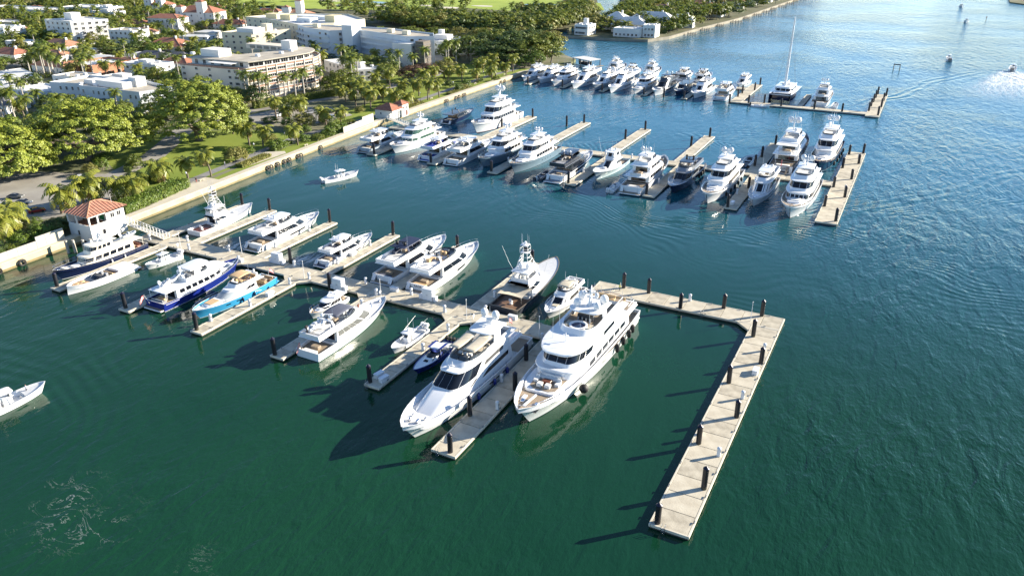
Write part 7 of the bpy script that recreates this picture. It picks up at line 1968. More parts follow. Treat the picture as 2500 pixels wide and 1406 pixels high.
# three great round trees on the park's edge
for (x, y, R, Hh, zc, lab, sd) in ((-240, 201, 19.0, 14.5, 7.5, "huge round tree with yellow green leaves, nearest the curved apartment block", 3), (-253, 164, 18.5, 13.5, 7.0, "huge round tree with yellow green leaves, the middle of the three", 5), (-258, 136, 16.5, 11.5, 6.5, "huge yellow green tree cut by the left edge, the nearest of the three", 8)):
    t = thing("fig_tree", lab, "tree", (x, y, GZ), 0, "great round trees at the park edge")
    link("trunk", limb_mesh("trunk", 6.5, 1.5, R * .75, 9, sd), t)
    V, Fq = clump_crown(470, 96, R, Hh, .36, 1.85, sd, -.2, wob=.5)
    V[:, 2] = np.maximum(V[:, 2], -5.5)
    link("crown", np_mesh("crown", V, Fq, LEAF_BIG), t, (0, 0, zc))
# palms
def frond_set(n, L, lift, droop, seed, wl=.85, nl=9, hang=.5, dry=0):
    rng = np.random.default_rng(seed)
    V, Fq, mi = [], [], []
    k = 0
    for i in range(n + dry):
        az = 2 * PI * (i * .381966) + rng.normal(0, .12)
        age = (i + .5) / (n + dry)
        el = lerp(lift, -droop, age) + rng.normal(0, .08)
        Lf = L * rng.uniform(.85, 1.1)
        pts = []
        p = np.array([0, 0, 0.0]); e = el
        st = Lf / nl
        dirh = np.array([math.cos(az), math.sin(az), 0]); sidev = np.array([-math.sin(az), math.cos(az), 0])
        for j in range(nl + 1):
            pts.append(p.copy())
            p = p + st * (dirh * math.cos(e) + np.array([0, 0, math.sin(e)]))
            e -= .20 + .06 * j / nl
        isdry = i >= n
        for j in range(nl):
            a, b = pts[j], pts[j + 1]
            w = wl * math.sin(PI * (.12 + .86 * (j + .5) / nl)) * rng.uniform(.85, 1.1)
            for s in (-1, 1):
                dn = np.array([0, 0, -hang * w * rng.uniform(.7, 1.3)])
                tip = (b - a) * .9
                q = [a, a + (b - a) * .62, b + sidev * s * w + dn + tip * .35, a + sidev * s * w * .95 + dn + tip * .35]
                V += q; Fq.append((k, k + 1, k + 2, k + 3)); mi.append(1 if isdry else 0); k += 4
    return np.array(V), np.array(Fq), mi
COCO_CR, ROYAL_CR, COCO_TR, ROYAL_TR, PALM_LO = [], [], [], [], []
for s in range(5):
    V, Fq, mi = frond_set(20, 4.3, 1.15, .75, 40 + s, .95, 9, .65, 3)
    COCO_CR.append(np_mesh("crown", V, Fq, [FROND, DRYF], mi))
    V, Fq, mi = frond_set(15, 4.0, 1.1, .45, 60 + s, .85, 8, .45, 0)
    ROYAL_CR.append(np_mesh("crown", V, Fq, [FROND_D, DRYF], mi))
for s in range(4):
    rg = random.Random(s); lx, ly = rg.uniform(-1.3, 1.3), rg.uniform(-1.0, 1.0)
    pts = [(0, 0, -.3), (lx * .15, ly * .15, .33), (lx * .5, ly * .5, .68), (lx, ly, 1.0)]
    mb = MB().tube([(p[0], p[1], p[2] * 8.0) for p in pts], .30, 7, 0, .16); COCO_TR.append((mb.mesh("trunk", BARK, 60), (lx, ly)))
mb = MB().tube([(0, 0, -.3), (0, 0, 3.5), (0, 0, 8)], .34, 8, 0, .22); ROYAL_TR.append(mb.mesh("trunk", RBARK, 60))
ROYAL_SH = MB().lathe(0, 0, [(.22, 0), (.30, .3), (.22, 1.5), (.12, 2.0)], 8).mesh("crownshaft", CSHAFT, 60)
NPALM = [0, 0]
def coconut(x, y, h, label, grp, sc=1.0):
    i = NPALM[0]; NPALM[0] += 1
    t = thing("coconut_palm", label, "palm", (x, y, GZ), random.uniform(0, 6.28), grp)
    me, (lx, ly) = COCO_TR[i % 4]
    o = link("trunk", me, t); o.scale = (sc, sc, h / 8.0)
    c = link("crown", COCO_CR[i % 5], t, (lx * sc, ly * sc, h)); c.scale = (sc,) * 3; c.rotation_euler = (random.uniform(-.1, .1), random.uniform(-.1, .1), random.uniform(0, 6))
def royal(x, y, h, label, grp, sc=1.0):
    i = NPALM[1]; NPALM[1] += 1
    t = thing("royal_palm", label, "palm", (x, y, GZ), random.uniform(0, 6.28), grp)
    o = link("trunk", ROYAL_TR[0], t); o.scale = (sc, sc, h / 8.0)
    link("crownshaft", ROYAL_SH, t, (0, 0, h - .3)).scale = (sc,) * 3
    c = link("crown", ROYAL_CR[i % 5], t, (0, 0, h + 1.4 * sc)); c.scale = (sc,) * 3; c.rotation_euler.z = random.uniform(0, 6)
TREE_CR = {}
for nm, m in (("a", LEAF_A), ("b", LEAF_B), ("c", LEAF_C), ("r", LEAF_R), ("s", LEAF_S)):
    L_ = []
    for s in range(3):
        V, Fq = clump_crown(110, 26, 1.0, .78, .072, .25, 100 + s * 7 + ord(nm), -.45)
        L_.append(np_mesh("crown", V, Fq, m))
    TREE_CR[nm] = L_
TREE_TR = [limb_mesh("trunk", 1.0, .075, .55, 5, s) for s in range(3)]
NT = [0]
def tree(x, y, h, R, kind, label, grp, name="broadleaf_tree", cat="tree"):
    i = NT[0]; NT[0] += 1
    t = thing(name, label, cat, (x, y, GZ), random.uniform(0, 6.28), grp)
    o = link("trunk", TREE_TR[i % 3], t); o.scale = (R, R, h * .5)
    c = link("crown", TREE_CR[kind][i % 3], t, (0, 0, h * .56)); c.scale = (R, R, h * .56)
def shrub(x, y, h, R, kind, label, grp="shrubs of the park and gardens"):
    i = NT[0]; NT[0] += 1
    t = thing("shrub", label, "shrub", (x, y, GZ), random.uniform(0, 6.28), grp)
    c = link("foliage", TREE_CR[kind][i % 3], t, (0, 0, h * .42)); c.scale = (R, R, h * .68)
    link("stems", TREE_TR[i % 3], t).scale = (R * .8, R * .8, h * .35)
LM = [(-187, 120, "the nearer gatehouse"), (-198, 266, "the farther gatehouse"), (-300, 262, "the curved beige apartment block"), (-275, 300, "the lagoon side of the curved block"), (-380, 365, "the cream four storey block"), (-400, 430, "the long yellow and white block"), (-330, 385, "the white condominium's curve"), (-265, 380, "the condominium's scaffolded end"),
      (-275, 440, "the white villa by the point"), (-275, 340, "the low white building below the condominium"), (-532, 350, "the square white apartment block"), (-320, 220, "the long white hotel"), (-365, 220, "the low wing of the hotel"), (-410, 280, "the salmon parapet"), (-420, 235, "the broad white roof at left"), (-524, 430, "the white red roofed building"),
      (-528, 470, "the two pale towers"), (-441, 360, "the bright red tiled house"), (-498, 290, "the dark red tiled house"), (-506, 328, "the brown tiled house"), (-411, 322, "the grey hip roofs"), (-553, 409, "the yellow walled house"), (-470, 305, "the palm grove in town"), (-606, 361, "the sand coloured house"), (-640, 520, "the towered villa"), (-690, 450, "the long white store"),
      (-212, 170, "the promenade bend"), (-212, 200, "the park lawn"), (-207, 232, "the white panelled screen wall"), (-225, 285, "the second car park"), (-208, 310, "the promenade north of the farther gatehouse"), (-210, 360, "the far promenade lawn"), (-235, 130, "the marina car park"), (-240, 240, "the road by the park"), (-225, 440, "the wooded point")]
def near(x, y):
    return min(LM, key=lambda q: (q[0] - x) ** 2 + (q[1] - y) ** 2)[2]
SEEN = {}
def uniq(base):
    n = SEEN.get(base, 0); SEEN[base] = n + 1
    return base
COCO = [(-209.8, 124.0), (-209.5, 130.8), (-210.8, 136.4), (-204.7, 138.7), (-200.3, 143.0), (-207.4, 157.6), (-211.8, 113.3), (-199.9, 101.9), (-209.5, 108.5), (-204.3, 164.1), (-199.6, 169.5), (-217.2, 204.1), (-211.8, 205.3), (-201.7, 213.0), (-204.8, 241.8), (-210.8, 239.8), (-237.6, 240.1), (-230.4, 240.4), (-226.8, 245.6), (-214.1, 351.9), (-204.9, 351.8), (-213.7, 369.7), (-204.3, 370.9), (-202.0, 362.4), (-200.6, 375.8), (-203.2, 388.4), (-202.5, 311.7), (-211.5, 316.5), (-212.5, 309.4), (-203.4, 302.9), (-202.3, 287.3), (-210.1, 287.8), (-241.8, 314.3), (-236.7, 319.3), (-221.3, 349.6), (-256.3, 341.6), (-230.1, 290.0), (-224.7, 287.5), (-227.8, 296.4), (-218.5, 288.6), (-236.5, 292.1), (-242.2, 294.7), (-234.9, 282.4), (-243.5, 288.6), (-222.2, 279.8), (-215.6, 275.5), (-225.6, 278.1), (-221.0, 328.3), (-220.6, 316.7), (-219.3, 306.1), (-219.0, 383.0), (-221.6, 397.1), (-231.9, 369.3), (-222.5, 340.0)]
ROYAL = [(-264.0, 262.8), (-267.4, 259.1), (-272.6, 258.5), (-258.7, 293.1), (-274.1, 336.0), (-280.0, 336.2), (-256.5, 314.3), (-261.5, 318.0), (-261.7, 322.9), (-258.0, 321.4), (-254.0, 311.8), (-258.7, 359.0), (-250.8, 372.5), (-250.8, 418.7), (-245.8, 398.1), (-433.0, 263.2), (-430.1, 266.2), (-425.8, 262.5), (-415.1, 260.9), (-421.0, 262.9), (-392.9, 264.1), (-394.0, 269.2), (-366.3, 208.7), (-362.2, 210.9), (-300.1, 212.6), (-336.2, 186.4), (-335.4, 189.6), (-277.7, 340.4), (-264.9, 318.9), (-252.1, 261.9), (-252.2, 268.7), (-255.1, 277.5), (-262.0, 256.9), (-244.8, 385.6), (-245.1, 388.6), (-243.4, 411.1), (-237.9, 413.8), (-243.0, 349.6), (-332.1, 187.6), (-340.8, 187.5)]
SHR = [(-195.0, 107.6), (-193.1, 99.8), (-207.1, 113.2), (-199.1, 115.5), (-209.7, 187.8), (-249.5, 166.6), (-209.8, 195.6), (-212.5, 153.6), (-218.5, 155.4), (-213.9, 211.5), (-211.4, 228.5), (-202.4, 233.5), (-202.9, 239.2), (-204.6, 246.7), (-214.6, 245.1), (-216.2, 268.6), (-236.9, 235.5), (-248.2, 230.6), (-225.2, 233.3), (-220.1, 238.0), (-192.5, 94.7), (-236.7, 152.9), (-238.1, 158.2), (-244.6, 228.1), (-199.9, 228.4), (-200.6, 222.4), (-211.0, 334.2), (-203.0, 332.7), (-202.2, 328.9), (-203.0, 337.6), (-204.4, 354.4), (-198.5, 360.6), (-209.1, 276.5), (-203.0, 291.0), (-204.8, 205.0), (-203.2, 217.6), (-252.2, 231.8), (-228.8, 164.4), (-194.5, 96.8), (-196, 110), (-197.5, 104)]
TRE = [(-236.3, 214.5, 7, 5, "a"), (-266.2, 256, 9, 6, "b"), (-252, 303, 10, 7, "a"), (-270, 340, 9, 6, "b"), (-262.6, 352, 10, 7, "b"), (-236, 338.6, 8, 7, "r"), (-233, 348, 8, 6.5, "r"), (-228.0, 357, 8, 7, "c"), (-246, 330, 9, 6, "a"), (-243.1, 256, 7, 5, "a"), (-216.8, 233.6, 6, 4.5, "c"), (-252, 402, 12, 8, "b"), (-245, 424, 14, 9, "b"), (-244, 438, 15, 10, "a"), (-223.5, 420.9, 14, 10, "b"), (-226, 438, 16, 11, "b"), (-206.9, 422, 14, 10, "a"), (-206, 436, 15, 10, "a"), (-210, 448, 14, 10, "c"), (-247, 458, 14, 10, "b"), (-236, 462, 14, 10, "c"), (-222, 456, 15, 10, "b"), (-266, 466, 12, 9, "a"), (-262, 458, 13, 9, "c"), (-198, 427, 10, 7, "a"), (-274, 352, 9, 6, "a"), (-255, 298, 8, 6, "a"), (-218, 410, 11, 8, "b"), (-200, 410, 8, 6, "s"), (-204, 404, 6, 5, "s"), (-232, 408, 12, 9, "b"), (-256, 428, 12, 9, "a"), (-300, 462, 11, 8, "a"), (-284, 466, 11, 8, "c"), (-320, 460, 11, 8, "a")]
for i, (x, y) in enumerate(COCO):
    coconut(x, y, random.uniform(5.5, 8.5) * (.95 if y < 180 else 1), "coconut palm near %s, %s" % (near(x, y), ("leaning", "upright", "full crowned", "slender", "short", "drooping", "sunlit", "ragged", "bushy", "bent", "thin crowned")[i % 11]), "coconut palms along the waterfront", random.uniform(1.4, 1.6) if i < 9 else random.uniform(1.05, 1.3))
for i, (x, y) in enumerate(ROYAL):
    royal(x, y, random.uniform(9, 13.5), "tall royal palm near %s, %s" % (near(x, y), ("thick trunk", "straight pale trunk", "dense crown", "thin crown")[i % 4]), "royal palms of the town", random.uniform(1.05, 1.25))
for i, (x, y) in enumerate(SHR):
    shrub(x, y, random.uniform(2.2, 4.2), random.uniform(1.8, 3.2), "sabcss"[i % 6], "%s shrub near %s" % (("bright green", "glossy green", "dark green", "olive", "dense", "round")[i % 6], near(x, y)))
shrub(-195.6, 109.2, 4.6, 3.0, "s", "big bright green shrub behind the white screen wall by the nearer gatehouse"); shrub(-195, 118.5, 4.6, 3.4, "b", "big dark clipped shrub against the nearer gatehouse"); shrub(-196.5, 113.5, 4.2, 3.0, "b", "dark shrub between the screen wall and the nearer gatehouse")
shrub(-205.5, 186, 5.2, 3.4, "c", "tall olive shrub at the edge of the park lawn by the promenade")
for i, (x, y, h, R, kd) in enumerate(TRE):
    tree(x, y, h, R, kd, "%s %s tree near %s" % (("rounded", "broad", "tall", "low", "ragged", "dense", "leaning")[i % 7], {"a": "leafy green", "b": "dark spreading", "c": "olive crowned", "r": "bronze leaved", "s": "bright bushy"}[kd], near(x, y)), "broadleaf trees of the waterfront")
# scattered town planting, clear of houses and streets
STREETS = [[(-300, 60), (-262, 128), (-240, 138), (-226, 148), (-236, 176), (-262, 215), (-262, 250), (-250, 285), (-240, 320), (-238, 360), (-250, 395), (-275, 420)], [(-262, 130), (-330, 178), (-420, 240), (-520, 305)], [(-256, 268), (-330, 322), (-420, 378), (-560, 470)]]
def seg_d(x, y, a, b):
    ax, ay = a; bx, by = b; dx, dy = bx - ax, by - ay
    t = max(0, min(1, ((x - ax) * dx + (y - ay) * dy) / (dx * dx + dy * dy)))
    return math.hypot(x - ax - t * dx, y - ay - t * dy)
def clear(x, y, m=2.0):
    for (a, b, c, d) in OBST:
        if a - m + 1 < x < c + m - 1 and b - m + 1 < y < d + m - 1: return False
    for S in STREETS:
        for a, b in zip(S[:-1], S[1:]):
            if seg_d(x, y, a, b) < 4.5: return False
    for (gx, gy, gr) in ((-241, 200, 17), (-252, 165, 17), (-256, 137, 15), (-232, 195, 20), (-215, 190, 16)):
        if math.hypot(x - gx, y - gy) < gr: return False
    return True
random.seed(33)
np_, nt_ = 0, 0
spots = []
def inside_view(x, y):
    d = -.42137 * x + .80111 * y - .42504 * (0 - 75)
    u = (.88587 * x + .46392 * y + .0038 * 75) / d * 1880.7 + 1250
    v = (.19411 * x - .37815 * y + .90516 * 75) / d * 1880.7 + 703
    return -60 < u < 2560 and -40 < v < 1500
tries = 0
while tries < 9000 and (np_ < 205 or nt_ < 250):
    tries += 1
    x = -270 - 480 * random.random() ** 1.25; y = random.uniform(150, 640)
    if y > 455 + max(0, (-330 - x)) * .42 or not inside_view(x, y) or not clear(x, y): continue
    if any((x - a) ** 2 + (y - b) ** 2 < 7.5 ** 2 for a, b in spots): continue
    spots.append((x, y))
    if random.random() < .46 and np_ < 205:
        np_ += 1
        if random.random() < .5: royal(x, y, random.uniform(7, 12), "%s royal palm close to %s" % (random.choice(("tall", "short", "pale trunked", "sparse", "full", "wind combed")), near(x, y)), "royal palms of the town", random.uniform(1.0, 1.25))
        else: coconut(x, y, random.uniform(5, 9), "%s coconut palm close to %s" % (random.choice(("leaning", "short", "bushy", "slender", "yellowing", "drooping")), near(x, y)), "coconut palms of the town", random.uniform(1.0, 1.3))
    elif nt_ < 250:
        nt_ += 1
        kd = random.choice("aabbcas")
        tree(x, y, random.uniform(5, 9.5), random.uniform(3.4, 6), kd, "%s %s tree close to %s" % (random.choice(("small", "round", "spreading", "tall", "ragged")), {"a": "green", "b": "dark green", "c": "olive", "s": "light green"}[kd], near(x, y)), "broadleaf trees of the town")
# far woods beyond the canal and on the far shore, one mass
def far_mass(name, label, regions, seed, n, keep):
    rng = np.random.default_rng(seed); rnd = random.Random(seed)
    VV, FF, MI = [], [], []; k = 0; cnt = 0; tr = 0
    base = [clump_crown(34, 9, 1.0, .8, .17, .30, 200 + s, -.4) for s in range(4)]
    palm = [frond_set(13, 1.0, 1.1, .6, 300 + s, .24, 4, .4) for s in range(3)]
    while cnt < n and tr < n * 30:
        tr += 1
        x0, y0, x1, y1, dens, pf = rnd.choice(regions)
        x, y = rnd.uniform(x0, x1), rnd.uniform(y0, y1)
        if not inside_view(x, y) or not keep(x, y) or rnd.random() > dens: continue
        cnt += 1
        a = rnd.uniform(0, 6.28); ca, sa = math.cos(a), math.sin(a)
        Rm = np.array([[ca, -sa, 0], [sa, ca, 0], [0, 0, 1]])
        if rnd.random() < pf:
            V, Fq, _ = palm[rnd.randrange(3)]
            h = rnd.uniform(7, 12)
            V = (V @ Rm.T) * 5.0 + np.array([x, y, GZ + h]); mi = 3
            tv = np.array([[x - .25, y, GZ], [x + .25, y, GZ], [x + .18, y, GZ + h], [x - .18, y, GZ + h], [x, y - .25, GZ], [x, y + .25, GZ], [x, y + .18, GZ + h], [x, y - .18, GZ + h]])
            VV += [V, tv]; FF += [Fq + k, np.array([[0, 1, 2, 3], [4, 5, 6, 7]]) + k + len(V)]; MI += [mi] * len(Fq) + [4, 4]; k += len(V) + 8
        else:
            V, Fq = base[rnd.randrange(4)]
            R, h = rnd.uniform(4, 8), rnd.uniform(7, 12)
            V = (V @ Rm.T) * np.array([R, R, h * .55]) + np.array([x, y, GZ + h * .5])
            mi = rnd.choice((0, 0, 1, 2))
            VV.append(V); FF.append(Fq + k); MI += [mi] * len(Fq); k += len(V)
    o = link(name, np_mesh(name, np.concatenate(VV), np.concatenate(FF), [LEAF_A, LEAF_B, LEAF_C, FROND_D, RBARK], MI))
    tag(o, label, "trees", None, "stuff")
def in_poly(x, y, P_):
    c = False
    for i in range(len(P_)):
        (x1, y1), (x2, y2) = P_[i], P_[i - 1]
        if (y1 > y) != (y2 > y) and x < (x2 - x1) * (y - y1) / (y2 - y1) + x1: c = not c
    return c
FAIR = [[(-345, 580), (-285, 590), (-268, 625), (-290, 655), (-355, 650), (-420, 620), (-430, 590)], [(-300, 690), (-285, 735), (-315, 800), (-420, 830), (-520, 800), (-540, 730), (-460, 700), (-380, 690)], [(-480, 640), (-440, 700), (-560, 740), (-720, 760), (-760, 720), (-640, 650), (-560, 620)], [(-420, 860), (-400, 960), (-560, 1040), (-760, 960), (-700, 860), (-560, 840)], [(-640, 610), (-600, 640), (-700, 700), (-800, 690), (-790, 640)]]
GOLFP = [(-257, 548), (-300, 521), (-345, 524), (-420, 549), (-520, 604), (-760, 694), (-1300, 830), (-1300, 1700), (-430, 1700), (-404, 1000), (-356, 880), (-322, 800), (-292, 733), (-266, 640)]
def golf_keep(x, y):
    if not in_poly(x, y, GOLFP): return False
    f = any(in_poly(x, y, P_) for P_ in FAIR)
    return (not f) or random.random() < .12
random.seed(4)
far_mass("golf_course_woods", "mixed palms and trees between the bright fairways beyond the canal", [(-420, 520, -255, 600, 1, .25), (-300, 540, -255, 700, 1, .1), (-345, 640, -262, 880, 1, .15), (-700, 560, -400, 720, .6, .6), (-900, 640, -400, 1000, .35, .6), (-1200, 1000, -400, 1500, .9, .3)], 71, 720, golf_keep)
PENP = [(-234, 575), (-205, 572), (-180, 578), (-172, 616), (-159, 716), (-151, 866), (-144, 1000), (-106, 2400), (-370, 2400), (-366, 1000), (-312, 862), (-281, 790), (-258, 730), (-243, 655), (-239, 590)]
def pen_keep(x, y):
    return in_poly(x, y, PENP) and clear(x, y, 1.0)
far_mass("far_shore_woods", "palms and trees around the houses on the far shore", [(-260, 570, -165, 720, 1, .5), (-320, 700, -145, 1000, 1, .4), (-380, 950, -130, 1700, 1, .3)], 72, 560, pen_keep)
def town_keep(x, y):
    return y < 560 + (-560 - x) * .36 and clear(x, y, .5) and x < -520
far_mass("back_of_town_woods", "palms and trees filling the back of the town", [(-820, 330, -520, 640, 1, .5), (-1100, 450, -700, 800, 1, .4)], 73, 620, town_keep)
def low_keep(x, y):
    return y < 450 + max(0, -330 - x) * .42 and clear(x, y, .0)
# ground cover under the town palms
def undergrowth(name, label, n, box, keep, seed, m, sz=.5, hh=1.6):
    rng = np.random.default_rng(seed); P_ = []
    tr = 0
    while len(P_) < n and tr < n * 8:
        tr += 1
        x, y = rng.uniform(box[0], box[2]), rng.uniform(box[1], box[3])
        if inside_view(x, y) and keep(x, y): P_.append((x, y))
    pts, nr = [], []
    for (x, y) in P_:
        q = rng.normal(0, 1, (26, 3)); q[:, 2] = np.abs(q[:, 2]); q /= np.linalg.norm(q, axis=1)[:, None]
        s = rng.uniform(.7, 1.5)
        pts.append(q * np.array([1.6, 1.6, hh]) * s + np.array([x, y, GZ])); nr.append(q + np.array([0, 0, .4]))
    V, Fq = leafy(np.concatenate(pts), np.concatenate(nr), sz, .4, rng)
    o = link(name, np_mesh(name, V, Fq, m)); tag(o, label, "undergrowth", None, "stuff")
undergrowth("garden_undergrowth", "low garden shrubbery filling the ground between the town houses", 2300, (-620, 160, -255, 520), low_keep, 5, LEAF_A)
undergrowth("dark_undergrowth", "dark shrubbery between the town houses and palms", 1200, (-620, 160, -255, 520), low_keep, 6, LEAF_B, .55, 2.0)
# hedges: clipped blocks with a leafy skin
def hedge(label, pts, w, h, m=LEAF_S, dens=26, name="hedge"):
    rng = np.random.default_rng(int(abs(pts[0][0] * 10 + pts[0][1])))
    root = thing(name, label, "hedge", (pts[0][0], pts[0][1], GZ), 0, "clipped hedges")
    ox, oy = pts[0]
    P_, N_ = [], []
    core = MB()
    for a, b in zip(pts[:-1], pts[1:]):
        A, Bv = np.array([a[0] - ox, a[1] - oy, 0]), np.array([b[0] - ox, b[1] - oy, 0]); L = np.linalg.norm(Bv - A); d = (Bv - A) / L; n = np.array([d[1], -d[0], 0])
        core.obox(((A + Bv)[0] / 2, (A + Bv)[1] / 2, 0), (L, w * .82, h * .88), math.atan2(d[1], d[0]))
        for face, area in ((0, L * w), (1, L * h), (2, L * h)):
            k = int(area * dens)
            t = rng.uniform(0, L, k); q = rng.uniform(-.5, .5, k)
            if face == 0: pp = A + d * t[:, None] + n * (q * w)[:, None] + np.array([0, 0, h]); nn = np.tile([0, 0, 1.0], (k, 1))
            else:
                s = 1 if face == 1 else -1
                pp = A + d * t[:, None] + n * (s * w / 2) + np.array([0, 0, 1.0]) * ((q + .5) * h)[:, None]; nn = np.tile(n * s, (k, 1))
            pp = pp + rng.normal(0, .14, (k, 3)); P_.append(pp); N_.append(nn)
    V, Fq = leafy(np.concatenate(P_), np.concatenate(N_), .26, .5, rng)
    link("foliage", np_mesh("foliage", V, Fq, m), root)
    core.build("inner_branches", LEAF_B, root)
hedge("broad leafy hedge between the seawall and the marina car park", [(-195.2, 132), (-197, 146), (-199.5, 158)], 5.2, 2.6, LEAF_S, 16)
hedge("low reddish hedge along the seawall by the tyre fenders", [(-199.0, 181), (-200.5, 196)], 3.0, 1.1, LEAF_C, 20)
hedge("low green hedge beside the promenade at the lawn's edge", [(-204.0, 202), (-206.6, 214)], 2.2, 1.0, LEAF_S, 20)
hedge("tall clipped green hedge in front of the curved apartment block", [(-262.5, 252), (-258, 268), (-252, 284), (-246.5, 296)], 2.0, 3.0, LEAF_A, 14)
hedge("low planted strip between the promenade path and the seawall", [(-201.4, 318), (-202.0, 340)], 2.4, .9, LEAF_C, 16)
hedge("planted strip beside the farther gatehouse", [(-201.2, 277), (-201.6, 296)], 2.4, 1.0, LEAF_C, 16)
hedge("clipped hedge beside the park lawn near the big trees", [(-228, 160), (-240, 172)], 2.0, 1.6, LEAF_B, 14)
hedge("dark clipped hedge wall on the far peninsula", [(-190, 585), (-178, 590)], 3, 4, LEAF_B, 8)
# grass blades tufts are too fine at this distance; the lawn keeps its turf relief
# ------------------------------------------------------------------ cars, people, street furniture
CARP = {"white": mat("car_white", (.72, .72, .73), .25, coat=.5), "silver": mat("car_silver", (.42, .43, .45), .3, metal=.5), "black": mat("car_black", (.015, .015, .018), .2, coat=.5), "red": mat("car_red", (.30, .02, .02), .25, coat=.5), "blue": mat("car_blue", (.03, .06, .16), .25, coat=.5), "grey": mat("car_grey", (.12, .125, .13), .3, coat=.4)}
CARM = {}
LIGHTM = mat("headlight_glass", (.7, .7, .68), .1)
TAIL = mat("tail_light", (.35, .01, .01), .2)
def car_meshes(col, suv):
    k = (col, suv)
    if k in CARM: return CARM[k]
    h = .25 if suv else 0
    prof = [(-2.2, .45), (-2.25, .85 + h), (-2.05, 1.0 + h), (-.9, 1.02 + h), (.9, .98 + h * .8), (2.05, .78 + h * .6), (2.2, .5), (2.2, .35), (-2.2, .35)]
    body = MB().loft([[(x, s * (.88 if 0 < i < 6 else .9) * w, z) for i, (x, z) in enumerate(prof)] for s, w in ((-1, .96), (-1, 1), (1, 1), (1, .96))], True, True, True).mesh("body", CARP[col], 30)
    cab = MB().loft([[(-1.95 if suv else -1.7, -.8, .99 + h), (1.0, -.8, .99 + h), (1.0, .8, .99 + h), (-1.95 if suv else -1.7, .8, .99 + h)], [(-1.7 if suv else -1.0, -.64, 1.42 + h), (.3, -.64, 1.45 + h), (.3, .64, 1.45 + h), (-1.7 if suv else -1.0, .64, 1.42 + h)]], True, False, True).mesh("cabin_glass", GLASS)
    roof = MB().box(-1.72 if suv else -1.0, -.65, 1.435 + h, .3, .65, 1.5 + h, 0, .05).mesh("roof", CARP[col])
    wh = MB()
    wh.loft([[(.34 * math.cos(a), y, .34 + .34 * math.sin(a)) for a in [2 * PI * i / 12 for i in range(12)]] for y in (-.11, .11)], True, True, True)
    CARM[k] = (body, cab, roof, wh.mesh("wheel", RUBBER, 40), MB().box(2.16, -.75, .62, 2.24, -.45, .78).mesh("headlight", LIGHTM), MB().box(-2.28, -.8, .7, -2.2, -.5, .88).mesh("tail_light", TAIL))
    return CARM[k]
def car(x, y, rz, col, label, suv=False):
    t = thing("parked_car", label, "car", (x, y, GZ + .08), rz, "parked cars on the shore")
    b, c, r, w, hl, tl = car_meshes(col, suv)
    link("body", b, t); link("cabin_glass", c, t); link("roof", r, t)
    for sx in (-1.35, 1.4):
        for sy in (-.8, .8): link("wheel", w, t, (sx, sy, 0))
    for sy in (0, 1.2): link("headlight", hl, t, (0, sy, 0)); link("tail_light", tl, t, (0, sy * 1.08, 0))
CL = [(-234.5, 147.5, 2.6, "white", "white off-road car parked under the middle round tree", True), (-222, 146.5, 2.2, "black", "black car parked by the palms of the marina car park", True), (-217, 121.5, 1.2, "red", "red car behind the palms near the left edge", False), (-229.5, 119.4, .4, "white", "white car in the marina car park near the left edge", False), (-227.5, 124.5, .4, "silver", "silver car beside the white one in the marina car park", False), (-234.8, 126.5, .5, "grey", "grey car in the marina car park under the near round tree", False), (-217.5, 137.6, 1.9, "blue", "dark blue car by the broad hedge", False),
      (-247.7, 226.8, 2.0, "white", "white car at the park lawn's upper end by the round tree", False), (-244.9, 232.3, 2.0, "grey", "grey car behind the white one by the park lawn", False), (-241.5, 246.3, 1.4, "white", "white van like car in the second car park", True), (-233.1, 256.1, 1.2, "silver", "silver car in the second car park's middle", False), (-226, 262.3, 1.2, "black", "black car in the second car park near the palms", False), (-219.5, 258.2, 2.8, "white", "white car in the second car park by the farther gatehouse", False), (-219, 252.5, 2.8, "silver", "silver car next to the white one by the farther gatehouse", True), (-218.5, 246.5, 2.8, "white", "white car with blue shade behind the screen wall shrubs", False), (-247, 256.5, 1.4, "white", "white car along the road before the clipped hedge", True)]
for (x, y, rz, c, lb, suv) in CL: car(x, y, rz, c, lb, suv)
for i in range(20):
    c = ("blue", "black", "silver", "white", "grey")[i % 5]
    t = random.random()
    car(-350 + i * 4.2 * .75 - 12, 512 + i * .5 + 6, 1.4 + random.uniform(-.05, .05), c, "%s car in the shaded row beyond the canal" % c, bool(i % 2))
sheet("canal_car_park", ribbon([(-368, 516), (-300, 527)], 9), GZ + .06, ROADM)
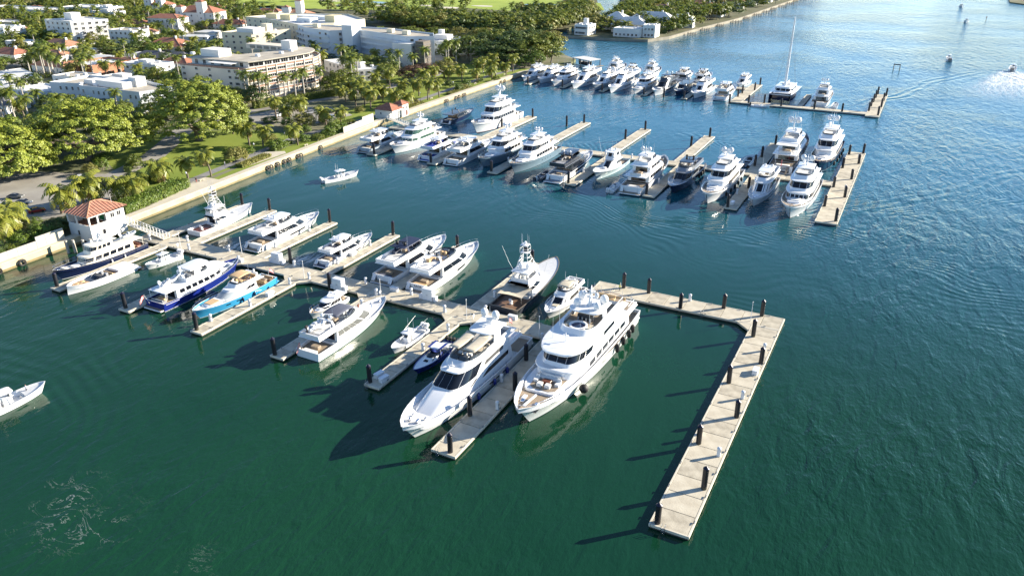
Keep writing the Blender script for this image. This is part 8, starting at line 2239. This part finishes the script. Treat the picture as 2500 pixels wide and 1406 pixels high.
# people: one skinned mesh each
def person(x, y, z, rz, shirt, trousers, label, walk=.25, hair=(.03, .02, .015), arm=.1):
    J = {"pel": (0, 0, .95), "ch": (.02, 0, 1.32), "nk": (.03, 0, 1.50), "hd": (.05, 0, 1.60), "ht": (.05, 0, 1.74)}
    for s, n in ((1, "l"), (-1, "r")):
        f = walk * s
        J["hip" + n] = (0, s * .09, .90); J["kn" + n] = (f * .5 + .02, s * .10, .50); J["an" + n] = (f * .8 - .03, s * .10, .09); J["to" + n] = (f * .8 + .14, s * .11, .05)
        J["sh" + n] = (.02, s * .19, 1.42); J["el" + n] = (-f * .4, s * .25, 1.14); J["wr" + n] = (-f * .6 + arm, s * .24, .90); J["fi" + n] = (-f * .6 + arm + .04, s * .235, .80)
    E_ = [("pel", "ch"), ("ch", "nk"), ("nk", "hd"), ("hd", "ht")]
    for n in "lr": E_ += [("pel", "hip" + n), ("hip" + n, "kn" + n), ("kn" + n, "an" + n), ("an" + n, "to" + n), ("ch", "sh" + n), ("sh" + n, "el" + n), ("el" + n, "wr" + n), ("wr" + n, "fi" + n)]
    K = list(J); rad = {"pel": .15, "ch": .16, "nk": .06, "hd": .095, "ht": .08, "hip": .095, "kn": .065, "an": .045, "to": .04, "sh": .075, "el": .05, "wr": .036, "fi": .03}
    me = bpy.data.meshes.new("person")
    me.from_pydata([J[k] for k in K], [(K.index(a), K.index(b)) for a, b in E_], [])
    o = link("person", me, None, (x, y, z), rz)
    sk = o.modifiers.new("skin", 'SKIN'); sk.use_smooth_shade = True
    for i, k in enumerate(K):
        r_ = rad[k if k in rad else k[:-1]]; me.skin_vertices[0].data[i].radius = (r_, r_)
    me.skin_vertices[0].data[0].use_root = True
    o.modifiers.new("sub", 'SUBSURF').levels = 1
    o.modifiers["sub"].render_levels = 1
    m = bpy.data.materials.new("clothing"); m.use_nodes = True; nt = m.node_tree; b = nt.nodes["Principled BSDF"]; b.inputs["Roughness"].default_value = .8
    tc = nt.nodes.new("ShaderNodeTexCoord"); sp = nt.nodes.new("ShaderNodeSeparateXYZ"); rp = nt.nodes.new("ShaderNodeValToRGB"); mu = nt.nodes.new("ShaderNodeMath"); mu.operation = 'MULTIPLY'; mu.inputs[1].default_value = .55
    nt.links.new(tc.outputs["Object"], sp.inputs[0]); nt.links.new(sp.outputs[2], mu.inputs[0]); nt.links.new(mu.outputs[0], rp.inputs[0]); nt.links.new(rp.outputs[0], b.inputs["Base Color"])
    rp.color_ramp.interpolation = 'CONSTANT'
    rp.color_ramp.elements[0].position = 0; rp.color_ramp.elements[0].color = (.03, .03, .03, 1)
    for pos_, c in ((.06, trousers), (.53, shirt), (.82, (.45, .28, .20)), (.91, hair)):
        e = rp.color_ramp.elements.new(pos_); e.color = (*c, 1)
    rp.color_ramp.elements.remove(rp.color_ramp.elements[-1]) if rp.color_ramp.elements[-1].position > .99 else None
    me.materials.append(m)
    tag(o, label, "person")
    return o
person(-198.6, 162.4, GZ + .06, 2.4, (.02, .02, .025), (.35, .03, .03), "person in dark top walking on the promenade by the seawall")
person(-136.8, 98.6, 1.36, 2.0, (.6, .62, .66), (.5, .5, .5), "person in pale clothes on the aft deck of the royal blue yacht", .05)
person(-51.4, 149.6, DZ + .02, .5, (.55, .6, .05), (.05, .06, .1), "person in a bright yellow vest on the cross pier behind the largest yacht", .15)
person(-129.4, 62.2, .85, 1.4, (.55, .57, .62), (.12, .12, .14), "person in a white shirt standing in the bow of the boat at the left edge", .05)
person(-204.6, 180.0, GZ + .09, .9, (.6, .6, .6), (.1, .1, .2), "person in a white top on the promenade path by the palms")
# lamps and benches
def park_lamp(x, y, label):
    t = thing("street_lamp", label, "street lamp", (x, y, GZ + .05), 0, "park lamps along the promenade")
    MB().lathe(0, 0, [(.16, 0), (.12, .4), (.06, .5), (.05, 3.4)], 8).build("post", RUBBER, t, 40)
    MB().lathe(0, 0, [(.08, 3.4), (.22, 3.55), (.24, 3.8), (.12, 4.0), (.02, 4.1)], 10).build("lantern", PLASTIC, t, 50)
for i, (x, y) in enumerate(((-199.6, 159.9), (-206.6, 196), (-207.6, 212.7), (-206.3, 246), (-204, 270), (-205.5, 300), (-206, 330), (-207, 362), (-203, 390))): park_lamp(x, y, "lantern post beside the promenade, %s from the near end" % ORD[i])
def bench(x, y, rz, label):
    t = thing("park_bench", label, "bench", (x, y, GZ + .06), rz, "pale stone benches along the promenade")
    MB().box(-.9, -.25, .42, .9, .25, .54, 0, .03).build("seat", CAPM, t)
    for s in (-.6, .6): MB().box(s - .12, -.2, 0, s + .12, .2, .415).build("leg", CAPM, t)
for i, (x, y, rz) in enumerate(((-199.3, 221.8, 1.5), (-198.2, 213.3, 1.5), (-198.6, 164.5, 1.4), (-200.5, 188, 1.4), (-201.5, 194, 1.2), (-201, 268, 1.5), (-203.4, 306, 1.5), (-203.6, 324, 1.5), (-204, 348, 1.5), (-203, 378, 1.5))): bench(x, y, rz, "pale stone bench by the promenade, %s from the near end" % ORD[i])
# timber dolphins beside the nearer gatehouse
for i, (x, y) in enumerate(((-184.5, 108.3), (-183.4, 109.4), (-181.4, 110.6), (-180.2, 111.8))):
    o = MB().tube([(0, 0, -2), (.15 * (i - 1.5), 0, 3.4)], .42, 9, 0, .36).build("mooring_post", mat("weathered_pale_timber", (.45, .42, .36), .9, var=.25, scale=1.2, stretch=(1, 1, .3)), None, 50, (x, y, 0))
    tag(o, "pale timber mooring post in the water under the nearer gatehouse, %s from the seawall" % ORD[i], "post", "timber mooring posts")
